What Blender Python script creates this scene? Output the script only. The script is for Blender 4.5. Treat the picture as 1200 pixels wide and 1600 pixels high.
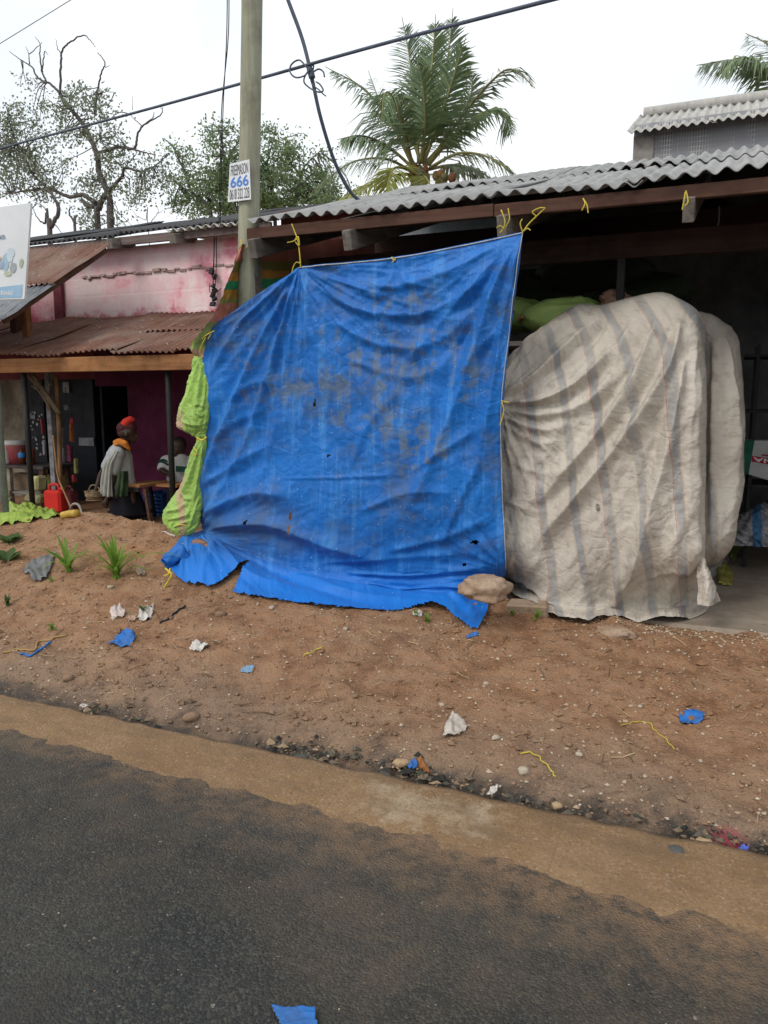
import bpy, bmesh, math, random
import numpy as np
from mathutils import Vector, Matrix, noise as mnoise

random.seed(7)
rng = np.random.default_rng(11)
R = math.radians
for o in list(bpy.data.objects):
    bpy.data.objects.remove(o)
scene = bpy.context.scene
COL = scene.collection

# ------------------------------------------------------------------ camera
EYE = np.array([0.0, 0.0, 1.65])
PITCH, YAW, FPX = R(8.53), R(23.4), 1200.0
cam_d = bpy.data.cameras.new('camera')
cam = bpy.data.objects.new('camera', cam_d)
COL.objects.link(cam)
cam.location = EYE
cam.rotation_euler = (R(90) - PITCH, 0, YAW)
cam_d.sensor_fit = 'VERTICAL'
cam_d.sensor_height = 36.0
cam_d.sensor_width = 27.0
cam_d.lens = 27.0
cam_d.clip_end = 2000
scene.camera = cam

# ------------------------------------------------------------------ sky, sun, exposure
SUN_EL, SUN_AZ = 44.0, 205.0
world = bpy.data.worlds.new('World')
scene.world = world
world.use_nodes = True
wn = world.node_tree
wn.nodes.clear()
w_out = wn.nodes.new('ShaderNodeOutputWorld')
w_bg = wn.nodes.new('ShaderNodeBackground')
w_sky = wn.nodes.new('ShaderNodeTexSky')
w_sky.sky_type = 'NISHITA'
w_sky.sun_disc = False
w_sky.sun_elevation = R(SUN_EL)
w_sky.sun_rotation = R(SUN_AZ)
w_sky.air_density = 1.0
w_sky.dust_density = 4.0
w_sky.ozone_density = 1.0
# an overcast sheet of cloud over the sky: nearly white, faint grey-blue patches
w_tc = wn.nodes.new('ShaderNodeTexCoord')
w_nz = wn.nodes.new('ShaderNodeTexNoise')
w_nz.inputs['Scale'].default_value = 2.6
w_nz.inputs['Detail'].default_value = 5.0
w_nz.inputs['Roughness'].default_value = 0.55
w_rp = wn.nodes.new('ShaderNodeValToRGB')
w_rp.color_ramp.elements[0].position = 0.32
w_rp.color_ramp.elements[0].color = (9.4, 10.1, 10.8, 1)
w_rp.color_ramp.elements[1].position = 0.62
w_rp.color_ramp.elements[1].color = (11.9, 12.1, 12.2, 1)
w_mx = wn.nodes.new('ShaderNodeMix')
w_mx.data_type = 'RGBA'
w_mx.inputs[0].default_value = 0.86
wn.links.new(w_tc.outputs['Generated'], w_nz.inputs['Vector'])
wn.links.new(w_nz.outputs['Fac'], w_rp.inputs['Fac'])
wn.links.new(w_sky.outputs['Color'], w_mx.inputs[6])
wn.links.new(w_rp.outputs['Color'], w_mx.inputs[7])
wn.links.new(w_mx.outputs[2], w_bg.inputs['Color'])
w_bg.inputs['Strength'].default_value = 0.1
wn.links.new(w_bg.outputs['Background'], w_out.inputs['Surface'])

sun_d = bpy.data.lights.new('sun', 'SUN')
sun_d.energy = 1.5
sun_d.angle = R(22)
sun_d.color = (1.0, 0.96, 0.9)
sun = bpy.data.objects.new('sun', sun_d)
COL.objects.link(sun)
sun.rotation_euler = (R(90 - SUN_EL), 0, R(180 - SUN_AZ))
sun.location = (0, 0, 30)

vs = scene.view_settings
vs.view_transform = 'Standard'
vs.look = 'None'
vs.gamma = 1.0
vs.use_curve_mapping = False
vs.exposure = 0.14
scene.cycles.max_bounces = 6
scene.cycles.transparent_max_bounces = 8

# ------------------------------------------------------------------ measuring: a sight line to a real distance
_F = np.array([-math.sin(YAW) * math.cos(PITCH), math.cos(YAW) * math.cos(PITCH), -math.sin(PITCH)])
_U = np.array([-math.sin(YAW) * math.sin(PITCH), math.cos(YAW) * math.sin(PITCH), math.cos(PITCH)])
_R = np.array([math.cos(YAW), math.sin(YAW), 0.0])

def ray(u, v):
    return _F + _R * ((u - 600) / FPX) + _U * ((800 - v) / FPX)

def at(u, v, Y=None, z=None, X=None):
    d = ray(u, v)
    if Y is not None:
        t = Y / d[1]
    elif z is not None:
        t = (z - EYE[2]) / d[2]
    else:
        t = X / d[0]
    return EYE + d * t

# ------------------------------------------------------------------ numeric noise
def _hash(ix, iy, seed):
    h = (ix * 374761393 + iy * 668265263 + seed * 974634557) & 0x7fffffff
    h = ((h ^ (h >> 13)) * 1274126177) & 0x7fffffff
    h = h ^ (h >> 16)
    return (h & 0xffff) / 65535.0

def vnoise(x, y, seed=0):
    x = np.asarray(x, float); y = np.asarray(y, float)
    ix = np.floor(x).astype(np.int64); iy = np.floor(y).astype(np.int64)
    fx = x - ix; fy = y - iy
    ux = fx * fx * fx * (fx * (fx * 6 - 15) + 10); uy = fy * fy * fy * (fy * (fy * 6 - 15) + 10)
    def g(a, b):
        an = _hash(ix + a, iy + b, seed) * 2 * math.pi
        return np.cos(an) * (fx - a) + np.sin(an) * (fy - b)
    return ((g(0, 0) * (1 - ux) + g(1, 0) * ux) * (1 - uy) + (g(0, 1) * (1 - ux) + g(1, 1) * ux) * uy) * 1.4

def fbm(x, y, octv=4, seed=0, gain=0.5):
    s = 0; a = 1.0; f = 1.0
    for k in range(octv):
        s = s + a * vnoise(x * f + 17.3 * k, y * f - 9.1 * k, seed + k)
        a *= gain; f *= 2.03
    return s

def ridged(x, y, octv=3, seed=0, gain=0.5):
    s = 0; a = 1.0; f = 1.0
    for k in range(octv):
        s = s + a * (1 - np.abs(vnoise(x * f + 5.7 * k, y * f + 3.1 * k, seed + k)) * 2)
        a *= gain; f *= 2.1
    return s

def sstep(t):
    t = np.clip(t, 0, 1)
    return t * t * (3 - 2 * t)

# ------------------------------------------------------------------ the lie of the land
_HX = [-14, -8, -6.5, -5.2, -4.4, -3.8, -3.2, -2.5, -1.5, -0.75, 0, 4]
_HZ = [.35, .42, .52, .58, .56, .50, .42, .36, .30, .24, .20, .20]
_YC = [5.2, 5.2, 5.2, 5.3, 5.2, 5.05, 4.95, 4.9, 4.95, 5.0, 5.0, 5.0]

def ground_base(X, Y):
    X = np.asarray(X, float); Y = np.asarray(Y, float)
    H = np.interp(X, _HX, _HZ); yc = np.interp(X, _HX, _YC)
    e = np.interp(X, [-5, -3, 0], [1.35, 1.15, 1.0])
    t = np.clip((Y - 2.9) / (yc - 2.9), 0, 1)
    z = H * t ** e
    tgt = np.interp(X, [-4.0, -3.2], [.2, .18])
    b = sstep((Y - yc) / 1.0)
    z = z * (1 - b) + tgt * b
    # shallow gutter along the concrete edge
    z = z - 0.035 * np.exp(-((Y - 2.98) / 0.07) ** 2)
    z = np.where(Y < 2.84, -0.06, z)
    return z

def ground_z(X, Y):
    X = np.asarray(X, float); Y = np.asarray(Y, float)
    m = sstep((Y - 2.84) / 0.25) * (1 - 0.6 * sstep((Y - 6.0) / 0.6))
    n = 0.026 * fbm(X * 2.2, Y * 2.2, 3, 3) + 0.014 * fbm(X * 8, Y * 8, 4, 9, .6) + .010 * np.maximum(0, fbm(X * 5 + 3, Y * 5, 2, 19))
    # pits in the bank
    for (px, py, rr, d) in PITS:
        n = n - d * np.exp(-(((X - px) / rr) ** 2 + ((Y - py) / (rr * .7)) ** 2))
    return ground_base(X, Y) + m * n
PITS = []

def atg(u, v, lift=0.0):
    d = ray(u, v)
    ts = np.linspace(1.5, 14, 1600)
    P = EYE[None, :] + d[None, :] * ts[:, None]
    g = np.maximum(ground_z(P[:, 0], P[:, 1]), 0.0)
    k = np.argmax(P[:, 2] < g)
    if k == 0:
        k = len(ts) - 1
    p = P[k].copy(); p[2] = g[k] + lift
    return p
_p = atg(112, 1003); PITS.append((_p[0], _p[1], .16, .05))
_p = atg(445, 1085); PITS.append((_p[0], _p[1], .22, .035))

# ------------------------------------------------------------------ object helpers
def tag(o, label=None, cat=None, group=None, kind=None):
    if label: o['label'] = label
    if cat: o['category'] = cat
    if group: o['group'] = group
    if kind: o['kind'] = kind
    return o

def wloc(o):
    v = Vector((0, 0, 0))
    while o is not None:
        v += o.location
        o = o.parent
    return v

def link(name, data, parent=None, mat=None, loc=(0, 0, 0)):
    o = bpy.data.objects.new(name, data)
    COL.objects.link(o)
    if parent is not None:
        o.parent = parent
        o.location = Vector(loc) - wloc(parent)
    else:
        o.location = loc
    if mat is not None:
        if isinstance(mat, (list, tuple)):
            for m in mat: data.materials.append(m)
        elif len(data.materials) == 0:
            data.materials.append(mat)
    return o

def empty(name, loc):
    o = bpy.data.objects.new(name, None)
    o.empty_display_size = .1
    COL.objects.link(o)
    o.location = [float(c) for c in loc]
    return o

def mesh(name, verts, faces, smooth=False, uv=None):
    me = bpy.data.meshes.new(name)
    me.from_pydata([tuple(map(float, v)) for v in verts], [], [tuple(map(int, f)) for f in faces])
    if smooth:
        me.polygons.foreach_set('use_smooth', [True] * len(me.polygons))
    if uv is not None:
        l = me.uv_layers.new(name='UVMap')
        vi = np.empty(len(me.loops), np.int32)
        me.loops.foreach_get('vertex_index', vi)
        l.data.foreach_set('uv', np.asarray(uv, np.float32)[vi].ravel())
    me.update()
    return me

class MB:
    """collects vertices and faces of one mesh"""
    def __init__(s): s.v = []; s.f = []
    def add(s, vs, fs):
        b = len(s.v); s.v += [tuple(map(float, p)) for p in vs]; s.f += [tuple(int(i) + b for i in f) for f in fs]; return s
    def box(s, c, size, rot=None, jit=0.0):
        c = Vector(c); hx, hy, hz = size[0] / 2, size[1] / 2, size[2] / 2
        pts = [Vector((x, y, z)) for x in (-hx, hx) for y in (-hy, hy) for z in (-hz, hz)]
        if jit:
            pts = [p + Vector((random.uniform(-jit, jit), random.uniform(-jit, jit), random.uniform(-jit, jit))) for p in pts]
        if rot is not None: pts = [rot @ p for p in pts]
        return s.add([c + p for p in pts], [(0, 1, 3, 2), (4, 6, 7, 5), (0, 4, 5, 1), (2, 3, 7, 6), (0, 2, 6, 4), (1, 5, 7, 3)])
    def beam(s, a, b, w, h, up=(0, 0, 1)):
        a = Vector(a); b = Vector(b); d = (b - a); L = d.length; d.normalize()
        up = Vector(up); sx = d.cross(up).normalized(); sz = sx.cross(d)
        rot = Matrix((d, sx, sz)).transposed()
        return s.box((a + b) / 2, (L, w, h), rot)
    def tube(s, pts, rad, n=6, cap=True):
        pts = [Vector(p) for p in pts]
        if not hasattr(rad, '__len__'): rad = [rad] * len(pts)
        rings = []; prev = None
        for i, p in enumerate(pts):
            t = (pts[min(i + 1, len(pts) - 1)] - pts[max(i - 1, 0)])
            if t.length < 1e-9: t = Vector((0, 0, 1))
            t.normalize()
            if prev is None:
                a = t.cross(Vector((0, 0, 1)))
                if a.length < .05: a = t.cross(Vector((1, 0, 0)))
            else:
                a = prev - t * prev.dot(t)
            a.normalize(); prev = a; b = t.cross(a)
            rings.append([p + (a * math.cos(2 * math.pi * k / n) + b * math.sin(2 * math.pi * k / n)) * rad[i] for k in range(n)])
        vs = [q for r in rings for q in r]; fs = []
        for i in range(len(rings) - 1):
            for k in range(n):
                fs.append((i * n + k, i * n + (k + 1) % n, (i + 1) * n + (k + 1) % n, (i + 1) * n + k))
        if cap:
            fs.append(tuple(range(n - 1, -1, -1))); fs.append(tuple((len(rings) - 1) * n + k for k in range(n)))
        return s.add(vs, fs)
    def lathe(s, c, prof, n=16, cap=True, sx=1.0, sy=1.0):
        c = Vector(c); vs = []; fs = []
        for (r, z) in prof:
            for k in range(n):
                an = 2 * math.pi * k / n
                vs.append((c.x + r * sx * math.cos(an), c.y + r * sy * math.sin(an), c.z + z))
        m = len(prof)
        for i in range(m - 1):
            for k in range(n):
                fs.append((i * n + k, i * n + (k + 1) % n, (i + 1) * n + (k + 1) % n, (i + 1) * n + k))
        if cap:
            fs.append(tuple(range(n - 1, -1, -1))); fs.append(tuple((m - 1) * n + k for k in range(n)))
        return s.add(vs, fs)
    def build(s, name, mat, parent=None, smooth=False, bevel=0.0, loc=(0, 0, 0)):
        me = mesh(name, s.v, s.f, smooth)
        if bevel:
            bm = bmesh.new(); bm.from_mesh(me)
            bmesh.ops.bevel(bm, geom=list(bm.edges), offset=bevel, segments=1, affect='EDGES', clamp_overlap=True)
            bm.to_mesh(me); bm.free()
        return link(name, me, parent, mat, loc)

def crom(pts, n):
    """Catmull-Rom resample of a polyline of k-dim points to n points"""
    P = np.asarray(pts, float)
    if len(P) == 2:
        t = np.linspace(0, 1, n)[:, None]
        return P[0] * (1 - t) + P[1] * t
    P = np.vstack([2 * P[0] - P[1], P, 2 * P[-1] - P[-2]])
    m = len(P) - 3
    s = np.linspace(0, m - 1e-9, n)
    i = np.floor(s).astype(int); t = (s - i)[:, None]
    p0, p1, p2, p3 = P[i], P[i + 1], P[i + 2], P[i + 3]
    return .5 * ((2 * p1) + (-p0 + p2) * t + (2 * p0 - 5 * p1 + 4 * p2 - p3) * t ** 2 + (-p0 + 3 * p1 - 3 * p2 + p3) * t ** 3)

# ------------------------------------------------------------------ materials
class NT:
    def __init__(s, name):
        s.m = bpy.data.materials.new(name); s.m.use_nodes = True
        s.t = s.m.node_tree; s.b = s.t.nodes['Principled BSDF']
        s.tc = s.t.nodes.new('ShaderNodeTexCoord')
    def n(s, typ, **kw):
        nd = s.t.nodes.new(typ)
        for k, v in kw.items():
            if k.startswith('_'): setattr(nd, k[1:], v)
            else: s.set(nd.inputs[k], v)
        return nd
    def set(s, sock, v):
        if isinstance(v, bpy.types.NodeSocket): s.t.links.new(v, sock)
        else: sock.default_value = v
    def coord(s, kind='Object', scale=(1, 1, 1), loc=(0, 0, 0), rot=(0, 0, 0)):
        mp = s.n('ShaderNodeMapping')
        s.set(mp.inputs['Vector'], s.tc.outputs[kind])
        mp.inputs['Scale'].default_value = scale; mp.inputs['Location'].default_value = loc; mp.inputs['Rotation'].default_value = rot
        return mp.outputs[0]
    def noise(s, vec, scale, detail=4, rough=.55, dist=0.0):
        nd = s.n('ShaderNodeTexNoise', Vector=vec, Scale=scale, Detail=detail, Roughness=rough, Distortion=dist)
        return nd.outputs['Fac']
    def voro(s, vec, scale, feature='F1', out='Distance'):
        nd = s.n('ShaderNodeTexVoronoi', _feature=feature, Vector=vec, Scale=scale)
        return nd.outputs[out]
    def mr(s, x, a, b, c=0.0, d=1.0):
        nd = s.n('ShaderNodeMapRange', Value=x)
        nd.inputs['From Min'].default_value = a; nd.inputs['From Max'].default_value = b
        nd.inputs['To Min'].default_value = c; nd.inputs['To Max'].default_value = d
        return nd.outputs[0]
    def math(s, op, a, b=0.0):
        nd = s.t.nodes.new('ShaderNodeMath'); nd.operation = op
        s.set(nd.inputs[0], a); s.set(nd.inputs[1], b)
        return nd.outputs[0]
    def mix(s, f, a, b, mode='MIX'):
        nd = s.t.nodes.new('ShaderNodeMix'); nd.data_type = 'RGBA'; nd.blend_type = mode
        s.set(nd.inputs[0], f)
        for k, c in ((6, a), (7, b)):
            if isinstance(c, bpy.types.NodeSocket): s.t.links.new(c, nd.inputs[k])
            else: nd.inputs[k].default_value = (c[0], c[1], c[2], 1)
        return nd.outputs[2]
    def sep(s, vec):
        return s.n('ShaderNodeSeparateXYZ', Vector=vec).outputs
    def blob(s, vec, c, r):
        """1 inside an ellipse in the coordinate plane, fading to 0 at its rim"""
        sub = s.t.nodes.new('ShaderNodeVectorMath'); sub.operation = 'SUBTRACT'
        s.set(sub.inputs[0], vec); sub.inputs[1].default_value = (c[0], c[1], c[2] if len(c) > 2 else 0)
        dv = s.t.nodes.new('ShaderNodeVectorMath'); dv.operation = 'DIVIDE'
        s.t.links.new(sub.outputs[0], dv.inputs[0]); dv.inputs[1].default_value = (r[0], r[1], r[2] if len(r) > 2 else 1e6)
        ln = s.t.nodes.new('ShaderNodeVectorMath'); ln.operation = 'LENGTH'
        s.t.links.new(dv.outputs[0], ln.inputs[0])
        return s.mr(ln.outputs['Value'], 1.0, 0.2)
    def bump(s, h, strength=.5, dist=.01, prev=None):
        nd = s.n('ShaderNodeBump', Height=h, Strength=strength, Distance=dist)
        if prev is not None: s.t.links.new(prev, nd.inputs['Normal'])
        return nd.outputs[0]
    def out(s, col=None, rough=None, normal=None, metal=None, spec=None):
        for k, v in (('Base Color', col), ('Roughness', rough), ('Normal', normal), ('Metallic', metal), ('Specular IOR Level', spec)):
            if v is None: continue
            if k == 'Base Color' and not isinstance(v, bpy.types.NodeSocket): v = (v[0], v[1], v[2], 1)
            s.set(s.b.inputs[k], v)
        return s.m

def plain(name, c, rough=.75, c2=None, scale=6.0, bump=.25, bscale=40.0, metal=0.0, spec=.22, lo=.38, hi=.62, kind='Object', stretch=(1, 1, 1)):
    """a worn two-tone surface with fine relief"""
    t = NT(name); co = t.coord(kind, stretch)
    if c2 is None: c2 = tuple(x * .62 for x in c)
    f = t.mr(t.noise(co, scale, 6, .62), lo, hi)
    f2 = t.mr(t.noise(co, scale * 7, 4, .6), .3, .75, .0, .35)
    col = t.mix(f, c, c2)
    col = t.mix(f2, col, tuple(x * .6 for x in c2))
    nm = t.bump(t.noise(co, bscale, 4, .6), bump, .006)
    return t.out(col, t.mr(t.noise(co, scale * 2, 3), .3, .7, max(rough - .12, .05), min(rough + .1, 1)), nm, metal, spec)

# ================================================================== SETTING: ground, road, concrete edge
def mat_dirt():
    t = NT('dirt'); co = t.coord('Object')
    n1 = t.noise(co, .9, 6, .6); n2 = t.noise(co, 5.5, 6, .65); n3 = t.noise(co, 60, 4, .7)
    col = t.mix(t.mr(n1, .35, .66), (.315, .160, .082), (.265, .150, .086))
    col = t.mix(t.mr(n2, .42, .72, 0, .75), col, (.375, .24, .145))
    col = t.mix(t.mr(n2, .50, .30, 0, .6), col, (.135, .072, .039))
    xyz = t.sep(co)
    # greyer silt low down by the gutter, darker damp strip against the concrete
    silt = t.mr(t.math('ADD', xyz[1], t.mr(n1, .3, .7, -.45, .45)), 3.75, 3.1)
    col = t.mix(t.math('MULTIPLY', silt, .65), col, (.225, .168, .122))
    damp = t.mr(t.math('ADD', xyz[1], t.mr(n2, .3, .7, -.12, .12)), 3.12, 2.95)
    col = t.mix(t.math('MULTIPLY', damp, .85), col, (.045, .042, .038))
    # pale grit
    v = t.n('ShaderNodeTexVoronoi', Vector=co, Scale=85.0)
    grit = t.math('LESS_THAN', v.outputs['Distance'], .22)
    pick = t.math('GREATER_THAN', t.sep(v.outputs['Color'])[0], .90)
    col = t.mix(t.math('MULTIPLY', t.math('MULTIPLY', grit, pick), .8), col, (.42, .34, .25))
    v2 = t.n('ShaderNodeTexVoronoi', Vector=co, Scale=38.0)
    g2 = t.math('MULTIPLY', t.math('LESS_THAN', v2.outputs['Distance'], .3), t.math('GREATER_THAN', t.sep(v2.outputs['Color'])[1], .86))
    col = t.mix(t.math('MULTIPLY', g2, .55), col, (.16, .10, .065))
    # crimson powder spilled by the gutter
    p = at(1130, 1312, z=.02)
    bl = t.blob(co, (p[0], p[1] + .03, .02), (.13, .12, .5))
    bl = t.math('MULTIPLY', t.mr(bl, .1, .6), t.mr(n2, .38, .58))
    col = t.mix(t.math('MULTIPLY', bl, .92), col, (.36, .045, .08))
    h = t.math('ADD', t.math('MULTIPLY', n2, .6), t.math('MULTIPLY', n3, .5))
    nm = t.bump(t.math('ADD', h, t.math('MULTIPLY', t.noise(co, 17, 5, .7), .8)), 1.0, .03)
    nm = t.bump(t.math('ADD', v.outputs['Distance'], t.noise(co, 180, 3)), .55, .006, nm)
    return t.out(col, t.mr(damp, 0, 1, .95, .6), nm, 0, .2)

def mat_asphalt():
    t = NT('asphalt'); co = t.coord('Object')
    n1 = t.noise(co, 1.3, 5, .6); n2 = t.noise(co, 7, 6, .7)
    v = t.n('ShaderNodeTexVoronoi', Vector=co, Scale=120.0)
    col = t.mix(t.mr(n1, .35, .68), (.018, .020, .020), (.038, .038, .034))
    st = t.sep(v.outputs['Color'])[0]
    col = t.mix(t.mr(st, .60, 1, 0, .6), col, (.085, .082, .072))
    col = t.mix(t.mr(st, .25, 0, 0, .7), col, (.016, .017, .018))
    mot = t.noise(co, 30, 5, .7)
    col = t.mix(t.mr(mot, .52, .70, 0, .5), col, (.075, .067, .048))
    col = t.mix(t.mr(t.noise(co, 2.6, 5, .6), .52, .66, 0, .55), col, (.020, .021, .022))
    xyz = t.sep(co)
    # brown dust tracked in from the shoulder, thicker to the right where the bank washes out
    edge = t.math('ADD', xyz[1], t.math('MULTIPLY', xyz[0], .13))
    d = t.mr(t.math('ADD', edge, t.mr(n1, .3, .7, -.5, .5)), 1.35, 2.65)
    d = t.math('MULTIPLY', d, t.mr(n2, .36, .60, .25, 1))
    col = t.mix(t.math('MULTIPLY', d, .72), col, (.125, .090, .058))
    near = t.math('MULTIPLY', t.mr(t.math('ADD', edge, t.mr(n2, .3, .7, -.16, .16)), 2.05, 2.50), t.mr(t.noise(co, 16, 5, .7), .36, .52))
    col = t.mix(t.math('MULTIPLY', near, .92), col, (.20, .125, .072))
    pale = t.math('MULTIPLY', t.math('GREATER_THAN', t.noise(co, 38, 2), .71), t.math('GREATER_THAN', n2, .5))
    col = t.mix(t.math('MULTIPLY', pale, .5), col, (.32, .30, .26))
    wear = t.mr(t.noise(t.coord('Object', (.25, 1, 1)), 1.7, 4), .5, .68)
    col = t.mix(t.math('MULTIPLY', wear, .35), col, (.062, .060, .050))
    h = t.math('ADD', t.math('MULTIPLY', v.outputs['Distance'], -1.0), t.math('MULTIPLY', t.noise(co, 90, 4, .7), .9))
    nm = t.bump(h, .8, .008)
    return t.out(col, t.mr(n2, .3, .7, .66, .88), nm, 0, .28)

def mat_concrete_edge():
    t = NT('dusty_concrete'); co = t.coord('Object')
    n1 = t.noise(co, 1.6, 6, .62); n2 = t.noise(co, 11, 6, .65)
    col = t.mix(t.mr(n1, .36, .62), (.185, .112, .056), (.235, .150, .082))
    p = at(655, 1268, z=.02)
    dxy = t.sep(co); warp_ = t.mr(n2, .3, .7, -.07, .07)
    bx_ = t.mr(t.math('ADD', t.math('ABSOLUTE', t.math('SUBTRACT', dxy[0], float(p[0]) + .02)), warp_), .30, .20)
    by_ = t.mr(t.math('ADD', t.math('ABSOLUTE', t.math('SUBTRACT', dxy[1], float(p[1]) + .02)), warp_), .12, .07)
    sl = t.math('MULTIPLY', bx_, by_)
    col = t.mix(t.math('MULTIPLY', sl, t.mr(t.noise(co, 5, 5, .7), .36, .60, .05, .75)), col, (.36, .29, .205))
    jn = t.mr(t.math('ABSOLUTE', t.math('SUBTRACT', t.math('FRACT', t.math('MULTIPLY', dxy[0], 1.1)), .5)), .006, .002)
    col = t.mix(t.math('MULTIPLY', jn, t.mr(n1, .4, .6, 0, .4)), col, (.12, .08, .05))
    vg = t.n('ShaderNodeTexVoronoi', Vector=co, Scale=130.0)
    sp_ = t.sep(vg.outputs['Color'])
    col = t.mix(t.mr(sp_[0], .78, 1, 0, .45), col, (.34, .26, .18))
    col = t.mix(t.mr(sp_[1], .80, 1, 0, .45), col, (.09, .058, .035))
    gp = t.noise(t.coord('Object', (1, 3.5, 1)), 3.3, 6, .65)
    col = t.mix(t.mr(gp, .48, .66, 0, .7), col, (.145, .092, .055))
    col = t.mix(t.mr(n2, .55, .75, 0, .6), col, (.16, .10, .060))
    br = t.noise(t.coord('Object', (60, 2.5, 2.5)), 1.0, 3)
    nm = t.bump(t.math('ADD', t.math('MULTIPLY', br, .5), t.math('ADD', t.noise(co, 90, 4), t.noise(co, 24, 5, .7))), .8, .008)
    return t.out(col, .9, nm, 0, .2)

DIRT, ASPHALT, EDGE = mat_dirt(), mat_asphalt(), mat_concrete_edge()

def grid_mesh(name, xs, ys, zf, smooth=True):
    XX, YY = np.meshgrid(xs, ys)
    ZZ = zf(XX, YY)
    V = np.stack([XX, YY, ZZ], -1).reshape(-1, 3)
    nx, ny = len(xs), len(ys)
    i = np.arange(nx * ny).reshape(ny, nx)
    F = np.stack([i[:-1, :-1], i[:-1, 1:], i[1:, 1:], i[1:, :-1]], -1).reshape(-1, 4)
    me = bpy.data.meshes.new(name)
    me.vertices.add(len(V)); me.vertices.foreach_set('co', V.astype(np.float32).ravel())
    me.loops.add(len(F) * 4); me.loops.foreach_set('vertex_index', F.astype(np.int32).ravel())
    me.polygons.add(len(F)); me.polygons.foreach_set('loop_start', np.arange(0, len(F) * 4, 4, dtype=np.int32))
    if smooth: me.polygons.foreach_set('use_smooth', [True] * len(F))
    me.update(calc_edges=True); me.validate()
    return me

xs = np.concatenate([[-400, -150, -60, -30, -18, -13], np.arange(-10.5, -6.6, .10), np.arange(-6.5, 1.6, .026), [1.8, 2.5, 4, 8, 20, 60, 150, 400]])
ys = np.concatenate([[-400, -100, -30, -8, 0, 2.0], np.arange(2.80, 5.6, .022), np.arange(5.62, 7.0, .06), [7.5, 8.5, 12, 20, 40, 100, 400]])
tag(link('ground', grid_mesh('ground', xs, ys, ground_z), None, DIRT), kind='structure')

rx = np.concatenate([[-120, -40, -15], np.arange(-8, 2.0, .04), [3, 6, 15, 40, 120]])
ry = np.concatenate([[-7, -4, -1], np.arange(0, 2.0, .12), np.arange(2.0, 2.81, .03)])
tag(link('road', grid_mesh('road', rx, ry, lambda X, Y: 0.004 * fbm(X * .8, Y * .8, 2, 40) + .005 * fbm(X * 5, Y * 5, 3, 41)), None, ASPHALT), kind='structure')

def edge_strip():
    xe = np.concatenate([[-60, -20], np.arange(-9, 3.0, .022), [8, 60]])
    near = 2.50 + .045 * fbm(xe * 1.1, xe * 0 + 3, 3, 61) + .03 * fbm(xe * 6, xe * 0 + 1, 5, 62, .6) + np.interp(xe, [-4, -1, .3], [.13, .03, -.05])
    far = 2.86 + .016 * fbm(xe * 6, xe * 0 + 8, 4, 63) + .012 * fbm(xe * 1.1, xe * 0 + 4, 2, 64)
    prof = [(-.15, -.004), (.0, .002), (.15, .010), (.5, .024), (.9, .038), (1.0, .032), (1.0, -.06)]
    V = []; F = []
    for i, x in enumerate(xe):
        for (s, z) in prof:
            V.append((x, near[i] + (far[i] - near[i]) * s, z + .004 * float(fbm(x * 6, s * 2 + 9, 2, 70))))
    m = len(prof)
    for i in range(len(xe) - 1):
        for k in range(m - 1):
            F.append((i * m + k, (i + 1) * m + k, (i + 1) * m + k + 1, i * m + k + 1))
    return mesh('pavement_edge', V, F, True)
tag(link('pavement_edge', edge_strip(), None, EDGE), kind='structure')

# ================================================================== building materials
def mat_asbestos(name, base, dark):
    t = NT(name); co = t.coord('Object')
    n1 = t.noise(co, 2.2, 6, .65); n2 = t.noise(co, 14, 6, .7)
    st = t.noise(t.coord('Object', (9, 1.2, 1.2)), 2.0, 5, .6)
    col = t.mix(t.mr(n1, .36, .64), base, tuple(c * .78 for c in base))
    col = t.mix(t.mr(st, .5, .72, 0, .75), col, dark)
    col = t.mix(t.mr(n2, .58, .74, 0, .85), col, tuple(c * .5 for c in dark))
    col = t.mix(t.mr(n2, .40, .26, 0, .6), col, tuple(min(1, c * 1.35) for c in base))
    nm = t.bump(n2, .5, .006)
    return t.out(col, .92, nm, 0, .15)
ROOFGREY = mat_asbestos('weathered_fibre_cement', (.34, .34, .335), (.16, .16, .16))
ROOFPALE = mat_asbestos('pale_fibre_cement', (.46, .45, .42), (.30, .29, .28))
ROOFDARK = mat_asbestos('dark_roof_sheet', (.085, .085, .09), (.03, .03, .034))

def mat_rust(name, a, b, c):
    t = NT(name); co = t.coord('Object')
    st = t.noise(t.coord('Object', (7, .9, .9)), 2.0, 6, .65)
    n2 = t.noise(co, 9, 6, .7); n1 = t.noise(co, 1.7, 5, .6)
    col = t.mix(t.mr(st, .38, .62), a, b)
    col = t.mix(t.mr(n1, .42, .66, 0, .8), col, c)
    sp = t.math('GREATER_THAN', t.noise(co, 26, 2), .705)
    col = t.mix(t.math('MULTIPLY', sp, .8), col, (.50, .46, .42))
    col = t.mix(t.mr(n2, .58, .75, 0, .7), col, (.05, .028, .02))
    return t.out(col, .8, t.bump(n2, .35, .004), 0.15, .3)
RUST = mat_rust('rusty_iron_sheet', (.215, .105, .072), (.135, .070, .052), (.26, .19, .155))
RUSTGREY = mat_rust('grey_iron_sheet', (.20, .215, .235), (.12, .13, .145), (.27, .28, .29))

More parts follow.
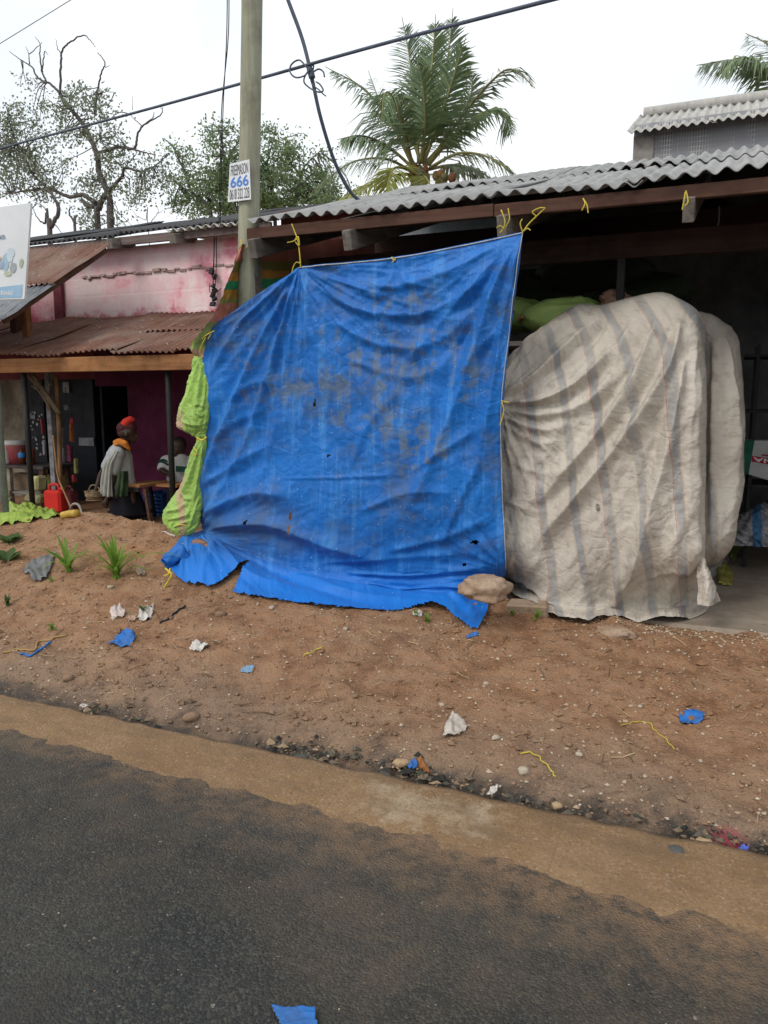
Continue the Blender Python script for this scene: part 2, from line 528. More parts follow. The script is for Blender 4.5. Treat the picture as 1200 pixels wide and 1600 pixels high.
def mat_wood(name, a, b, ax=0):
    sc = [1.0, 14.0, 14.0]
    if ax == 2: sc = [14.0, 14.0, 1.0]
    if ax == 1: sc = [14.0, 1.0, 14.0]
    t = NT(name); co = t.coord('Object', tuple(sc)); c0 = t.coord('Object')
    g = t.noise(co, 1.6, 6, .65, .6)
    col = t.mix(t.mr(g, .35, .66), a, b)
    col = t.mix(t.mr(t.noise(c0, 3.2, 5, .6), .48, .70, 0, .7), col, tuple(c * .45 for c in b))
    return t.out(col, .85, t.bump(g, .5, .006), 0, .2)
TIMBER = mat_wood('reddish_timber', (.105, .052, .036), (.058, .029, .021))
TIMBER_DARK = mat_wood('shade_toned_timber', (.055, .030, .024), (.030, .017, .014))  # darkened copy of the reddish timber, shade under the roof painted in
TIMBER_ORANGE = mat_wood('fresh_timber', (.36, .175, .075), (.235, .105, .045))
TIMBER_GREY = mat_wood('weathered_timber', (.24, .215, .19), (.12, .105, .095))
TIMBER_Y = mat_wood('rafter_timber', (.21, .185, .16), (.10, .088, .08), 1)
POLEWOOD = mat_wood('treated_pole_wood', (.34, .34, .255), (.23, .225, .165), 2)
STICK = mat_wood('old_stick_wood', (.20, .155, .10), (.10, .075, .05), 2)
IRON = plain('black_iron', (.012, .013, .015), .6, (.022, .020, .019), 8)

def mat_pinkwall():
    t = NT('faded_pink_plaster'); co = t.coord('Object')
    n1 = t.noise(co, 1.15, 6, .62); n2 = t.noise(co, 3.6, 6, .68); n3 = t.noise(co, 22, 5, .7)
    br = t.n('ShaderNodeTexBrick', Vector=t.coord('Object', (1, 1, 1), (0, 0, 0), (R(90), 0, 0)), Scale=1.0)
    br.inputs['Mortar Size'].default_value = .02; br.inputs['Brick Width'].default_value = .46; br.inputs['Row Height'].default_value = .23
    br.inputs['Mortar Smooth'].default_value = .6
    pink, rose, white = (.78, .48, .51), (.62, .22, .28), (.84, .78, .76)
    a = t.math('ADD', t.mr(n1, .3, .7, 0, .6), t.mr(n2, .3, .7, 0, .5))
    a = t.math('ADD', a, t.math('MULTIPLY', br.outputs['Fac'], .05))
    col = t.mix(t.mr(a, .22, .42), rose, pink)
    col = t.mix(t.mr(a, .42, .72, 0, .8), col, white)
    # unlimed rose colour along the foot of the wall and up at the right corner
    z = t.sep(co)[2]; x = t.sep(co)[0]
    foot = t.mr(t.math('ADD', z, t.mr(n2, .3, .7, -.12, .12)), 2.78, 2.66)
    col = t.mix(t.math('MULTIPLY', foot, .8), col, (.42, .06, .10))
    corner = t.math('MULTIPLY', t.mr(x, -4.6, -4.0), t.mr(n2, .35, .6))
    col = t.mix(t.math('MULTIPLY', corner, .35), col, (.56, .18, .24))
    col = t.mix(t.mr(n3, .60, .76, 0, .5), col, (.34, .22, .20))
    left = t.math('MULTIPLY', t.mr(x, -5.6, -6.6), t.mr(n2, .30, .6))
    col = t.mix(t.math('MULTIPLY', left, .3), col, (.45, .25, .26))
    h = t.math('ADD', t.math('MULTIPLY', br.outputs['Fac'], -.4), n3)
    return t.out(col, .93, t.bump(h, .4, .008), 0, .15)
PINK = mat_pinkwall()
MAGENTA = plain('magenta_paint', (.105, .010, .046), .75, (.07, .008, .032), 3.0)
REDPAINT = plain('dull_red_paint', (.20, .035, .045), .75, (.12, .02, .03), 3.0)
DARKBLUE = plain('dark_blue_paint', (.010, .014, .024), .6, (.007, .009, .013), 4.0)
SHADEPLASTER = plain('shade_toned_plaster', (.15, .148, .15), .95, (.07, .068, .07), 2.0)  # grey plaster toned down: the shed's inner shade is put into its colour
PALEBLUE = plain('pale_blue_plaster', (.34, .38, .41), .9, (.26, .29, .31), 2.2)
STAINEDWALL = plain('stained_cream_plaster', (.30, .27, .20), .95, (.12, .105, .08), 2.6, bump=.4)
FLOORMAT = plain('dusty_concrete_floor', (.36, .31, .25), .95, (.25, .20, .155), 2.4, bump=.5)

# ---------------------------------------------------------------- corrugated sheet: origin, across, down-slope
def corr_mesh(name, o, across, width, slope, pitch, amp, rows=5, thick=.007, jit=.006, seed=0, ragged=.0):
    o = np.asarray(o, float); ax = np.asarray(across, float); ax = ax / np.linalg.norm(ax)
    sl = np.asarray(slope, float); nrm = np.cross(ax, -sl); nrm = nrm / np.linalg.norm(nrm)
    if nrm[2] < 0: nrm = -nrm
    n = max(8, int(width / pitch * 8)); s = np.linspace(0, width, n + 1)
    r = np.random.default_rng(seed)
    V = []; F = []
    ph = r.uniform(0, 6.28) * 0
    for side in (0, 1):
        for j in range(rows + 1):
            f = j / rows
            sag = jit * vnoise(s * 1.3 + seed * 3.1, s * 0 + f * 2.0, 5) * 2
            wv = amp * np.cos(2 * math.pi * s / pitch + ph)
            rag = ragged * vnoise(s * 5 + seed, s * 0 + 2.2, 8) if j == rows else 0 * s
            P = o + ax * s[:, None] + sl * (f + 0 * s[:, None]) + (sl / np.linalg.norm(sl)) * rag[:, None] + nrm * (wv + sag - thick * side)[:, None]
            V.append(P)
    V = np.concatenate(V); m = n + 1; half = m * (rows + 1)
    for j in range(rows):
        for i in range(n):
            a = j * m + i
            F.append((a, a + 1, a + m + 1, a + m))
            F.append((half + a, half + a + m, half + a + m + 1, half + a + 1))
    for i in range(n):
        F.append((i, half + i, half + i + 1, i + 1))
        a = rows * m + i
        F.append((a, a + 1, half + a + 1, half + a))
    for j in range(rows):
        a = j * m; F.append((a, a + m, half + a + m, half + a))
        a = j * m + n; F.append((a, half + a, half + a + m, a + m))
    return mesh(name, V, F, True)

# ================================================================== MARKET SHED (open lean-to on the right)
EAVE_Y, EAVE_Z, BACK_Y, BACK_Z = 4.78, 2.855, 8.15, 3.86
SX0, SX1 = float(at(386, 352, Y=EAVE_Y)[0]), 3.2
slope = np.array([0, BACK_Y - EAVE_Y, BACK_Z - EAVE_Z])
shed = empty('market_shed', (SX0 + .2, 5.0, .2))
tag(shed, 'open timber market shed with grey corrugated roof above the tarpaulins', 'shed')
pitch = .106
wsheet = pitch * 8
x = SX0; k = 0
while x < SX1:
    for row in range(2):
        f0, f1 = (0.0, .60) if row == 0 else (.54, 1.0)
        o = np.array([x, EAVE_Y, EAVE_Z]) + slope * f1 + np.array([0, 0, .010 + .018 * row + .004 * (k % 2)])
        me = corr_mesh('roof_sheet', o, (1, 0, 0), wsheet + pitch * .9, -slope * (f1 - f0), pitch, .0165, 6, .007, .014, k * 2 + row, .010)
        link('roof_sheet', me, shed, ROOFGREY)
    x += wsheet; k += 1
# fascia boards under the eave
for (xa, xb, dz) in ((SX0 - .03, -1.35, 0), (-1.345, 1.2, -.006), (1.205, SX1, 0)):
    MB().box(((xa + xb) / 2, EAVE_Y + .055, EAVE_Z - .066 + dz), (xb - xa, .04, .078)).build('fascia_board', TIMBER, shed, bevel=.004)
# rafters: their grey ends stick out below the fascia
for (u, v) in ((395, 378), (543, 362), (785, 343), (1077, 309), (1330, 280)):
    p = at(u, v, Y=EAVE_Y - .02)
    a = np.array([p[0], EAVE_Y - .03, EAVE_Z - .185]); b = a + slope * .98 + np.array([0, .02, 0])
    MB().beam(a, b, .062, .13).build('rafter', TIMBER_Y, shed, bevel=.004)
# purlin beams under the rafters
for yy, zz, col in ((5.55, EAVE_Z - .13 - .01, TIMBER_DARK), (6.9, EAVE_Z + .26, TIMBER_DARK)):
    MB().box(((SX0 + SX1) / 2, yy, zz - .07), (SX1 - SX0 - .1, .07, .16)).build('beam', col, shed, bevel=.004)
# iron props
for (u, v) in ((975, 330), (1420, 300)):
    p = at(u, v, Y=5.55)
    MB().box((p[0], 5.55, (EAVE_Z - .3 + .2) / 2 + .03), (.052, .052, EAVE_Z - .25)).build('post', IRON, shed, bevel=.003)
# plank counter the sacks lie on, seen behind the blue tarpaulin's edge
ct = at(800, 540, Y=6.0)
# side wall at the far right of the shed (out of frame) closes the room
MB().box((SX1 - .05, 6.5, 1.6), (.12, 3.2, 2.8)).build('side_wall', SHADEPLASTER, shed)

tag(MB().box(((SX0 + 3.4) / 2 + .3, 6.62, .11), (3.4 - SX0 - .2, 3.1, .22), jit=.0).build('shop_floor', FLOORMAT, None, bevel=.03), kind='structure')

# ================================================================== SHOP BUILDING behind (pink upper wall on the left)
WY = 8.2
def wx(u, v, Y=WY): return float(at(u, v, Y=Y)[0])
def wz(u, v, Y=WY): return float(at(u, v, Y=Y)[2])
bld = empty('shop_building', (-5.2, WY, .1))
tag(bld, 'long shop building with faded pink plaster wall and rusty awning', 'building')
XL, XR = -14.0, 3.4
XC = wx(440, 420)                      # where the pink ends inside the shed
def wall(name, x0, x1, z0, z1, m, y=WY, th=.18, parent=bld):
    return MB().box(((x0 + x1) / 2, y + th / 2, (z0 + z1) / 2), (x1 - x0, th, z1 - z0)).build(name, m, parent)
EZ = wz(300, 372)
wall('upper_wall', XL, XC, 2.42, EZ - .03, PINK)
# ledge of broken render across the pink wall
mb = MB(); r_ = random.Random(3)
zc = wz(250, 424)
px = wx(130, 436); xe = wx(374, 410)
while px < xe:
    w = r_.uniform(.05, .16)
    mb.box((px + w / 2, WY - .004, zc + r_.uniform(-.02, .02) + .0), (w, r_.uniform(.02, .05), r_.uniform(.012, .035)), jit=.006)
    px += w * r_.uniform(.8, 1.4)
mb.build('render_ledge', plain('crumbling_render', (.55, .42, .38), .95, (.25, .16, .14)), bld)
# pilaster in the shade at the left end
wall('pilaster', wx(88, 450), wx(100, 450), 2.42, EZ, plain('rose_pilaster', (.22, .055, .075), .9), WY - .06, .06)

# shop front below the awning
zb = wz(150, 592)
wall('lintel', XL, wx(150, 585), zb, 2.42, REDPAINT, WY - .03)
wall('lintel', wx(150, 585) + .002, XC, zb - .1, 2.42, MAGENTA, WY - .032)
xd0, xd1 = wx(150, 700), wx(203, 700)
wall('cream_wall', XL, wx(40, 650), 0, zb, STAINEDWALL, WY - .02)
wall('dark_panel', wx(40, 650) + .003, wx(72, 650), 0, zb, DARKBLUE, WY - .03)
wall('dark_panel', wx(72, 650) + .003, xd0, 0, zb, DARKBLUE, WY)
wall('magenta_wall', xd1, XC, 0, zb - .1, MAGENTA, WY)
# dark room behind the doorway
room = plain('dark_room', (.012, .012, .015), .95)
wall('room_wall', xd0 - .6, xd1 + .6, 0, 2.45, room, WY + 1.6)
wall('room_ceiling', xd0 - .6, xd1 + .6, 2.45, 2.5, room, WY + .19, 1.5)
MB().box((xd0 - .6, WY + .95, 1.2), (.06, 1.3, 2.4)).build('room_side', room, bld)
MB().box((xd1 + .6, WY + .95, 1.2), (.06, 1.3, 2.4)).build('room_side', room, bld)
# door leaf ajar
MB().box((xd0 + .05, WY + .32, 1.05), (.04, .6, 1.95), Matrix.Rotation(R(12), 3, 'Z')).build('door', DARKBLUE, bld, bevel=.004)
# wall inside the shed: a pale blue panel, then dark plaster
xp0, xp1 = wx(572, 392), wx(655, 392)
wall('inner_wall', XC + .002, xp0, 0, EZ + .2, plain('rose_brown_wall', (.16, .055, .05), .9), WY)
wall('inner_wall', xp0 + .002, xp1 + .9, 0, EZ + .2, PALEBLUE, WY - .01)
wall('inner_wall', xp1 + .902, XR, 0, EZ + .2, SHADEPLASTER, WY)
MB().box((wx(603, 388), WY - .03, wz(603, 388)), (.05, .03, .16)).build('switch_box', IRON, bld, bevel=.004)
# upper roof: dark sheets seen nearly edge-on
up = np.array([0, 3.0, .86])
x = XL; k = 0
while x < 1.5:
    yo = WY - .27; zo = wz(250, 358, yo) + .012 * math.sin(k * 1.7)
    m_ = ROOFDARK
    me = corr_mesh('roof_sheet', np.array([x, yo, zo]) + up, (1, 0, 0), .95, -up, .085, .017, 4, .006, .012, 50 + k, .012)
    link('roof_sheet', me, bld, m_)
    x += .86; k += 1
EVZ = wz(250, 365, WY - .2)
# a newer pale sheet under the edge by the pole
me = corr_mesh('roof_sheet', np.array([wx(258, 352, WY - .31), WY - .31, wz(300, 356, WY - .31)]) + np.array([0, .9, .06]), (1, 0, 0), wx(380, 345, WY - .31) - wx(258, 352, WY - .31), -np.array([0, .9, .06]), .118, .02, 3, .008, .006, 77)
link('roof_sheet', me, bld, ROOFPALE)
MB().box(((XL + XC) / 2, WY - .21, EVZ - .05), (XC - XL, .045, .10)).build('fascia_board', mat_wood('greyed_fascia', (.20, .15, .14), (.10, .075, .07)), bld, bevel=.004)
for (u, v) in ((279, 376), (181, 384)):
    p = at(u, v, Y=WY - .26)
    MB().beam((p[0], WY - .38, p[2]), (p[0], WY + .05, p[2] + .09), .10, .12).build('rafter', TIMBER_Y, bld, bevel=.005)
# loose wires and a knot of old insulators hanging down the pink wall
WIRE = plain('black_cable', (.022, .024, .030), .5)

# rusty awning over the pavement
aw = empty('awning', (-5.5, 6.6, 2.0)); aw.parent = bld; aw.location = Vector((-5.5, 6.6, 2.0)) - bld.location
AY = 6.55
AZ = wz(150, 553, AY)
asl = np.array([0, WY - .02 - AY, 2.68 - AZ])
ax0 = wx(-260, 560, AY); ax1 = wx(322, 545, AY)
x = ax0; k = 0
while x < ax1 - .05:
    w = min(.80, ax1 - x)
    z_l = AZ + np.interp(x, [ax0, ax1], [-.0, .02])
    me = corr_mesh('roof_sheet', np.array([x, AY, z_l + .012 * (k % 2)]) + asl, (1, 0, 0), w + .05, -asl * (1 + .02 * math.sin(k * 2.2)), .078, .013, 5, .004, .02, 90 + k, .02)
    link('roof_sheet', me, aw, RUST)
    x += .78; k += 1
me = corr_mesh('roof_sheet', np.array([wx(225, 520, 7.3), 7.3, AZ + asl[2] * (7.3 - AY) / asl[1] + .035]) + asl * .5, (1, 0, 0), 1.1, -asl * .52, .078, .013, 4, .004, .02, 120, .015)
link('roof_sheet', me, aw, RUST)
MB().box(((ax0 + ax1) / 2, AY + .05, AZ - .105), (ax1 - ax0, .05, .16)).build('front_beam', TIMBER_ORANGE, aw, bevel=.005)
for (u, v) in ((263, 600), (38, 600)):
    p = at(u, v, Y=AY + .12)
    gz = float(ground_z(p[0], AY + .12))
    MB().tube([(p[0], AY + .12, gz - .1), (p[0], AY + .12, AZ - .02)], .032, 8).build('post', IRON, aw, smooth=True)

# ================================================================== NEIGHBOUR'S AWNING at the far left
nb = empty('lean_to_awning', (-7.6, 6.5, .2))
tag(nb, 'steep lean-to awning of rusty and grey iron sheets beyond the sign', 'awning')
q0 = at(168, 380, Y=7.62); xa = float(q0[0])
q1 = at(2, 491, X=xa)
sl_ = q1 - q0
xx = xa; k = 0
for k in range(4):
    w = .78
    top = np.array([xa - (k + 1) * w, q0[1], q0[2] + .012 * (k % 2)])
    link('roof_sheet', corr_mesh('roof_sheet', top, (1, 0, 0), w + .04, sl_ * .60, .078, .012, 5, .004, .014, 140 + k, .02), nb, RUST)
    low = top + sl_ * .56 + np.array([0, 0, -.03])
    link('roof_sheet', corr_mesh('roof_sheet', low, (1, 0, 0), w + .04, sl_ * .46, .078, .012, 4, .004, .014, 150 + k, .02), nb, RUSTGREY)
MB().beam(q0 + np.array([-.04, 0, -.07]), q1 + np.array([-.04, .05, -.06]), .05, .07).build('rafter', TIMBER, nb)
pp = at(43, 520, Y=7.3)
MB().box((pp[0], 7.3, 2.66), (.085, .085, .62)).build('post', TIMBER_ORANGE, nb, bevel=.004)
pp = at(26, 520, Y=7.6)
MB().box((pp[0], 7.6, 2.75), (.11, .11, .60)).build('post', TIMBER, nb, bevel=.004)

# ================================================================== RAISED MONITOR ROOF behind, right
ub = empty('upper_store', (1.2, 11.6, 0))
tag(ub, 'raised store behind the shed with vent-block wall and pale corrugated roof', 'building')
UY = 11.5
e0 = at(980, 204, Y=UY - .25); e1 = at(1200, 181, Y=UY - .25)
ez = (e0[2] + e1[2]) / 2
usl = np.array([0, 1.5, 0.0]); rt = at(1100, 167, Y=UY + 1.25); usl[2] = rt[2] - ez
x = float(e0[0]); k = 0
while x < 6:
    link('roof_sheet', corr_mesh('roof_sheet', np.array([x, UY - .25, ez]) + usl, (1, 0, 0), 1.1, -usl, .115, .020, 4, .008, .010, 170 + k, .012), ub, ROOFPALE)
    x += 1.0; k += 1
MB().tube([(float(e0[0]) + .05, UY + 1.25, ez + usl[2] + .02), (6, UY + 1.25, ez + usl[2] + .03)], .085, 10).build('ridge_cap', ROOFPALE, ub, smooth=True)
ux0 = float(at(990, 225, Y=UY)[0])
def mat_ventwall():
    t = NT('vent_block_net'); co = t.coord('Object', (1, 1, 1), (0, 0, 0), (R(90), 0, 0))
    br = t.n('ShaderNodeTexBrick', Vector=co, Scale=1.0); br.offset = 0.0
    br.inputs['Brick Width'].default_value = .034; br.inputs['Row Height'].default_value = .06; br.inputs['Mortar Size'].default_value = .008
    n = t.noise(t.coord('Object', (3, 3, .35)), 1.6, 5)
    col = t.mix(br.outputs['Fac'], (.17, .17, .19), (.46, .46, .45))
    col = t.mix(t.mr(n, .38, .56, 0, .95), col, (.26, .265, .285))
    return t.out(col, .95, t.bump(br.outputs['Fac'], .5, .01))
VENT = mat_ventwall()
MB().box(((ux0 + 6) / 2, UY + .1, ez - 1.34), (6 - ux0, .2, 3.0)).build('wall', VENT, ub)
MB().box((ux0 + .13, UY - .015, ez - 1.4), (.26, .03, 2.8)).build('corner_pier', plain('grey_pier', (.36, .34, .31), .95), ub)

# ================================================================== CLOTH
def lattice(rows, nu, nv):
    """rows of world points (r, c, k) -> smooth (nv, nu, k) surface"""
    A = np.asarray(rows, float)
    B = np.stack([crom(A[i], nu) for i in range(A.shape[0])])
    return np.stack([crom(B[:, j], nv) for j in range(nu)], 1)

def normals(P):
    du = np.gradient(P, axis=1); dv = np.gradient(P, axis=0)
    n = np.cross(du, dv); l = np.linalg.norm(n, axis=-1, keepdims=True)
    return n / np.maximum(l, 1e-9)

def fold_field(uv, folds):
    """sum of creases laid along polylines given in the cloth's own sheet coordinates"""
    U, V = uv[..., 0], uv[..., 1]
    H = np.zeros(U.shape)
    for pts, w, a in folds:
        C = crom(pts, 24)
        best = np.full(U.shape, 1e9); tt = np.zeros(U.shape); sg = np.zeros(U.shape)
        for i in range(len(C) - 1):
            ax, ay = C[i]; bx, by = C[i + 1]
            dx, dy = bx - ax, by - ay; L2 = dx * dx + dy * dy + 1e-9
            t = np.clip(((U - ax) * dx + (V - ay) * dy) / L2, 0, 1)
            ex, ey = U - ax - t * dx, V - ay - t * dy
            d = ex * ex + ey * ey
            m = d < best
            best = np.where(m, d, best); tt = np.where(m, (i + t) / (len(C) - 1), tt)
            sg = np.where(m, np.sign(dx * ey - dy * ex), sg)
        d = np.sqrt(best)
        taper = np.minimum(1, tt / .12) * np.minimum(1, (1 - tt) / .25)
        ww = w * (.55 + .9 * tt)
        prof = .45 * np.exp(-(d / ww) ** 2) + .65 * np.exp(-d / (.62 * ww)) - .45 * np.exp(-((d - 1.6 * ww) / ww) ** 2) * (sg > 0)
        H += a * taper * prof
    return H

def sheet(name, P, uv, mat, parent=None, drop=None, thick=0.0):
    nv, nu = P.shape[:2]
    idx = np.arange(nv * nu).reshape(nv, nu)
    F = np.stack([idx[:-1, :-1], idx[1:, :-1], idx[1:, 1:], idx[:-1, 1:]], -1).reshape(-1, 4)
    if drop is not None:
        c = (uv[:-1, :-1] + uv[1:, 1:]) / 2
        keep = ~drop(c[..., 0], c[..., 1]).reshape(-1)
        F = F[keep]
    me = bpy.data.meshes.new(name)
    V = P.reshape(-1, 3)
    me.vertices.add(len(V)); me.vertices.foreach_set('co', V.astype(np.float32).ravel())
    me.loops.add(len(F) * 4); me.loops.foreach_set('vertex_index', F.astype(np.int32).ravel())
    me.polygons.add(len(F)); me.polygons.foreach_set('loop_start', np.arange(0, len(F) * 4, 4, dtype=np.int32))
    me.polygons.foreach_set('use_smooth', [True] * len(F))
    me.update(calc_edges=True)
    l = me.uv_layers.new(name='UVMap')
    l.data.foreach_set('uv', uv.reshape(-1, 2)[F.ravel()].astype(np.float32).ravel() / 1000.0)
    o = link(name, me, parent, mat)
    if thick:
        md = o.modifiers.new('thickness', 'SOLIDIFY'); md.thickness = thick; md.offset = 0
    return o

def inside(U, V, poly):
    c = np.zeros(U.shape, bool); n = len(poly)
    for i in range(n):
        x0, y0 = poly[i]; x1, y1 = poly[(i + 1) % n]
        cond = ((y0 > V) != (y1 > V)) & (U < (x1 - x0) * (V - y0) / (y1 - y0 + 1e-9) + x0)
        c ^= cond
    return c

# ---------------------------------------------------------------- blue tarpaulin
def mat_blue():
    t = NT('blue_tarpaulin'); uv = t.coord('UV'); 
    n1 = t.noise(uv, 9, 6, .62); n2 = t.noise(uv, 42, 6, .7)
    streak = t.noise(t.coord('UV', (60, 5.5, 1)), 1.0, 6, .62)
    fine = t.noise(t.coord('UV', (190, 16, 1)), 1.0, 4, .6)
    blue, deep, light = (.004, .138, .49), (.003, .085, .33), (.045, .225, .57)
    col = t.mix(t.mr(n1, .36, .64), blue, deep)
    col = t.mix(t.mr(streak, .52, .70, 0, .85), col, light)
    col = t.mix(t.mr(fine, .58, .78, 0, .5), col, (.10, .26, .58))
    # rain-washed mud: two ragged bands and runs below them
    s = None
    for (c, r) in (((.505, .521), (.062, .020)), ((.475, .600), (.055, .026)), ((.540, .592), (.060, .030)), ((.600, .572), (.10, .055)), ((.690, .555), (.08, .05)),
                   ((.545, .640), (.05, .045)), ((.420, .615), (.05, .03)), ((.395, .560), (.035, .03)), ((.62, .47), (.07, .022)), ((.585, .655), (.05, .05)), ((.66, .70), (.06, .07)), ((.74, .60), (.05, .04))):
        b = t.blob(uv, c, r)
        s = b if s is None else t.math('MAXIMUM', s, b)
    mud = t.math('MULTIPLY', t.mr(s, .0, .55), t.mr(t.math('ADD', t.math('MULTIPLY', n2, .6), t.math('MULTIPLY', streak, .5)), .55, .62))
    col = t.mix(t.math('MULTIPLY', mud, .66), col, (.115, .135, .155))
    allmud = t.math('MULTIPLY', t.mr(t.math('ADD', t.math('MULTIPLY', n2, .5), t.math('MULTIPLY', n1, .5)), .50, .62), .6)
    # grime thickest on the hanging sheet, cleaner on the skirt folded on the ground
    v = t.sep(uv)[1]
    allmud = t.math('MULTIPLY', allmud, t.mr(v, .88, .84))
    col = t.mix(allmud, col, (.075, .115, .175))
    low = t.math('MULTIPLY', t.blob(uv, (.40, .82), (.22, .07)), t.mr(n1, .35, .6))
    col = t.mix(t.math('MULTIPLY', low, .45), col, (.05, .085, .15))
    col = t.mix(t.mr(v, .885, .905, 0, .7), col, (.004, .150, .56))
    # paint flecks and scuffs where the weave has lost its coating
    vo = t.n('ShaderNodeTexVoronoi', Vector=uv, Scale=150.0)
    fl = t.math('MULTIPLY', t.math('LESS_THAN', vo.outputs['Distance'], .10), t.math('GREATER_THAN', t.sep(vo.outputs['Color'])[0], .80))
    col = t.mix(t.math('MULTIPLY', fl, .65), col, (.45, .55, .65))
    w = t.n('ShaderNodeTexVoronoi', _feature='DISTANCE_TO_EDGE', Vector=t.n('ShaderNodeVectorMath', _operation='ADD').outputs[0], Scale=34.0)
    # crumple lines
    warp = t.n('ShaderNodeVectorMath', _operation='ADD')
    nz = t.n('ShaderNodeTexNoise', Vector=uv, Scale=30.0, Detail=3.0)
    sc_ = t.n('ShaderNodeVectorMath', _operation='SCALE'); t.set(sc_.inputs[0], nz.outputs['Color']); sc_.inputs['Scale'].default_value = .03
    t.set(warp.inputs[0], uv); t.set(warp.inputs[1], sc_.outputs[0])
    t.set(w.inputs['Vector'], warp.outputs[0])
    cr = t.mr(w.outputs['Distance'], 0, .12)
    nm = t.bump(t.math('ADD', t.math('MULTIPLY', cr, .35), t.math('ADD', t.noise(uv, 30, 5, .65), t.noise(uv, 110, 3))), .58, .008)
    t.b.inputs['Sheen Weight'].default_value = .05
    return t.out(col, t.mr(n1, .3, .7, .50, .66), nm, 0, .32)
BLUE = mat_blue()

TY = 4.70
T = [  # (u, v, Y) control net of the hanging sheet
 [(331, 512, 4.80), (400, 464, 4.74), (470, 418, TY), (545, 410, TY), (620, 402, TY), (720, 383, TY), (817, 362, TY)],
 [(316, 575, 4.83), (388, 556, 4.75), (460, 545, 4.70), (540, 545, 4.71), (625, 540, 4.72), (715, 528, 4.71), (799, 505, TY)],
 [(316, 680, 4.86), (388, 682, 4.76), (462, 685, 4.70), (545, 688, 4.69), (625, 688, 4.70), (708, 680, 4.70), (784, 650, 4.72)],
 [(303, 778, 4.92), (378, 786, 4.78), (460, 796, 4.70), (545, 800, 4.68), (625, 800, 4.69), (708, 796, 4.72), (786, 782, 4.76)],
 [(318, 826, 4.98), (378, 858, 4.86), (455, 886, 4.80), (540, 902, 4.78), (625, 905, 4.80), (708, 900, 4.82), (791, 888, 4.84)],
]
T[0][2:3] = [(456, 426, TY), (470, 417, TY), (486, 415.5, TY)]
T[0][-1:] = [(806, 364.5, TY), (818, 361, TY)]
def widen(row):
    a = [np.array(q, float) for q in row]
    w = [a[0], a[1], a[1] * .2 + a[2] * .8, a[2], a[2] * .8 + a[3] * .2] + a[3:6] + [a[5] * .11 + a[6] * .89, a[6]]
    return [tuple(q) for q in w]
T[1:] = [widen(r) for r in T[1:]]
net = [[tuple(at(u, v, Y=Y)) + (u, v) for (u, v, Y) in row] for row in T]
# skirt of the same sheet thrown forward over the bank
mid = [(288, 856), (345, 888), (420, 915), (520, 930), (620, 932), (715, 945), (782, 912)]
out_ = [(250, 880), (292, 916), (368, 936), (480, 952), (610, 961), (735, 996), (775, 930)]
for k, row in enumerate((widen(mid), widen(out_))):
    rr = []
    for (u, v) in row:
        p = atg(u, v, (.035 + .06 * float(sstep((430 - u) / 100))) if k == 0 else .016)
        rr.append(tuple(p) + (u, v))
    net.append(rr)
S = lattice(net, 250, 300)
P, uvp = S[..., :3].copy(), S[..., 3:].copy()
# ragged torn lower edge
folds = [
 ([(470, 420), (410, 540), (345, 690), (312, 770)], 9, .040), ([(471, 424), (432, 560), (385, 700), (330, 800)], 8, .030),
 ([(470, 420), (380, 510), (330, 590)], 8, .030), ([(472, 430), (450, 560), (430, 680), (400, 790)], 9, .016),
 ([(470, 418), (420, 470), (350, 530)], 6, .018), ([(475, 430), (500, 520), (520, 640)], 12, .010),
 ([(815, 366), (768, 470), (725, 600), (665, 745), (630, 800)], 13, .032), ([(815, 368), (788, 500), (765, 640), (735, 760)], 9, .022),
 ([(812, 368), (735, 455), (660, 540), (600, 640)], 13, .016), ([(814, 366), (700, 425), (600, 450), (520, 440)], 11, .018),
 ([(490, 440), (560, 482), (650, 492), (735, 455), (800, 390)], 9, .016), ([(520, 500), (600, 540), (690, 532), (770, 450)], 10, .015),
 ([(540, 560), (640, 590), (720, 560)], 9, .010), ([(620, 405), (612, 440), (585, 470)], 7, .010), ([(620, 405), (640, 440), (680, 450)], 7, .009),
 ([(330, 820), (420, 815), (520, 850), (620, 878)], 13, .038), ([(320, 800), (400, 770), (470, 780)], 12, .024), ([(315, 760), (380, 720), (430, 690)], 9, .018),
 ([(440, 748), (540, 746), (640, 742)], 3, .006), ([(640, 740), (700, 700), (760, 660)], 7, .012), ([(560, 800), (640, 770), (720, 770)], 9, .012),
 ([(600, 860), (700, 835), (780, 800)], 9, .014), ([(500, 880), (620, 868), (760, 862)], 6, .010), ([(540, 895), (660, 896), (780, 880)], 5, .014),
 ([(545, 740), (580, 660), (640, 600)], 7, .008), ([(690, 850), (720, 780), (760, 700)], 7, .012),
 ([(350, 640), (400, 600), (440, 600)], 7, .010), ([(700, 620), (740, 560), (790, 500)], 7, .012), ([(330, 700), (370, 660), (420, 640)], 6, .010),
 ([(345, 850), (420, 890), (540, 925), (680, 940)], 7, .026), ([(330, 850), (380, 905), (470, 930)], 6, .014), ([(325, 845), (300, 880), (275, 900)], 6, .018), ([(335, 850), (330, 885), (310, 912)], 6, .014),
 ([(450, 905), (560, 938), (680, 950)], 5, .016), ([(700, 930), (720, 950), (745, 975)], 5, .015), ([(560, 918), (660, 925), (770, 905)], 5, .018),
]
H = 1.35 * fold_field(uvp, folds)
sx, sy = uvp[..., 0] / 100, uvp[..., 1] / 100
hang = sstep((905 - uvp[..., 1]) / 40)
def fan(uv, c, reach, k, seed, amp, octv=3):
    dx, dy = uv[..., 0] - c[0], uv[..., 1] - c[1]
    rr = np.hypot(dx, dy); th = np.arctan2(dy, dx)
    return amp * ridged(th * k, rr / 260, octv, seed, .6) * np.exp(-(rr / reach) ** 2) * np.minimum(1, rr / 40)
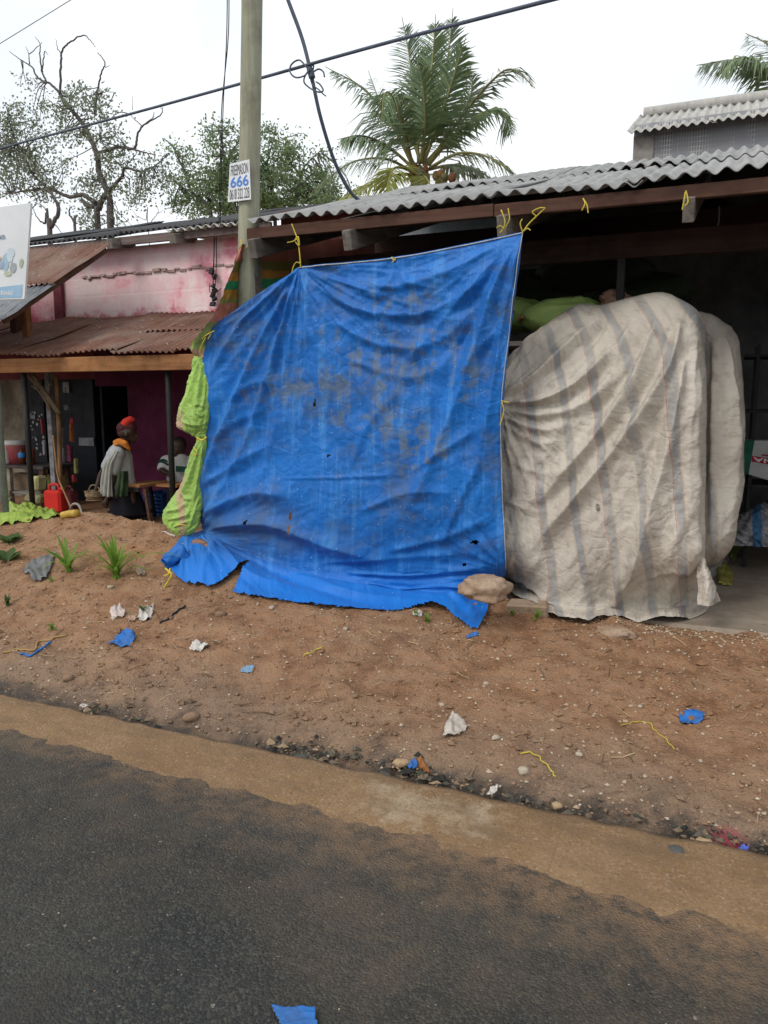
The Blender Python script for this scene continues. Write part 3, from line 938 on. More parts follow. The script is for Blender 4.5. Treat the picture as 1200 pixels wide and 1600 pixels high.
H += fan(uvp, (470, 418), 270, 3.2, 51, .022) + fan(uvp, (818, 362), 300, 3.4, 53, .020)
H += fan(uvp, (300, 840), 200, 2.6, 55, .014) + fan(uvp, (792, 892), 190, 2.6, 57, .012)
H += .012 * fbm(sx * .9 + sy * .3, sy * .8 - sx * .2, 2, 21) * (.5 + .5 * hang)
H += .0040 * (ridged(sx * 1.6 + sy * 1.5, sy * 1.1 - sx * .8, 3, 31) - 1)
H += .0022 * ridged(sx * 5 - sy * 3, sy * 5 + sx * 2, 2, 37)
edge_pin = 1 - np.exp(-((uvp[..., 1] - 375) / 35) ** 2) * .6
N = normals(P)
if N[20, 100, 1] > 0: N = -N
P = P + N * (H * edge_pin)[..., None]
# keep the skirt on top of the soil
gz = ground_z(P[..., 0], P[..., 1])
P[..., 2] = np.where(uvp[..., 1] > 830, np.maximum(P[..., 2], gz + .012), P[..., 2])
holes = [(493, 630, 2.6, 5.5), (513.5, 712, 2.6, 3.4), (455, 806, 2.2, 5), (458, 824, 1.8, 7), (742, 846, 6, 3.2), (392, 810, 1.6, 4), (727, 880, 3, 2)]
def drop_blue(U, V):
    d = np.zeros(U.shape, bool)
    for (a, b, ra, rb) in holes:
        j = 1 + .7 * vnoise(U / 3.5, V / 3.5, 4)
        d |= ((U - a) / ra) ** 2 + ((V - b) / rb) ** 2 < j
    # the rip in the skirt
    d |= inside(U, V, [(389, 884), (388, 893), (362, 934), (362, 945), (330, 945), (334, 922), (352, 914), (372, 903)])
    # ragged bottom edge and the dangling corner
    lim = np.interp(U, [245, 292, 330, 365, 420, 470, 540, 600, 640, 680, 700, 720, 735, 745, 760, 772, 800],
                    [900, 915, 922, 932, 941, 946, 953, 957, 956, 951, 962, 978, 990, 990, 968, 940, 900])
    d |= V > lim + 2.2 * vnoise(U / 7, U * 0, 12) + 1.2 * vnoise(U / 2.2, U * 0, 13)
    return d
tarp = sheet('blue_tarpaulin', P, uvp, BLUE, None, drop_blue)
tag(tarp, 'large torn blue tarpaulin hung as a screen across the front of the shed', 'tarpaulin')
ROPE_Y = plain('yellow_rope_fibre', (.62, .50, .06), .75, (.42, .33, .05), 20)
ROPE_W = plain('pale_cord', (.50, .50, .45), .8, (.34, .33, .3), 20)

# hem cord along the top and right edge (part of the tarpaulin)
hem = MB()
e1 = [P[1, j] + np.array([0, -.006, .002]) for j in range(78, 250, 4)]
hem.tube(e1, .0035, 5)
hem.build('hem_cord', ROPE_W, tarp)
hem = MB(); hem.tube([P[i, -2] + np.array([0, -.006, 0]) for i in range(0, 205, 5)], .0025, 5)
hem.build('hem_cord', ROPE_W, tarp)

# end of the tarpaulin rolled into a tube at its lower left, tied with yellow twine
def roll():
    a = atg(258, 891, .05); b = atg(290, 876, .07)
    mb = MB(); n = 18; rings = 12
    V = []; F = []
    ax = Vector(b) - Vector(a); ax.normalize(); s1 = ax.cross(Vector((0, 0, 1))).normalized(); s2 = s1.cross(ax)
    for i in range(rings):
        f = i / (rings - 1); c = Vector(a).lerp(Vector(b), f)
        rr = .040 * (1 + .14 * math.sin(f * 9)) * (1 + .5 * f)
        for k in range(n):
            an = 2 * math.pi * k / n
            r2 = rr * (1 + .18 * math.sin(an * 3 + f * 4) + .13 * math.sin(an * 5 - f * 9) + .08 * math.sin(an * 9 + f * 7))
            V.append(c + (s1 * math.cos(an) + s2 * math.sin(an)) * r2)
    for i in range(rings - 1):
        for k in range(n):
            F.append((i * n + k, i * n + (k + 1) % n, (i + 1) * n + (k + 1) % n, (i + 1) * n + k))
    o = link('rolled_end', mesh('rolled_end', V, F, True), tarp, BLUE)
    md = o.modifiers.new('thickness', 'SOLIDIFY'); md.thickness = .004
roll()

# ---------------------------------------------------------------- beige striped cover over the pile
def mat_beige():
    t = NT('striped_woven_cover'); uv = t.coord('UV')
    x, y, _ = t.sep(uv)
    n1 = t.noise(uv, 8, 6, .62); n2 = t.noise(uv, 45, 6, .7)
    wob = t.math('ADD', x, t.mr(n1, .3, .7, -.0035, .0035))
    per = .0500
    ph = t.math('FRACT', t.math('DIVIDE', t.math('ADD', wob, 1.0), per))
    def band(c, w):
        return t.mr(t.math('ABSOLUTE', t.math('SUBTRACT', ph, c)), w, w * .72)
    col = t.mix(t.mr(n1, .34, .66), (.545, .50, .435), (.43, .385, .33))
    fade = t.mr(t.noise(uv, 16, 5), .30, .64, .2, .8)
    col = t.mix(t.math('MULTIPLY', band(.30, .135), fade), col, (.205, .22, .24))
    col = t.mix(t.math('MULTIPLY', band(.43, .022), t.math('MULTIPLY', fade, .7)), col, (.42, .31, .19))
    col = t.mix(t.math('MULTIPLY', band(.165, .018), t.math('MULTIPLY', fade, .7)), col, (.42, .31, .19))
    ph2 = t.math('FRACT', t.math('DIVIDE', t.math('ADD', wob, 1.02), per * 2))
    rl = t.mr(t.math('ABSOLUTE', t.math('SUBTRACT', ph2, .78)), .011, .006)
    col = t.mix(t.math('MULTIPLY', rl, t.math('MULTIPLY', fade, .75)), col, (.36, .115, .13))
    col = t.mix(t.mr(n2, .52, .72, 0, .65), col, (.22, .185, .15))
    st = t.noise(t.coord('UV', (70, 9, 1)), 1.0, 5, .65)
    col = t.mix(t.mr(st, .55, .75, 0, .5), col, (.25, .215, .175))
    # old tear, mended with dark thread
    for (c, r) in (((.948, .793), (.0045, .008)),):
        b = t.math('MULTIPLY', t.mr(t.blob(uv, c, r), .15, .4), t.mr(n2, .42, .5))
        col = t.mix(t.math('MULTIPLY', b, .75), col, (.05, .045, .04))
    warp = t.n('ShaderNodeVectorMath', _operation='ADD')
    nz = t.n('ShaderNodeTexNoise', Vector=uv, Scale=26.0, Detail=3.0)
    sc_ = t.n('ShaderNodeVectorMath', _operation='SCALE'); t.set(sc_.inputs[0], nz.outputs['Color']); sc_.inputs['Scale'].default_value = .04
    t.set(warp.inputs[0], uv); t.set(warp.inputs[1], sc_.outputs[0])
    w = t.n('ShaderNodeTexVoronoi', _feature='DISTANCE_TO_EDGE', Vector=warp.outputs[0], Scale=42.0)
    cr = t.mr(w.outputs['Distance'], 0, .14)
    weave = t.noise(t.coord('UV', (420, 420, 1)), 1.0, 2)
    h = t.math('ADD', t.math('MULTIPLY', cr, .30), t.math('ADD', t.noise(uv, 34, 5, .68), t.math('ADD', t.math('MULTIPLY', t.noise(uv, 120, 4), .8), t.math('MULTIPLY', weave, .25))))
    nm = t.bump(h, .75, .010)
    return t.out(col, .82, nm, 0, .2)
BEIGE = mat_beige()
B = [
 [(770, 660, 5.9), (800, 640, 6.0), (850, 600, 6.1), (900, 560, 6.2), (940, 560, 6.2), (985, 560, 6.2), (1035, 560, 6.3), (1078, 565, 6.4), (1100, 570, 6.5), (1108, 570, 6.6), (1128, 580, 6.7), (1146, 600, 6.75)],
 [(770, 612, 5.15), (800, 570, 5.25), (850, 516, 5.4), (900, 478, 5.55), (938, 478, 5.5), (985, 466, 5.4), (1035, 458, 5.38), (1078, 478, 5.42), (1101, 504, 5.6), (1094, 488, 5.97), (1129, 503, 6.05), (1152, 532, 6.15)],
 [(768, 640, 4.98), (800, 606, 5.02), (850, 565, 5.1), (903, 540, 5.2), (945, 535, 5.2), (993, 528, 5.15), (1043, 525, 5.12), (1086, 535, 5.18), (1101, 547, 5.45), (1092, 541, 5.8), (1132, 555, 5.75), (1158, 580, 5.95)],
 [(768, 690, 4.98), (802, 672, 4.98), (852, 652, 5.02), (906, 640, 5.06), (950, 632, 5.06), (1000, 625, 5.02), (1050, 622, 5.0), (1089, 628, 5.06), (1102, 637, 5.3), (1091, 631, 5.619999999999999), (1132, 640, 5.55), (1160, 650, 5.8)],
 [(770, 780, 4.99), (806, 772, 4.98), (856, 765, 4.98), (910, 758, 5.0), (955, 755, 5.0), (1003, 752, 4.98), (1050, 750, 4.97), (1087, 752, 5.03), (1101, 757, 5.25), (1090, 751, 5.5), (1129, 755, 5.46), (1158, 745, 5.7)],
 [(776, 870, 5.0), (812, 872, 4.98), (862, 872, 4.97), (914, 870, 4.98), (960, 868, 4.98), (1006, 868, 4.97), (1050, 868, 4.97), (1086, 868, 5.03), (1101, 872, 5.2), (1090, 866, 5.3999999999999995), (1122, 865, 5.42), (1148, 845, 5.62)],
]
netb = [[tuple(at(u, v, Y=Y)) + (u, v) for (u, v, Y) in row] for row in B]
for lift, row in ((.06, [(786, 910), (822, 930), (868, 945), (918, 948), (962, 945), (1008, 948), (1050, 945), (1089, 936), (1103, 920), (1093, 896), (1118, 884), (1140, 858)]),
                  (.012, [(792, 928), (830, 952), (874, 972), (922, 975), (966, 967), (1010, 974), (1052, 972), (1092, 962), (1108, 944), (1096, 908), (1120, 898), (1142, 868)])):
    rr = []
    for (u, v) in row:
        p = at(u, v, z=.215 + lift) if u > 830 else atg(u, v, lift)
        rr.append(tuple(p) + (u, v))
    netb.append(rr)
for r in netb:                      # the far side of the pile, turned away from the road
    q = r[-1]; r.append((q[0] - .04, q[1] + .55, q[2] - .02, q[3] + 28, q[4]))
S = lattice(netb, 300, 300)
P, uvb = S[..., :3].copy(), S[..., 3:].copy()
# sheet coordinates: stripes run down the cloth, leaning as it was thrown over
su = uvb[..., 0] - .13 * (uvb[..., 1] - 900) * sstep((1190 - uvb[..., 0]) / 320) + np.maximum(0, 580 - uvb[..., 1]) ** 2 / 420
uvc = np.stack([su, uvb[..., 1]], -1)
fb = [
 ([(785, 632), (860, 622), (930, 580), (1000, 510)], 8, .034), ([(785, 640), (860, 650), (930, 625), (985, 575)], 8, .030), ([(786, 625), (840, 585), (900, 535), (960, 490)], 8, .032),
 ([(785, 650), (845, 672), (900, 660)], 7, .024), ([(786, 660), (835, 690), (880, 690)], 7, .018), ([(788, 612), (830, 560), (880, 510), (915, 485)], 7, .028), ([(790, 605), (815, 565), (850, 525), (880, 500)], 6, .022),
 ([(1062, 500), (1040, 590), (985, 680), (905, 770), (810, 880)], 13, .048), ([(1030, 490), (1000, 580), (950, 660), (880, 740), (830, 800)], 11, .032),
 ([(1068, 560), (1050, 660), (1030, 760), (995, 870), (955, 950)], 14, .045), ([(990, 500), (960, 580), (910, 650)], 10, .026), ([(1000, 640), (985, 700), (940, 780)], 9, .022),
 ([(1010, 560), (985, 640), (970, 700)], 9, .020), ([(960, 500), (920, 560), (880, 600)], 9, .022), ([(1085, 520), (1078, 620), (1072, 740), (1080, 860)], 10, .020),
 ([(940, 480), (945, 500), (930, 540)], 7, -.024), ([(1096, 560), (1093, 680), (1096, 800), (1100, 900)], 6, -.02), ([(1128, 520), (1140, 600), (1143, 700), (1135, 820)], 7, .03), ([(1115, 520), (1118, 640), (1116, 760), (1112, 860)], 6, .022),
 ([(1030, 760), (1010, 850), (985, 900)], 9, .016), ([(860, 780), (850, 850), (830, 900)], 10, .016), ([(900, 800), (890, 880), (900, 950)], 12, .014), ([(800, 720), (850, 740), (890, 730)], 7, .012), ([(790, 780), (840, 800), (870, 790)], 7, .010),
 ([(800, 900), (850, 930), (880, 960)], 7, .022), ([(950, 955), (965, 900), (985, 850)], 8, .016), ([(1040, 960), (1045, 880), (1060, 800)], 9, .014), ([(1005, 905), (1050, 890), (1085, 890)], 5, .012),
]
H = fold_field(uvb, fb)
sx, sy = uvb[..., 0] / 100, uvb[..., 1] / 100
al, ac = sx * .50 - sy * .87, sx * .87 + sy * .50          # along and across the thrown folds
H += .030 * ridged(ac * 1.15, al * .28, 2, 81, .45) * (.35 + .65 * sstep((uvb[..., 1] - 520) / 120))
H += fan(uvb, (785, 635), 150, 3.2, 91, .020)
H += .9 * fold_field(uvb, [f for f in fb if f[2] > .03])
H += .010 * fbm(ac * 1.6, al * .6, 2, 83)
H += .0060 * (ridged(ac * 3.0, al * 1.2, 3, 85) - 1)
H += .0042 * ridged(ac * 6.5, al * 3.5, 3, 88)
H *= 1 - .8 * np.exp(-((uvb[..., 1] - 470) / 30) ** 2)
H *= np.clip((1176 - uvb[..., 0]) / 40, .4, 1)
H += .012 * ridged(sx * 3, sy * 9, 2, 89) * sstep((uvb[..., 1] - 940) / 25)
N = normals(P)
if N[150, 120, 1] > 0: N = -N
damp = np.clip(1 - .75 * np.exp(-((uvb[..., 0] - 1100) / 9) ** 2), 0, 1)
P = P + N * (H * damp)[..., None]
P[..., 2] = np.maximum(P[..., 2], ground_z(P[..., 0], P[..., 1]) + .006)
P[..., 2] = np.where(P[..., 1] > 4.98, np.maximum(P[..., 2], .227), P[..., 2])
def drop_beige(U, V):
    d = np.zeros(U.shape, bool)
    return d
cover = sheet('striped_cover', P, uvc, BEIGE, None, None)
tag(cover, 'dirty beige woven cover with grey stripes draped over a tall pile of goods', 'tarpaulin')

# loose corner of the cover kicked out at its lower right
FL = [[(1090, 868, 5.10), (1098, 872, 5.06), (1104, 884, 5.10)], [(1091, 896, 5.06), (1104, 900, 5.00), (1114, 912, 5.08)], [(1092, 920, 5.02), (1108, 924, 4.97), (1122, 930, 5.08)], [(1090, 944, 5.0), (1108, 946, 4.98), (1124, 938, 5.12)]]
S = lattice([[tuple(at(u, v, Y=Y)) + (u, v) for (u, v, Y) in r] for r in FL], 40, 60)
Pf, uf = S[..., :3].copy(), S[..., 3:].copy()
Nf = normals(Pf)
if Nf[30, 20, 1] > 0: Nf = -Nf
Pf = Pf + Nf * (.008 * ridged(uf[..., 0] / 12 + uf[..., 1] / 50, uf[..., 1] / 50, 2, 7) + .002 * ridged(uf[..., 0] / 7, uf[..., 1] / 9, 2, 8))[..., None]
Pf[..., 2] = np.maximum(Pf[..., 2], .228)
sheet('loose_corner', Pf, uf, BEIGE, cover)

# ---------------------------------------------------------------- striped curtain: side of the shed and the part pulled out to the left
def mat_curtain():
    t = NT('striped_shade_sheet'); uv = t.coord('UV'); x, y, _ = t.sep(uv)
    n1 = t.noise(uv, 20, 5)
    yy = t.math('ADD', y, t.mr(n1, .3, .7, -.004, .004))
    rp = t.n('ShaderNodeValToRGB', Fac=yy); cr = rp.color_ramp; cr.interpolation = 'CONSTANT'
    stops = [(0, (.36, .12, .08)), (.36, (.40, .125, .085)), (.405, (.20, .17, .04)), (.418, (.50, .22, .045)), (.431, (.03, .27, .12)), (.449, (.52, .27, .04)), (.462, (.26, .30, .06)), (.472, (.62, .20, .15)), (.495, (.33, .42, .11)), (.535, (.50, .32, .17)), (.60, (.33, .42, .11))]
    cr.elements[0].position = 0; cr.elements[0].color = (*stops[0][1], 1)
    cr.elements[1].position = stops[1][0]; cr.elements[1].color = (*stops[1][1], 1)
    for p_, c_ in stops[2:]:
        e = cr.elements.new(p_); e.color = (*c_, 1)
    col = t.mix(t.mr(n1, .45, .7, 0, .4), rp.outputs[0], (.30, .20, .13))
    t.b.inputs['Transmission Weight'].default_value = 0
    return t.out(col, .6, t.bump(t.noise(uv, 60, 4), .3, .004), 0, .3)
CURTAIN = mat_curtain()
cx = float(at(397, 420, Y=5.02)[0])
rows = []
for v, in ((372,), (420,), (470,), (520,), (600,), (700,), (800,)):
    row = []
    for (Y, dx) in ((5.02, 0), (5.5, .03), (6.2, -.03), (6.9, .03), (7.6, 0), (8.12, 0)):
        z0_ = float(at(425, v, Y=5.12)[2]); f_ = (Y * math.cos(YAW) - cx * math.sin(YAW)) / (5.12 * math.cos(YAW) - cx * math.sin(YAW))
        z = min(1.65 + (z0_ - 1.65) * f_, EAVE_Z - .03 + (Y - EAVE_Y) * .28)
        row.append((cx + dx, Y, z, 400 + (Y - 5) * 120, v))
    rows.append(row)
S = lattice(rows, 90, 60)
Pc, uvx = S[..., :3].copy(), S[..., 3:]
Pc[..., 0] += .03 * fbm(uvx[..., 0] / 40, uvx[..., 1] / 120, 3, 5)
cur = sheet('striped_curtain', Pc, uvx, CURTAIN)
tag(cur, 'orange and green striped plastic curtain closing the shed side behind the pole', 'curtain')

# outer flap pulled from the pole top down to the tie at the tarpaulin's upper left
G = [
 [(373, 388, 4.86), (382, 382, 4.885), (394, 384, 5.10)],
 [(360, 432, 4.78), (370, 432, 4.87), (394, 434, 5.12)],
 [(347, 470, 4.73), (362, 474, 4.86), (394, 478, 5.12)],
 [(332, 494, 4.71), (348, 503, 4.83), (388, 518, 5.08)],
 [(311, 522, 4.72), (325, 526, 4.79), (346, 530, 4.9)],
 [(298, 540, 4.74), (306, 545, 4.77), (328, 540, 4.83)],
 [(303, 556, 4.80), (312, 560, 4.80), (322, 556, 4.82)],
]
S = lattice([[tuple(at(u, v, Y=Y)) + (u, v) for (u, v, Y) in r] for r in G], 50, 80)
Pg, uvg = S[..., :3].copy(), S[..., 3:]
N = normals(Pg)
if N[20, 20, 1] > 0: N = -N
Pg = Pg + N * (.018 * fbm(uvg[..., 0] / 18, uvg[..., 1] / 40, 3, 15) + .008 * ridged(uvg[..., 0] / 14, uvg[..., 1] / 30, 2, 17))[..., None]
uvg2 = uvg.copy(); uvg2[..., 1] = uvg[..., 1] - .12 * (392 - uvg[..., 0])
flap = sheet('outer_flap', Pg, uvg2, CURTAIN, cur)

# ---------------------------------------------------------------- lime green sacking tied down the tarpaulin's left edge
def mat_lime():
    t = NT('lime_woven_plastic'); uv = t.coord('UV'); x, y, _ = t.sep(uv)
    n1 = t.noise(uv, 14, 5); n2 = t.noise(uv, 60, 5)
    col = t.mix(t.mr(n1, .35, .68), (.29, .47, .085), (.21, .34, .065))
    col = t.mix(t.mr(n2, .58, .74, 0, .45), col, (.30, .28, .11))
    fr = t.math('MULTIPLY', t.mr(t.math('ABSOLUTE', t.math('SUBTRACT', t.math('ADD', x, t.mr(n1, .3, .7, -.003, .003)), .2835)), .0062, .0048), t.mr(y, .63, .66))
    col = t.mix(t.math('MULTIPLY', fr, .85), col, (.40, .26, .16))
    nm = t.bump(t.math('ADD', t.noise(uv, 50, 4, .65), t.noise(t.coord('UV', (500, 500, 1)), 1.0, 1)), .4, .006)
    t.b.inputs['Sheen Weight'].default_value = .1
    return t.out(col, .5, nm, 0, .4)
LIME = mat_lime()
def pouch(rows, seed, name, parent, fo, fans):
    """a gathered pouch of sheeting: rows give (uL, uR, v, Y, depth); creased like the other sheets"""
    net_ = []
    for (uL, uR, v, Y, dp) in rows:
        rr = []
        for f, k in ((-.02, -.9), (.0, .0), (.16, .62), (.38, .95), (.62, 1.0), (.84, .7), (1.0, .25), (1.03, -.6)):
            u = uL + (uR - uL) * f
            rr.append(tuple(at(u, v, Y=Y - dp * k)) + (u, v))
        net_.append(rr)
    S_ = lattice(net_, 90, 130)
    V, UV = S_[..., :3].copy(), S_[..., 3:]
    h = fold_field(UV, fo)
    for (c, k, a) in fans:
        h += fan(UV, c, 75, k, seed, a)
    x_, y_ = UV[..., 0], UV[..., 1]
    h += .006 * fbm(x_ / 14, y_ / 30, 2, seed + 1) + .0042 * (ridged(x_ / 9 + y_ / 16, y_ / 14 - x_ / 20, 3, seed + 2, .6) - 1)
    N_ = normals(V)
    if N_[65, 45, 1] > 0: N_ = -N_
    V = V + N_ * h[..., None]
    return sheet(name, V, UV, LIME, parent)
lime = pouch([(304, 323, 552, 4.84, .012), (300, 326, 580, 4.84, .025), (293, 327, 605, 4.84, .04), (284, 326, 632, 4.84, .055), (279, 325, 654, 4.84, .06), (281, 323, 668, 4.84, .045), (297, 321, 676, 4.84, .02), (308, 322, 684, 4.84, .008)], 7, 'lime_sacking', None,
 [([(312, 560), (303, 600), (286, 645)], 3.5, .020), ([(318, 565), (312, 610), (306, 650)], 3.5, .018), ([(322, 580), (320, 620), (312, 655)], 3, .012), ([(284, 655), (296, 662), (318, 664)], 3, .012), ([(306, 636), (313, 632), (319, 638)], 2.2, .012), ([(308, 645), (314, 650), (320, 645)], 2.2, .010), ([(296, 610), (290, 635), (286, 650)], 2.5, .010)], [((314, 556), 3.0, .010), ((316, 684), 2.4, .012)])
tag(lime, 'lime green plastic sacking bunched and tied down the edge of the blue tarpaulin', 'sacking')
pouch([(310, 322, 680, 4.85, .008), (304, 322, 700, 4.86, .02), (292, 319, 730, 4.88, .035), (281, 315, 760, 4.90, .045), (266, 314, 785, 4.90, .055), (256, 312, 800, 4.90, .06), (258, 310, 815, 4.90, .055), (266, 304, 828, 4.90, .04), (277, 294, 836, 4.9, .015)], 19, 'lower_pouch', lime,
 [([(316, 690), (300, 740), (276, 790)], 3.5, .018), ([(318, 695), (310, 745), (300, 800)], 3.5, .018), ([(260, 800), (280, 795), (296, 782)], 3, .013), ([(262, 812), (282, 808), (300, 800)], 3, .012), ([(312, 775), (304, 800), (296, 826)], 3, .014), ([(270, 824), (284, 818), (300, 812)], 2.6, .010), ([(284, 770), (292, 780), (304, 776)], 2.6, .010)], [((317, 684), 2.6, .014), ((284, 838), 2.0, .010)])
def rope(name, pts, r, mat, n=None, parent=None, rad_n=6):
    C = crom(np.asarray(pts, float), n or max(8, len(pts) * 6))
    return MB().tube(C, r, rad_n).build(name, mat, parent, smooth=True)
def circ(u, v, Y, ru, rv, n=10):
    return [at(u + ru * math.cos(a), v + rv * math.sin(a), Y=Y + .06 * math.sin(a * .5)) for a in np.linspace(0, 2 * math.pi, n)]
rope('tie', [at(308, 684, Y=4.80), at(316, 688, Y=4.77), at(323, 683, Y=4.78)], .008, ROPE_Y, parent=lime)
rope('tie', [at(276, 821, Y=4.80), at(283, 820, Y=4.79), at(292, 822, Y=4.80)], .006, ROPE_Y, parent=lime)
rope('tie', [at(303, 700, Y=4.8), at(308, 706, Y=4.78), at(306, 712, Y=4.8), at(301, 708, Y=4.8)], .005, ROPE_Y, parent=lime)

# ================================================================== POLE, POSTER, WIRES, SIGN
def solid(o, th):
    md = o.modifiers.new('thickness', 'SOLIDIFY'); md.thickness = th; md.offset = 0
    return o

PY = 4.98
def pole():
    a = at(387, 480, Y=PY); b = at(394, 0, Y=PY)
    d = (b - a) / (b[2] - a[2])
    base = a + d * (0.2 - a[2]); top = a + d * (7.6 - a[2])
    e = empty('utility_pole', base)
    C = [base + (top - base) * f for f in np.linspace(0, 1, 40)]
    V = []; F = []; n = 28
    for i, c in enumerate(C):
        r = .079 - .010 * i / 39
        for k in range(n):
            an = 2 * math.pi * k / n
            rr = r * (1 + .018 * float(vnoise(an * 2.2, c[2] * .6, 3)) + .02 * float(vnoise(an * 5, c[2] * 4, 5)))
            V.append((c[0] + rr * math.cos(an), c[1] + rr * math.sin(an), c[2]))
    for i in range(len(C) - 1):
        for k in range(n):
            F.append((i * n + k, i * n + (k + 1) % n, (i + 1) * n + (k + 1) % n, (i + 1) * n + k))
    link('shaft', mesh('shaft', V, F, True), e, POLEWOOD)
    # second, darker prop lashed behind it under the eave
    q = at(397, 420, Y=PY + .02)
    MB().box((q[0], PY + .02, 1.52), (.07, .10, 2.45)).build('lashed_prop', TIMBER_GREY, e, bevel=.005)
    tag(e, 'tall pale wooden utility pole standing at the shed corner', 'pole')
    return e
pole_o = pole()
rope('twine', [at(376, 375, Y=4.88), at(378, 382, Y=4.87), at(374, 388, Y=4.88), at(375, 394, Y=4.89)], .006, ROPE_Y, parent=pole_o)
rope('twine', [at(385, 388, Y=4.87), at(390, 384, Y=4.86), at(397, 387, Y=4.87), at(393, 396, Y=4.87), at(394, 403, Y=4.88)], .006, ROPE_Y, parent=pole_o)

def text_quad(name, s, quad, rect, mat, parent, off=.002, flip=False, bold=False):
    """lettering fitted into a rectangle (0..1, y down) of a flat quad TL,TR,BR,BL"""
    cu = bpy.data.curves.new('lettering', 'FONT'); cu.body = s
    if bold: cu.offset = .018
    o = bpy.data.objects.new('lettering', cu); COL.objects.link(o)
    dg = bpy.context.evaluated_depsgraph_get()
    me = bpy.data.meshes.new_from_object(o.evaluated_get(dg))
    bpy.data.objects.remove(o); bpy.data.curves.remove(cu)
    co = np.empty(len(me.vertices) * 3); me.vertices.foreach_get('co', co); co = co.reshape(-1, 3)
    lo, hi = co.min(0), co.max(0)
    f = (co - lo) / np.maximum(hi - lo, 1e-6)
    fx, fy = f[:, 0], 1 - f[:, 1]
    if flip: fx, fy = 1 - fx, 1 - fy
    x0, y0, x1, y1 = rect
    sx = x0 + (x1 - x0) * fx; sy = y0 + (y1 - y0) * fy
    TL, TR, BR, BL = [np.asarray(q, float) for q in quad]
    Pq = (TL * (1 - sx)[:, None] + TR * sx[:, None]) * (1 - sy)[:, None] + (BL * (1 - sx)[:, None] + BR * sx[:, None]) * sy[:, None]
    nrm = np.cross(TR - TL, BL - TL); nrm /= np.linalg.norm(nrm)
    if nrm[1] > 0: nrm = -nrm
    Pq = Pq + nrm * off
    me.vertices.foreach_set('co', Pq.ravel()); me.materials.clear(); me.update()
    return link(name, me, parent, mat)

def quad_panel(name, quad, mat, parent=None, th=.004, n=1):
    TL, TR, BR, BL = [Vector(q) for q in quad]
    nr = (TR - TL).cross(BL - TL).normalized()
    if nr.y > 0: nr = -nr
    V = [TL, TR, BR, BL] + [p - nr * th for p in (TL, TR, BR, BL)]
    F = [(0, 3, 2, 1), (4, 5, 6, 7), (0, 1, 5, 4), (1, 2, 6, 5), (2, 3, 7, 6), (3, 0, 4, 7)]
    return link(name, mesh(name, V, F), parent, mat)

PAPER = plain('white_paper', (.78, .79, .80), .7, (.68, .69, .71), 8)
INK = plain('grey_black_ink', (.045, .048, .055), .6, (.09, .09, .10), 30)
INKBLUE = plain('blue_ink', (.06, .20, .62), .6, (.10, .28, .66), 30)
Q = [at(359, 256, Y=4.885), at(389.5, 249, Y=4.88), at(392, 311.5, Y=4.88), at(356, 316, Y=4.885)]
poster = quad_panel('poster', Q, PAPER, None, .003)
tag(poster, 'white paper poster with blue 666 pasted on the wooden pole', 'poster')
text_quad('lettering', 'FREEMASON', Q, (.08, .06, .93, .33), INK, poster)
text_quad('number', '666', Q, (.09, .36, .93, .64), INKBLUE, poster, bold=True)
text_quad('lettering', '0618 322 228', Q, (.07, .68, .95, .95), INK, poster)

# wires
def wire(name, label, pts, r, group=None, mat=None):
    o = rope(name, pts, r, mat or WIRE, 40)
    return tag(o, label, 'cable', group)
WIREB = plain('bluish_cable', (.10, .12, .16), .5, (.07, .085, .12))
wire('power_cable', 'thick grey cable crossing the sky in front of the palm and pole', [at(-500, 380, Y=7.8), at(-80, 257, Y=6.6), at(0, 232, Y=6.4), at(200, 179, Y=5.9), at(400, 124, Y=5.4), at(600, 68, Y=4.9), at(860, 0, Y=4.4), at(980, -32, Y=4.2), at(1500, -175, Y=3.5), at(2300, -400, Y=2.8)], .011, mat=WIREB)
sv = wire('service_cable', 'drooping service cable with looped slack running down onto the shed roof', [at(436, -40, Y=5.25), at(450, 0, Y=5.2), at(472, 60, Y=5.2), at(486, 115, Y=5.2), at(500, 180, Y=5.25), at(520, 245, Y=5.4), at(542, 292, Y=5.6), at(560, 312, Y=5.8), at(575, 317, Y=6.0)], .014, mat=WIREB)
def loop(pts, r=.006):
    rope('slack_loop', [at(u, v, Y=5.17 + .02 * math.sin(i)) for i, (u, v) in enumerate(pts)], r, WIREB, 40, sv)
loop([(480, 106), (468, 94), (456, 100), (453, 112), (462, 121), (476, 118), (484, 108)])
loop([(484, 108), (477, 118), (475, 128), (482, 136), (492, 142), (500, 144), (505, 141), (500, 132), (494, 128)])
loop([(490, 112), (498, 108), (505, 112), (507, 120)], .006)
loop([(486, 104), (490, 102), (489, 110), (486, 112)], .005)
loop([(484, 118), (488, 132), (498, 140), (505, 147), (509, 150)], .005)
rope('tape_joint', [at(484, 107, Y=5.19), at(488, 122, Y=5.19)], .024, WIREB, 8, sv)
wire('thin_wire', 'thin pale wire at the top left corner of the sky', [at(-60, 105, Y=9), at(0, 68, Y=9), at(110, 0, Y=9), at(160, -32, Y=9)], .006, mat=plain('pale_wire', (.45, .45, .47), .6))
for (a, b, lb) in ((355.5, 347, 'left of the two thin wires hanging down beside the wooden pole'), (358, 345, 'right of the two thin wires hanging down beside the wooden pole')):
    wire('down_wire', lb, [at(a, -30, Y=6.8), at(a - 1.5, 60, Y=6.9), at(b + 2, 160, Y=7.1), at(b, 225, Y=7.2), at(b - 2, 300, Y=7.35), at(b - 3, 352, Y=7.45)], .005, 'wires beside the pole')
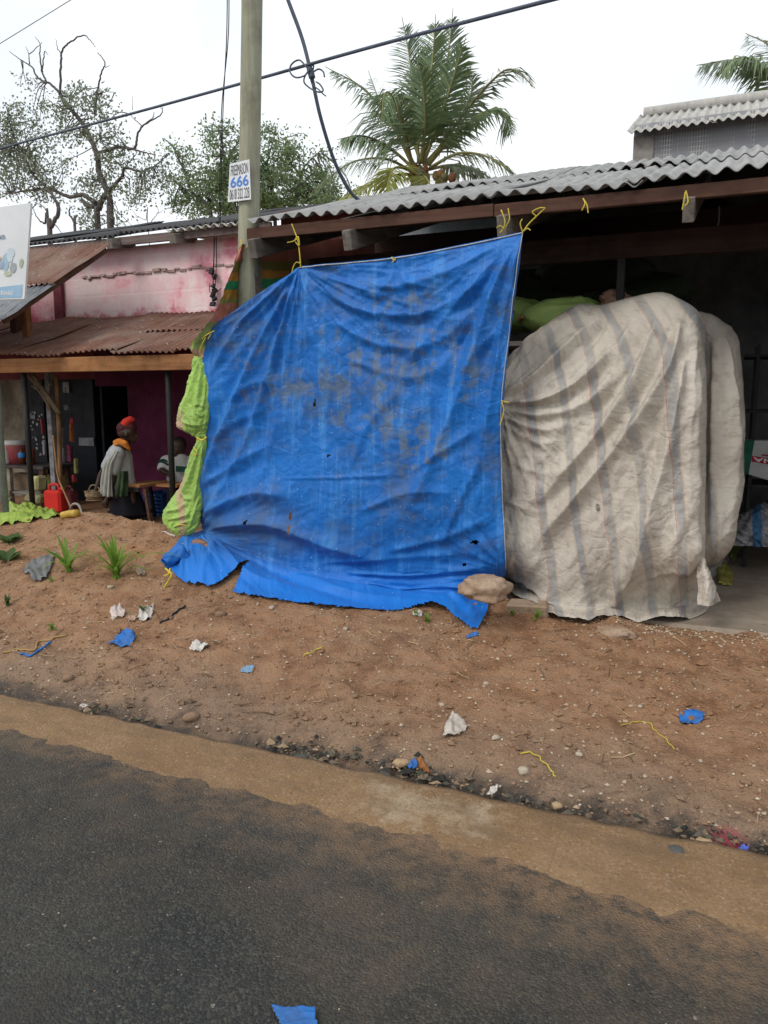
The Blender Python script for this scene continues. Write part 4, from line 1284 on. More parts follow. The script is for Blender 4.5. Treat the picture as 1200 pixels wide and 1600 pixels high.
# wires and knots on the pink wall
hw = wire('hanging_wires', 'tangle of old wires and connectors hanging on the pink wall', [at(335, 366, Y=WY - .05), at(334, 410, Y=WY - .05), at(333, 440, Y=WY - .05), at(332, 478, Y=WY - .05)], .007)
rope('strand', [at(338, 366, Y=WY - .06), at(338, 410, Y=WY - .05), at(336, 450, Y=WY - .06), at(334, 474, Y=WY - .05)], .006, WIRE, parent=hw)
rr_ = random.Random(5)
for (u, v, s) in ((331, 425, .06), (335, 431, .05), (334, 446, .045), (336, 455, .05), (332, 461, .05), (335, 466, .045), (333, 475, .05)):
    p = at(u, v, Y=WY - .08)
    MB().box(p, (s * 1.3, s, s * 1.1), Matrix.Rotation(rr_.uniform(0, 3), 3, 'Y'), .012).build('connector', WIRE, hw, bevel=.008)
rope('strand', [at(328, 442, Y=WY - .05), at(328, 456, Y=WY - .05), at(340, 455, Y=WY - .06), at(346, 450, Y=WY - .05)], .005, WIRE, parent=hw)

# sign board on a steel post at the left edge
SQ = [at(-72, 333, Y=5.25), at(48, 317, Y=5.45), at(38, 467, Y=5.45), at(-78, 470, Y=5.25)]
sg = empty('sign_board', at(3, 836, Y=5.22))
tag(sg, 'white advertising sign board with blue lower band at the left edge', 'sign')
def mat_sign():
    t = NT('sign_print'); co = t.coord('Object')
    n = t.noise(co, 3, 4)
    return t.out(t.mix(t.mr(n, .35, .65), (.74, .76, .78), (.66, .68, .70)), .45, None, 0, .4)
quad_panel('board', SQ, mat_sign(), sg, .03)
def on_q(x, y, off=.004):
    TL, TR, BR, BL = SQ
    p = (TL * (1 - x) + TR * x) * (1 - y) + (BL * (1 - x) + BR * x) * y
    nrm = np.cross(TR - TL, BL - TL); nrm /= np.linalg.norm(nrm)
    if nrm[1] > 0: nrm = -nrm
    return p + nrm * off
def poly_print(name, pts, mat, off):
    me = mesh(name, [on_q(x, y, off) for x, y in pts], [tuple(range(len(pts)))])
    return link(name, me, sg, mat)
LB = plain('faded_blue_print', (.30, .48, .66), .5, (.36, .54, .70), 5)
poly_print('blue_band', [(.0, .875), (.28, .865), (.5, .87), (.72, .862), (.965, .845), (.965, .985), (0, .985)], LB, .003)
def blobp(cx, cy, rx, ry, seed):
    r = random.Random(seed)
    return [(cx + rx * math.cos(a) * r.uniform(.75, 1.15), cy + ry * math.sin(a) * r.uniform(.75, 1.15)) for a in np.linspace(0, 2 * math.pi, 14)[:-1]]
for (cx_, cy_, rx_, ry_, m_, sd) in ((.72, .60, .05, .11, (.40, .55, .66), 1), (.78, .52, .05, .09, (.60, .70, .77), 2), (.83, .66, .045, .06, (.40, .44, .46), 3), (.93, .62, .028, .05, (.42, .50, .36), 4), (.76, .72, .05, .03, (.55, .58, .45), 5), (.62, .55, .05, .03, (.62, .52, .36), 6), (.66, .62, .05, .05, (.38, .48, .62), 7)):
    poly_print('picture_print', blobp(cx_, cy_, rx_, ry_, sd), plain('faded_print', m_, .5, tuple(c * .9 for c in m_), 9), .0035 + .0004 * sd)
text_quad('lettering', 'a clinic', SQ, (.56, .90, .85, .955), PAPER, sg, .005, bold=True)
text_quad('lettering', 'na', SQ, (.585, .30, .70, .345), plain('faded_blue_letter', (.35, .45, .55), .5), sg, .005, bold=True)
pb = at(3, 836, Y=5.30)
MB().tube([(pb[0], 5.36, .2), (pb[0], 5.36, 3.9)], .036, 12).build('post', plain('grey_green_post', (.22, .25, .24), .5, (.16, .18, .17), 5), sg, smooth=True)

# ties of yellow twine along the tarpaulin's upper edge and on the rafter ends
def tie(label, strands, r=.0042):
    o = rope('twine_tie', [at(*q) for q in [(s[0], s[1], s[2]) for s in strands[0]]], r, ROPE_Y, 20)
    for st in strands[1:]:
        rope('strand', [at(*q) for q in st], r * .9, ROPE_Y, 20, o)
    tag(o, label, 'rope', 'yellow twine ties')
tie('yellow twine tying the left peak of the blue tarpaulin to the eave', [[(470, 418, 4.68), (468, 395, 4.70), (465, 375, 4.72), (456, 350, 4.76)], [(466, 372, 4.7), (458, 377, 4.69), (449, 379, 4.69)], [(467, 385, 4.7), (461, 376, 4.7), (466, 370, 4.7), (468, 384, 4.69)], [(470, 412, 4.68), (463, 410, 4.67), (458, 418, 4.67), (456, 428, 4.67)]])
tie('yellow twine tying the right peak of the blue tarpaulin to the eave', [[(817, 362, 4.68), (826, 350, 4.69), (838, 338, 4.7), (852, 325, 4.72)], [(838, 338, 4.7), (832, 331, 4.69), (843, 325, 4.7), (852, 325, 4.7)], [(817, 364, 4.67), (813, 350, 4.66), (816, 342, 4.66)], [(817, 362, 4.67), (824, 357, 4.66), (829, 360, 4.66)]])
tie('short yellow twine knot on the rafter end above the tarpaulin', [[(783, 328, 4.72), (789, 345, 4.71), (786, 358, 4.71), (781, 364, 4.71)], [(794, 326, 4.72), (796, 342, 4.71), (790, 355, 4.71)], [(776, 356, 4.71), (782, 353, 4.70), (788, 358, 4.71)]])
tie('short yellow twine loop hanging from the middle of the fascia', [[(911, 310, 4.74), (914, 318, 4.73), (909, 329, 4.73)], [(911, 310, 4.74), (917, 320, 4.73), (919, 333, 4.73)]])
tie('yellow twine on the right-hand rafter end under the roof', [[(1071, 300, 4.72), (1069, 312, 4.70), (1066, 328, 4.70)], [(1072, 298, 4.72), (1075, 315, 4.7), (1070, 322, 4.7)]])
tie('yellow twine joining the blue tarpaulin to the beige cover', [[(783, 626, 4.66), (790, 628, 4.66), (796, 629, 4.68)], [(784, 628, 4.66), (787, 640, 4.66), (784, 656, 4.66), (781, 664, 4.66)]])
tie('knot of twine at the upper middle eyelet of the blue tarpaulin', [[(612, 402, 4.67), (616, 407, 4.66), (619, 403, 4.67)], [(616, 404, 4.67), (614, 410, 4.66)]], .005)
tie('yellow and green twine knot at the upper left corner of the blue tarpaulin', [[(316, 530, 4.74), (322, 524, 4.72), (330, 520, 4.74), (325, 530, 4.73)], [(322, 526, 4.73), (315, 540, 4.72), (312, 552, 4.73)], [(328, 520, 4.73), (335, 517, 4.74)]])
tie('yellow twine trailing from the rolled end of the blue tarpaulin', [[tuple(c) for c in ((258, 888, 4.42), (264, 893, 4.36), (268, 898, 4.35), (263, 908, 4.34), (255, 920, 4.33))], [(256, 900, 4.36), (263, 897, 4.35), (266, 888, 4.38)]], .007)

# ================================================================== TREES AND PALMS
def leafmat(name, a, b):
    t = NT(name)
    g = t.n('ShaderNodeNewGeometry')
    rnd = g.outputs['Random Per Island']
    co = t.coord('Object')
    col = t.mix(t.mr(rnd, 0, 1), a, b)
    col = t.mix(t.mr(t.noise(co, 1.2, 3), .35, .65, 0, .5), col, tuple(c * .75 for c in a))
    m = t.out(col, .6, None, 0, .3)
    tr = t.n('ShaderNodeBsdfTranslucent'); t.set(tr.inputs['Color'], col)
    mx = t.n('ShaderNodeMixShader'); mx.inputs[0].default_value = .5
    t.t.links.new(t.b.outputs[0], mx.inputs[1]); t.t.links.new(tr.outputs[0], mx.inputs[2])
    t.t.links.new(mx.outputs[0], t.t.nodes['Material Output'].inputs['Surface'])
    return m
LEAF_A = leafmat('grey_green_leaves', (.19, .23, .16), (.26, .30, .20))
LEAF_B = leafmat('mid_green_leaves', (.16, .235, .12), (.25, .34, .15))
BARK = plain('grey_bark', (.135, .12, .115), .9, (.075, .068, .066), 5, stretch=(2, 2, .5))

def tree(name, label, Y, limbs, clumps, leafm, seed, size=.085, per=30, group=None, clusters=1.0):
    r = np.random.default_rng(seed)
    base = at(*limbs[0][0][0][:2], Y=Y); base[2] = 0
    e = empty(name, base)
    mb = MB(); nodes = []
    first = True
    for pts, r0, r1 in limbs:
        pp = [at(u, v, Y=Y + dy) for (u, v, dy) in [(q + (0,))[:3] if len(q) == 2 else q for q in pts]]
        if first or (pts[0][1] > 355):
            pp = [np.array([pp[0][0], pp[0][1], 0.0])] + pp
        C = crom(pp, len(pp) * 6)
        C = C + r.normal(0, .008, C.shape)
        mb.tube(C, list(np.linspace(r0 * .8, r1 * .7, len(C))), 7)
        nodes += [c for c in C[len(C) // 4:]]
        first = False
    nodes = np.array(nodes)
    V = []; F = []
    tw = MB()
    scale = Y / .9 / FPX
    for (u, v, ru, rv, dens) in clumps:
        k = max(1, int(ru * rv / 60 * dens * clusters))
        for _ in range(k):
            a = r.uniform(0, 6.28); q = math.sqrt(r.uniform(0, 1))
            uu, vv = u + ru * q * math.cos(a), v + rv * q * math.sin(a)
            dy = r.normal(0, ru * scale * .55)
            c = at(uu, vv, Y=Y + dy)
            d2 = ((nodes - c) ** 2).sum(1); j = int(np.argmin(d2)); s = nodes[j]
            L = math.sqrt(d2[j])
            if L > .1:
                mid_ = (s + c) / 2 + r.normal(0, .09 * L, 3)
                C = crom([s, mid_, c, c + (c - mid_) * .5 + r.normal(0, .05, 3)], 9)
                tw.tube(C, list(np.linspace(.018, .005, 9)), 4, False)
            for _l in range(int(per * r.uniform(.5, 1.4))):
                o = c + r.normal(0, .15, 3) * np.array([1.25, 1.25, .8])
                d = r.normal(0, 1, 3); d[2] -= .3; d /= np.linalg.norm(d)
                w = np.cross(d, r.normal(0, 1, 3)); w /= np.linalg.norm(w)
                L_ = size * r.uniform(.6, 1.35); b = len(V)
                V += [o, o + d * L_ * .5 + w * L_ * .28, o + d * L_, o + d * L_ * .5 - w * L_ * .28]
                F.append((b, b + 1, b + 2, b + 3))
    mb.build('trunk', BARK, e, smooth=True)
    if tw.v:
        o = tw.build('twigs', BARK, e, smooth=True); o['kind'] = 'stuff'
    if V: link('crown', mesh('crown', V, F), e, leafm)['kind'] = 'stuff'
    tag(e, label, 'tree', group)
    return e

tree('bare_topped_tree', 'tall half-bare tree with forked trunk behind the pink wall', 20, [
 ([(153, 362), (155, 325), (168, 300)], .13, .12),
 ([(173, 360), (172, 320), (168, 300), (155, 270), (153, 250), (145, 225), (130, 195), (115, 175), (100, 160), (95, 148)], .15, .07),
 ([(95, 148), (80, 132), (60, 122), (50, 105), (38, 97), (15, 81)], .055, .015),
 ([(72, 127), (65, 110), (62, 85), (63, 70), (55, 58)], .04, .012), ([(66, 112), (68, 90), (70, 80), (75, 86)], .03, .01), ([(46, 100), (45, 85), (40, 72)], .025, .008), ([(46, 85), (60, 72), (66, 66)], .02, .008),
 ([(94, 148), (95, 100), (97, 80), (110, 65), (130, 55), (140, 62), (149, 73)], .05, .012), ([(96, 84), (90, 75), (87, 62)], .022, .008),
 ([(148, 178), (152, 145), (158, 115), (164, 100), (158, 88), (152, 82)], .045, .012), ([(164, 106), (172, 102)], .015, .006), ([(152, 146), (168, 143), (182, 145)], .02, .008), ([(159, 130), (163, 127)], .02, .01),
 ([(168, 300), (190, 277), (195, 263), (220, 268), (240, 260), (265, 240)], .075, .02),
 ([(152, 240), (185, 230), (210, 232), (215, 210), (225, 195), (250, 180), (255, 168)], .07, .014), ([(222, 198), (238, 184), (241, 175)], .03, .01), ([(221, 196), (208, 184), (203, 178)], .02, .008), ([(206, 233), (225, 238), (242, 242)], .04, .02), ([(254, 172), (250, 165)], .012, .006), ([(207, 172), (207, 150)], .012, .006),
 ([(150, 318), (130, 305), (110, 308), (90, 300), (70, 295), (30, 300), (15, 303)], .10, .03),
 ([(75, 295), (50, 270), (35, 235), (20, 210), (8, 160)], .06, .02),
 ([(150, 322), (138, 322), (128, 312)], .12, .08), ([(150, 222), (155, 215)], .04, .02),
 ([(36, 300), (48, 308)], .03, .015), ([(195, 262), (205, 250), (215, 238)], .025, .012),
], [(30, 215, 40, 55, 1.0), (15, 270, 25, 30, 1.1), (70, 262, 38, 38, .9), (92, 160, 26, 22, 1.0), (130, 152, 30, 16, 1.0), (162, 165, 22, 28, 1.0), (122, 185, 26, 26, .6), (110, 228, 28, 30, .7), (150, 212, 25, 18, .9), (178, 222, 18, 22, 1.0), (172, 262, 22, 30, .9), (210, 252, 32, 16, .6),
    (232, 290, 36, 26, .8), (138, 290, 28, 24, 1.2), (200, 300, 30, 26, .8), (140, 345, 20, 22, 1.2), (185, 345, 15, 16, 1.2), (48, 132, 22, 14, .8), (58, 168, 14, 14, .8), (62, 292, 30, 14, 1.2), (250, 250, 20, 18, .6), (70, 310, 20, 10, 1.0), (2, 230, 30, 40, 1.0), (5, 290, 22, 22, .8)],
 LEAF_A, 3, .10, 36, None, 1.2)

tree('small_forked_tree', 'small leaning tree with bare fork rising behind the sign board', 17, [
 ([(78, 372), (80, 355), (90, 335), (91, 322), (82, 305), (72, 296)], .10, .05), ([(76, 362), (70, 350), (62, 345), (50, 325)], .05, .015), ([(76, 358), (74, 340), (70, 325), (60, 318)], .04, .012), ([(118, 368), (117, 350), (108, 332), (112, 322)], .06, .02), ([(85, 350), (92, 358), (98, 368)], .02, .01)],
 [(85, 308, 14, 9, .8), (62, 322, 12, 10, .5)], LEAF_A, 5, .09, 14)

tree('dry_twig_bush', 'dry leafless twigs sticking up above the dark roof edge', 17, [
 ([(232, 355), (228, 345), (215, 338), (207, 328)], .016, .006), ([(232, 354), (240, 342), (247, 330), (245, 320)], .016, .005), ([(246, 334), (258, 328)], .01, .004), ([(218, 339), (208, 340)], .01, .004)],
 [], LEAF_A, 6, .08, 2)

tree('leafy_tree', 'spreading leafy tree behind the pole and poster, left crown', 21, [
 ([(330, 350), (322, 320), (300, 300), (285, 262), (272, 232), (256, 216)], .10, .02), ([(350, 350), (352, 300), (350, 250), (345, 205)], .10, .02), ([(320, 318), (345, 330), (375, 333)], .05, .02), ([(352, 260), (370, 225), (385, 205)], .05, .015), ([(300, 300), (280, 290), (262, 275)], .04, .012)],
 [(340, 215, 26, 26, .8), (362, 245, 26, 30, 1.0), (300, 252, 28, 26, .5), (283, 285, 24, 26, .5), (325, 292, 40, 30, 1.0), (370, 300, 40, 28, 1.3), (292, 322, 30, 14, .9), (340, 325, 45, 16, 1.4), (385, 205, 16, 16, .7), (275, 240, 20, 18, .5), (355, 275, 30, 20, 1.1)],
 LEAF_B, 8, .10, 40, 'leafy trees behind the roof', 1.9)
tree('leafy_tree', 'spreading leafy tree between the pole and the palm, right crown', 22, [
 ([(430, 345), (425, 300), (418, 255), (430, 210)], .10, .02), ([(455, 345), (465, 300), (475, 262), (500, 236)], .09, .02), ([(420, 262), (400, 230), (405, 205)], .05, .015), ([(470, 275), (450, 245), (445, 215)], .04, .012)],
 [(420, 208, 30, 14, .6), (420, 250, 36, 36, 1.0), (448, 240, 26, 26, .6), (440, 295, 50, 26, 1.5), (485, 290, 28, 26, 1.1), (502, 255, 22, 22, .7), (470, 318, 55, 14, 1.8), (400, 290, 20, 40, 1.2), (520, 300, 30, 18, 1.2), (460, 215, 14, 12, .4), (415, 322, 25, 12, 1.5)],
 LEAF_B, 9, .10, 40, 'leafy trees behind the roof', 1.9)

def frondmat(name, a, b):
    t = NT(name); g = t.n('ShaderNodeNewGeometry')
    col = t.mix(g.outputs['Random Per Island'], a, b)
    m = t.out(col, .45, None, 0, .4)
    tr = t.n('ShaderNodeBsdfTranslucent'); t.set(tr.inputs['Color'], col)
    mx = t.n('ShaderNodeMixShader'); mx.inputs[0].default_value = .3
    t.t.links.new(t.b.outputs[0], mx.inputs[1]); t.t.links.new(tr.outputs[0], mx.inputs[2])
    t.t.links.new(mx.outputs[0], t.t.nodes['Material Output'].inputs['Surface'])
    return m
FR_G = frondmat('palm_green', (.13, .20, .11), (.22, .29, .145))
FR_Y = frondmat('palm_yellow_green', (.20, .24, .06), (.30, .30, .07))
FR_D = frondmat('palm_grey_green', (.135, .195, .14), (.21, .265, .175))
RACH = plain('palm_stalk', (.24, .24, .10), .6, (.17, .15, .06), 6)
HUSK = plain('palm_husk', (.26, .12, .055), .9, (.13, .065, .035), 8)
NUT = plain('coconut', (.16, .12, .05), .6, (.10, .09, .04), 5)

def frond(parent, pts, Y, leafL, mat, seed, n=62, droop=.45, stalk=.22, wid=.045, spread=.85):
    r = np.random.default_rng(seed)
    C = crom([at(u, v, Y=Y + dy) for (u, v, dy) in pts], 40)
    seg = np.linalg.norm(np.diff(C, axis=0), axis=1); cum = np.concatenate([[0], np.cumsum(seg)]); L = cum[-1]
    rb = MB(); rb.tube(C, list(np.linspace(.045, .008, 40)), 6)
    V = []; F = []
    for k in range(n):
        f = stalk + (1 - stalk) * (k + .5) / n
        p = np.array([np.interp(f * L, cum, C[:, a]) for a in range(3)])
        q = np.array([np.interp(min(f * L + .05, L), cum, C[:, a]) for a in range(3)])
        o_ = np.array([np.interp(max(f * L - .05, 0), cum, C[:, a]) for a in range(3)])
        T_ = q - o_; T_ /= np.linalg.norm(T_) + 1e-9
        ref = np.array([.0, -.25, 1.0]) if abs(T_[2]) < .8 else np.array([.0, -1.0, .1])
        S_ = np.cross(T_, ref); S_ /= np.linalg.norm(S_)
        env = math.sin(math.pi * min(1, .12 + f * .95)) ** .5
        for sgn in (-1, 1):
            if r.random() < .06: continue
            ll = leafL * env * r.uniform(.75, 1.12)
            fw = .35 + .9 * f ** 2
            d = T_ * fw + S_ * sgn * spread + np.array([0, 0, .05]) + r.normal(0, .10, 3)
            d /= np.linalg.norm(d)
            g = droop * r.uniform(.6, 1.3)
            m1 = p + d * ll * .5 - np.array([0, 0, 1]) * g * ll * .14
            e1 = p + d * ll * (1 - .15 * g) - np.array([0, 0, 1]) * g * ll * .62
            wv = np.cross(d, np.array([0, 0, 1.0]) if abs(d[2]) < .9 else np.array([1.0, 0, 0])); wv /= np.linalg.norm(wv) + 1e-9
            wv = wv * .6 + T_ * .8; wv /= np.linalg.norm(wv)
            w_ = wid * r.uniform(.8, 1.2); b = len(V)
            V += [p - wv * w_ * .35, p + wv * w_ * .35, m1 + wv * w_ * .5, m1 - wv * w_ * .5, e1]
            F += [(b, b + 1, b + 2, b + 3), (b + 3, b + 2, b + 4)]
    fo = link('frond', mesh('frond', V, F), parent, mat)
    rb.build('stalk', RACH, fo, smooth=True)
    return fo

palm_base = at(655, 270, Y=19)
palm = empty('coconut_palm', (palm_base[0], 19, 0))
tag(palm, 'coconut palm with broad green crown rising behind the middle of the roof', 'palm tree')
MB().tube([(palm_base[0] + .3, 19, 0), (palm_base[0] + .15, 19, 3), (palm_base[0], 19, palm_base[2] + .1)], [.2, .16, .17], 10).build('trunk', BARK, palm, smooth=True)
FRONDS = [
 ([(648, 265, 0), (612, 195, -.3), (570, 140, -.6), (508, 104, -.9)], FR_D, .95, .75), ([(646, 262, 0), (630, 200, -.8), (612, 150, -1.2), (600, 150, -1.6), (596, 200, -1.9)], FR_G, .75, .9),
 ([(654, 255, 0), (650, 170, .2), (640, 90, .4), (628, 26, .6)], FR_D, .85, .28), ([(657, 255, 0), (668, 160, .0), (676, 90, .1), (681, 22, .3)], FR_G, .85, .22),
 ([(660, 255, 0), (683, 170, .5), (700, 90, .8), (708, 12, 1.0)], FR_D, .85, .25), ([(662, 255, 0), (690, 180, -.3), (712, 110, -.5), (728, 58, -.7)], FR_G, .85, .35), ([(660, 255, 0), (664, 190, -.6), (660, 130, -.9), (652, 95, -1.1)], FR_G, .8, .3), ([(657, 255, 0), (640, 190, .5), (655, 120, .8), (672, 60, .9)], FR_D, .85, .25),
 ([(668, 258, 0), (715, 190, -.2), (765, 130, -.5), (800, 108, -.8), (836, 138, -1.0)], FR_D, .80, .65), ([(670, 258, 0), (720, 200, .4), (765, 172, .8), (788, 178, .9), (800, 225, 1.0)], FR_G, .8, .9),
 ([(672, 262, 0), (715, 240, -.4), (760, 244, -.8), (806, 272, -1.1)], FR_G, .75, .95), ([(668, 265, 0), (710, 258, .5), (750, 268, .9), (790, 298, 1.1)], FR_D, .75, .9),
 ([(645, 262, 0), (605, 228, -.2), (565, 212, -.4), (527, 218, -.7)], FR_G, .80, 1.0), ([(645, 268, 0), (600, 248, .2), (545, 256, .4), (488, 300, .6)], FR_G, .8, .9),
 ([(648, 272, 0), (610, 275, -.8), (570, 292, -1.4), (520, 316, -1.9)], FR_Y, .7, .5), ([(650, 272, 0), (628, 262, -1.0), (612, 268, -1.7), (598, 320, -2.2)], FR_Y, .8, .5), ([(655, 272, 0), (662, 275, -1.0), (670, 285, -1.6), (682, 320, -1.9)], FR_Y, .7, .5),
 ([(650, 262, 0), (625, 215, .6), (600, 175, 1.0), (575, 110, 1.3)], FR_D, .8, .5), ([(662, 258, 0), (698, 215, .8), (735, 150, 1.2), (735, 100, 1.3)], FR_D, .8, .6),
]
for i, (pts, m_, ll, dr) in enumerate(FRONDS):
    frond(palm, pts, 19, ll * 1.15, m_, 200 + i, 72, dr * 1.1, .18, .05)
cr = MB(); r_ = random.Random(2)
for i in range(16):
    a = at(655 + r_.uniform(-10, 14), 275 + r_.uniform(-8, 12), Y=19)
    b = at(655 + r_.uniform(-45, 50), 262 + r_.uniform(-35, 20), Y=19 + r_.uniform(-.4, .4))
    cr.tube([a, (a + (b - a) * .35), a + (b - a) * .6], [.05, .09, .02], 5)
cr.build('husk', HUSK, palm)
for i in range(13):
    p = at(662 + r_.uniform(-22, 45), 292 + r_.uniform(-20, 18), Y=18.8 + r_.uniform(-.3, .3))
    me = MB().lathe(p, [(.0, -.13), (.06, -.11), (.10, -.04), (.105, .03), (.07, .10), (0, .13)], 9, False).build('coconut', NUT if i % 3 else HUSK, palm, smooth=True)

pb2 = at(1225, 150, Y=22)
palm2 = empty('coconut_palm', (pb2[0], 22, 0))
tag(palm2, 'partly visible palm fronds above the pale roof at the right edge', 'palm tree')
MB().tube([(pb2[0], 22, 0), (pb2[0], 22, pb2[2])], .18, 9).build('trunk', BARK, palm2, smooth=True)
for i, (pts, m_, ll, dr) in enumerate([
 ([(1222, 150, 0), (1190, 110, -.3), (1150, 94, -.6), (1088, 102, -1)], FR_D, .85, .95), ([(1222, 150, 0), (1205, 120, -.6), (1180, 95, -.9), (1150, 92, -1.1), (1120, 120, -1.3)], FR_G, .85, 1.0),
 ([(1222, 148, 0), (1215, 100, .3), (1200, 70, .6), (1165, 52, 1)], FR_D, .8, .8), ([(1225, 148, 0), (1235, 80, 0), (1250, 20, .2)], FR_D, .8, .4), ([(1226, 150, 0), (1260, 110, .2), (1320, 100, .4)], FR_G, .8, .8), ([(1222, 152, 0), (1200, 140, .4), (1180, 150, .8), (1160, 172, 1.0)], FR_G, .8, .9)]):
    frond(palm2, pts, 22, ll * 1.1, m_, 260 + i, 70, dr, .18, .05)

# ================================================================== SACKS AND GOODS IN THE SHED
def sack_mesh(name, L, W, H, seed, nu=36, nv=20):
    V = []; F = []
    for j in range(nv + 1):
        ph = -math.pi / 2 + math.pi * j / nv
        for i in range(nu):
            th = 2 * math.pi * i / nu
            c, s_ = math.cos(th), math.sin(th); cp, sp = math.cos(ph), math.sin(ph)
            f = lambda a, p: math.copysign(abs(a) ** p, a)
            x = f(c, .55) * f(cp, .5); y = f(s_, .75) * f(cp, .6); z = f(sp, .8)
            px = abs(x) ** 3
            y *= 1 - .12 * px; z *= 1 - .42 * px
            n = float(fbm(x * 2.2 + seed, y * 2.2 + z * 1.7, 3, seed)) * .13 + .05 * (float(ridged(x * 2.5 + seed + z, th * 1.6, 2, seed + 2)) - 1)
            cr_ = .03 * math.sin(z * 9 + seed) * px
            V.append((x * L / 2 * (1 + n * .3), y * W / 2 * (1 + n + cr_), z * H / 2 * (1 + n)))
    for j in range(nv):
        for i in range(nu):
            a = j * nu + i; b = j * nu + (i + 1) % nu
            F.append((a, b, b + nu, a + nu))
    return mesh(name, V, F, True)
def mat_sack(name, a, b):
    t = NT(name); co = t.coord('Object')
    n = t.noise(co, 5, 5, .6)
    col = t.mix(t.mr(n, .35, .68), a, b)
    wv = t.noise(t.coord('Object', (180, 30, 180)), 1, 2)
    return t.out(col, .45, t.bump(t.math('ADD', t.noise(co, 16, 5), t.math('MULTIPLY', wv, .4)), .6, .02), 0, .2)
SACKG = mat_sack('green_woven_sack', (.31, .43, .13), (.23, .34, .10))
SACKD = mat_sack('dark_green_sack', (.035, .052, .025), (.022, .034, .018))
def sack(label, p, size, rz, mat, seed, ry=0, stitch=True, group='grain sacks in the shed'):
    e = empty('grain_sack', p); e.rotation_euler = (0, ry, rz)
    o = bpy.data.objects.new('sack_body', sack_mesh('sack_body', *size, seed)); COL.objects.link(o); o.parent = e; o.data.materials.append(mat)
    if stitch:
        for sx_ in (-1, 1):
            mb = MB(); mb.tube([(sx_ * size[0] * .495, y, size[2] * .02 * math.sin(y * 20)) for y in np.linspace(-size[1] * .36, size[1] * .36, 9)], .014, 6)
            c = bpy.data.objects.new('stitched_end', mesh('stitched_end', mb.v, mb.f, True)); COL.objects.link(c); c.parent = e
            c.data.materials.append(mat if sx_ > 0 else HUSK)
    tag(e, label, 'sack', group)
    return e
p = at(880, 494, Y=5.75)
sack('bright green full sack lying beside the beige cover, nearest the tarpaulin gap', (p[0], 5.75, p[2]), (.60, .46, .235), R(14), SACKG, 3, R(-3))
p = at(800, 494, Y=6.05)
sack('green sack half hidden behind the right edge of the blue tarpaulin', (p[0], 6.05, p[2]), (.5, .5, .26), R(70), SACKG, 5)
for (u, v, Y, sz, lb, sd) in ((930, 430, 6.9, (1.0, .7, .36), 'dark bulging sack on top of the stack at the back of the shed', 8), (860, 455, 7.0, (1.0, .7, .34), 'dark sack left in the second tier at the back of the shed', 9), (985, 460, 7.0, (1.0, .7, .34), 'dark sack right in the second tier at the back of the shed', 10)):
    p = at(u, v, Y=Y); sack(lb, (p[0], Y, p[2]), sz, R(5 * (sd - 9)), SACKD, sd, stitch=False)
for (X_, Y_, z_, lb, sd) in ((-3.0, 6.0, .40, 'dark sack added low on the left behind the blue tarpaulin to darken its holes', 12), (-2.1, 6.0, .40, 'dark sack added low in the middle behind the blue tarpaulin to darken its holes', 13), (-2.6, 6.0, .74, 'dark sack added second tier left behind the blue tarpaulin to darken its holes', 14), (-1.9, 6.05, .74, 'dark sack added second tier right behind the blue tarpaulin to darken its holes', 15), (-2.4, 6.05, 1.08, 'dark sack added topmost behind the blue tarpaulin to darken its holes', 16)):  # sacks added behind the tarpaulin so that its holes look dark
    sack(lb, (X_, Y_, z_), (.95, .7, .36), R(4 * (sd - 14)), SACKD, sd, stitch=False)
# plank table under the green sacks
tb = at(870, 529, Y=5.75)
tbl = empty('plank_table', (tb[0], 5.85, .22))
tag(tbl, 'grey plank table carrying the green sacks', 'table')
topz = float(tb[2]) - .03
for k in range(4):
    MB().box((tb[0] - .1, 5.55 + k * .2, topz - .018), (1.5, .19, .034)).build('plank', TIMBER_GREY, tbl, bevel=.003)
for dx in (-.78, .58):
    for dy in (5.52, 6.14):
        MB().box((tb[0] + dx, dy, (topz - .036 + .22) / 2), (.06, .06, topz - .036 - .22)).build('leg', TIMBER_GREY, tbl, bevel=.003)
# heap under the beige cover, seen only past its edges
heap = MB()
hp = at(985, 700, Y=5.8)
heap.box((hp[0] - .05, 5.75, .22 + .75), (.85, .55, 1.5)); 
tag(heap.build('crate_stack', plain('brown_cardboard', (.28, .19, .11), .9), None, bevel=.02), 'stack of boxed goods under the beige striped cover', 'crate')

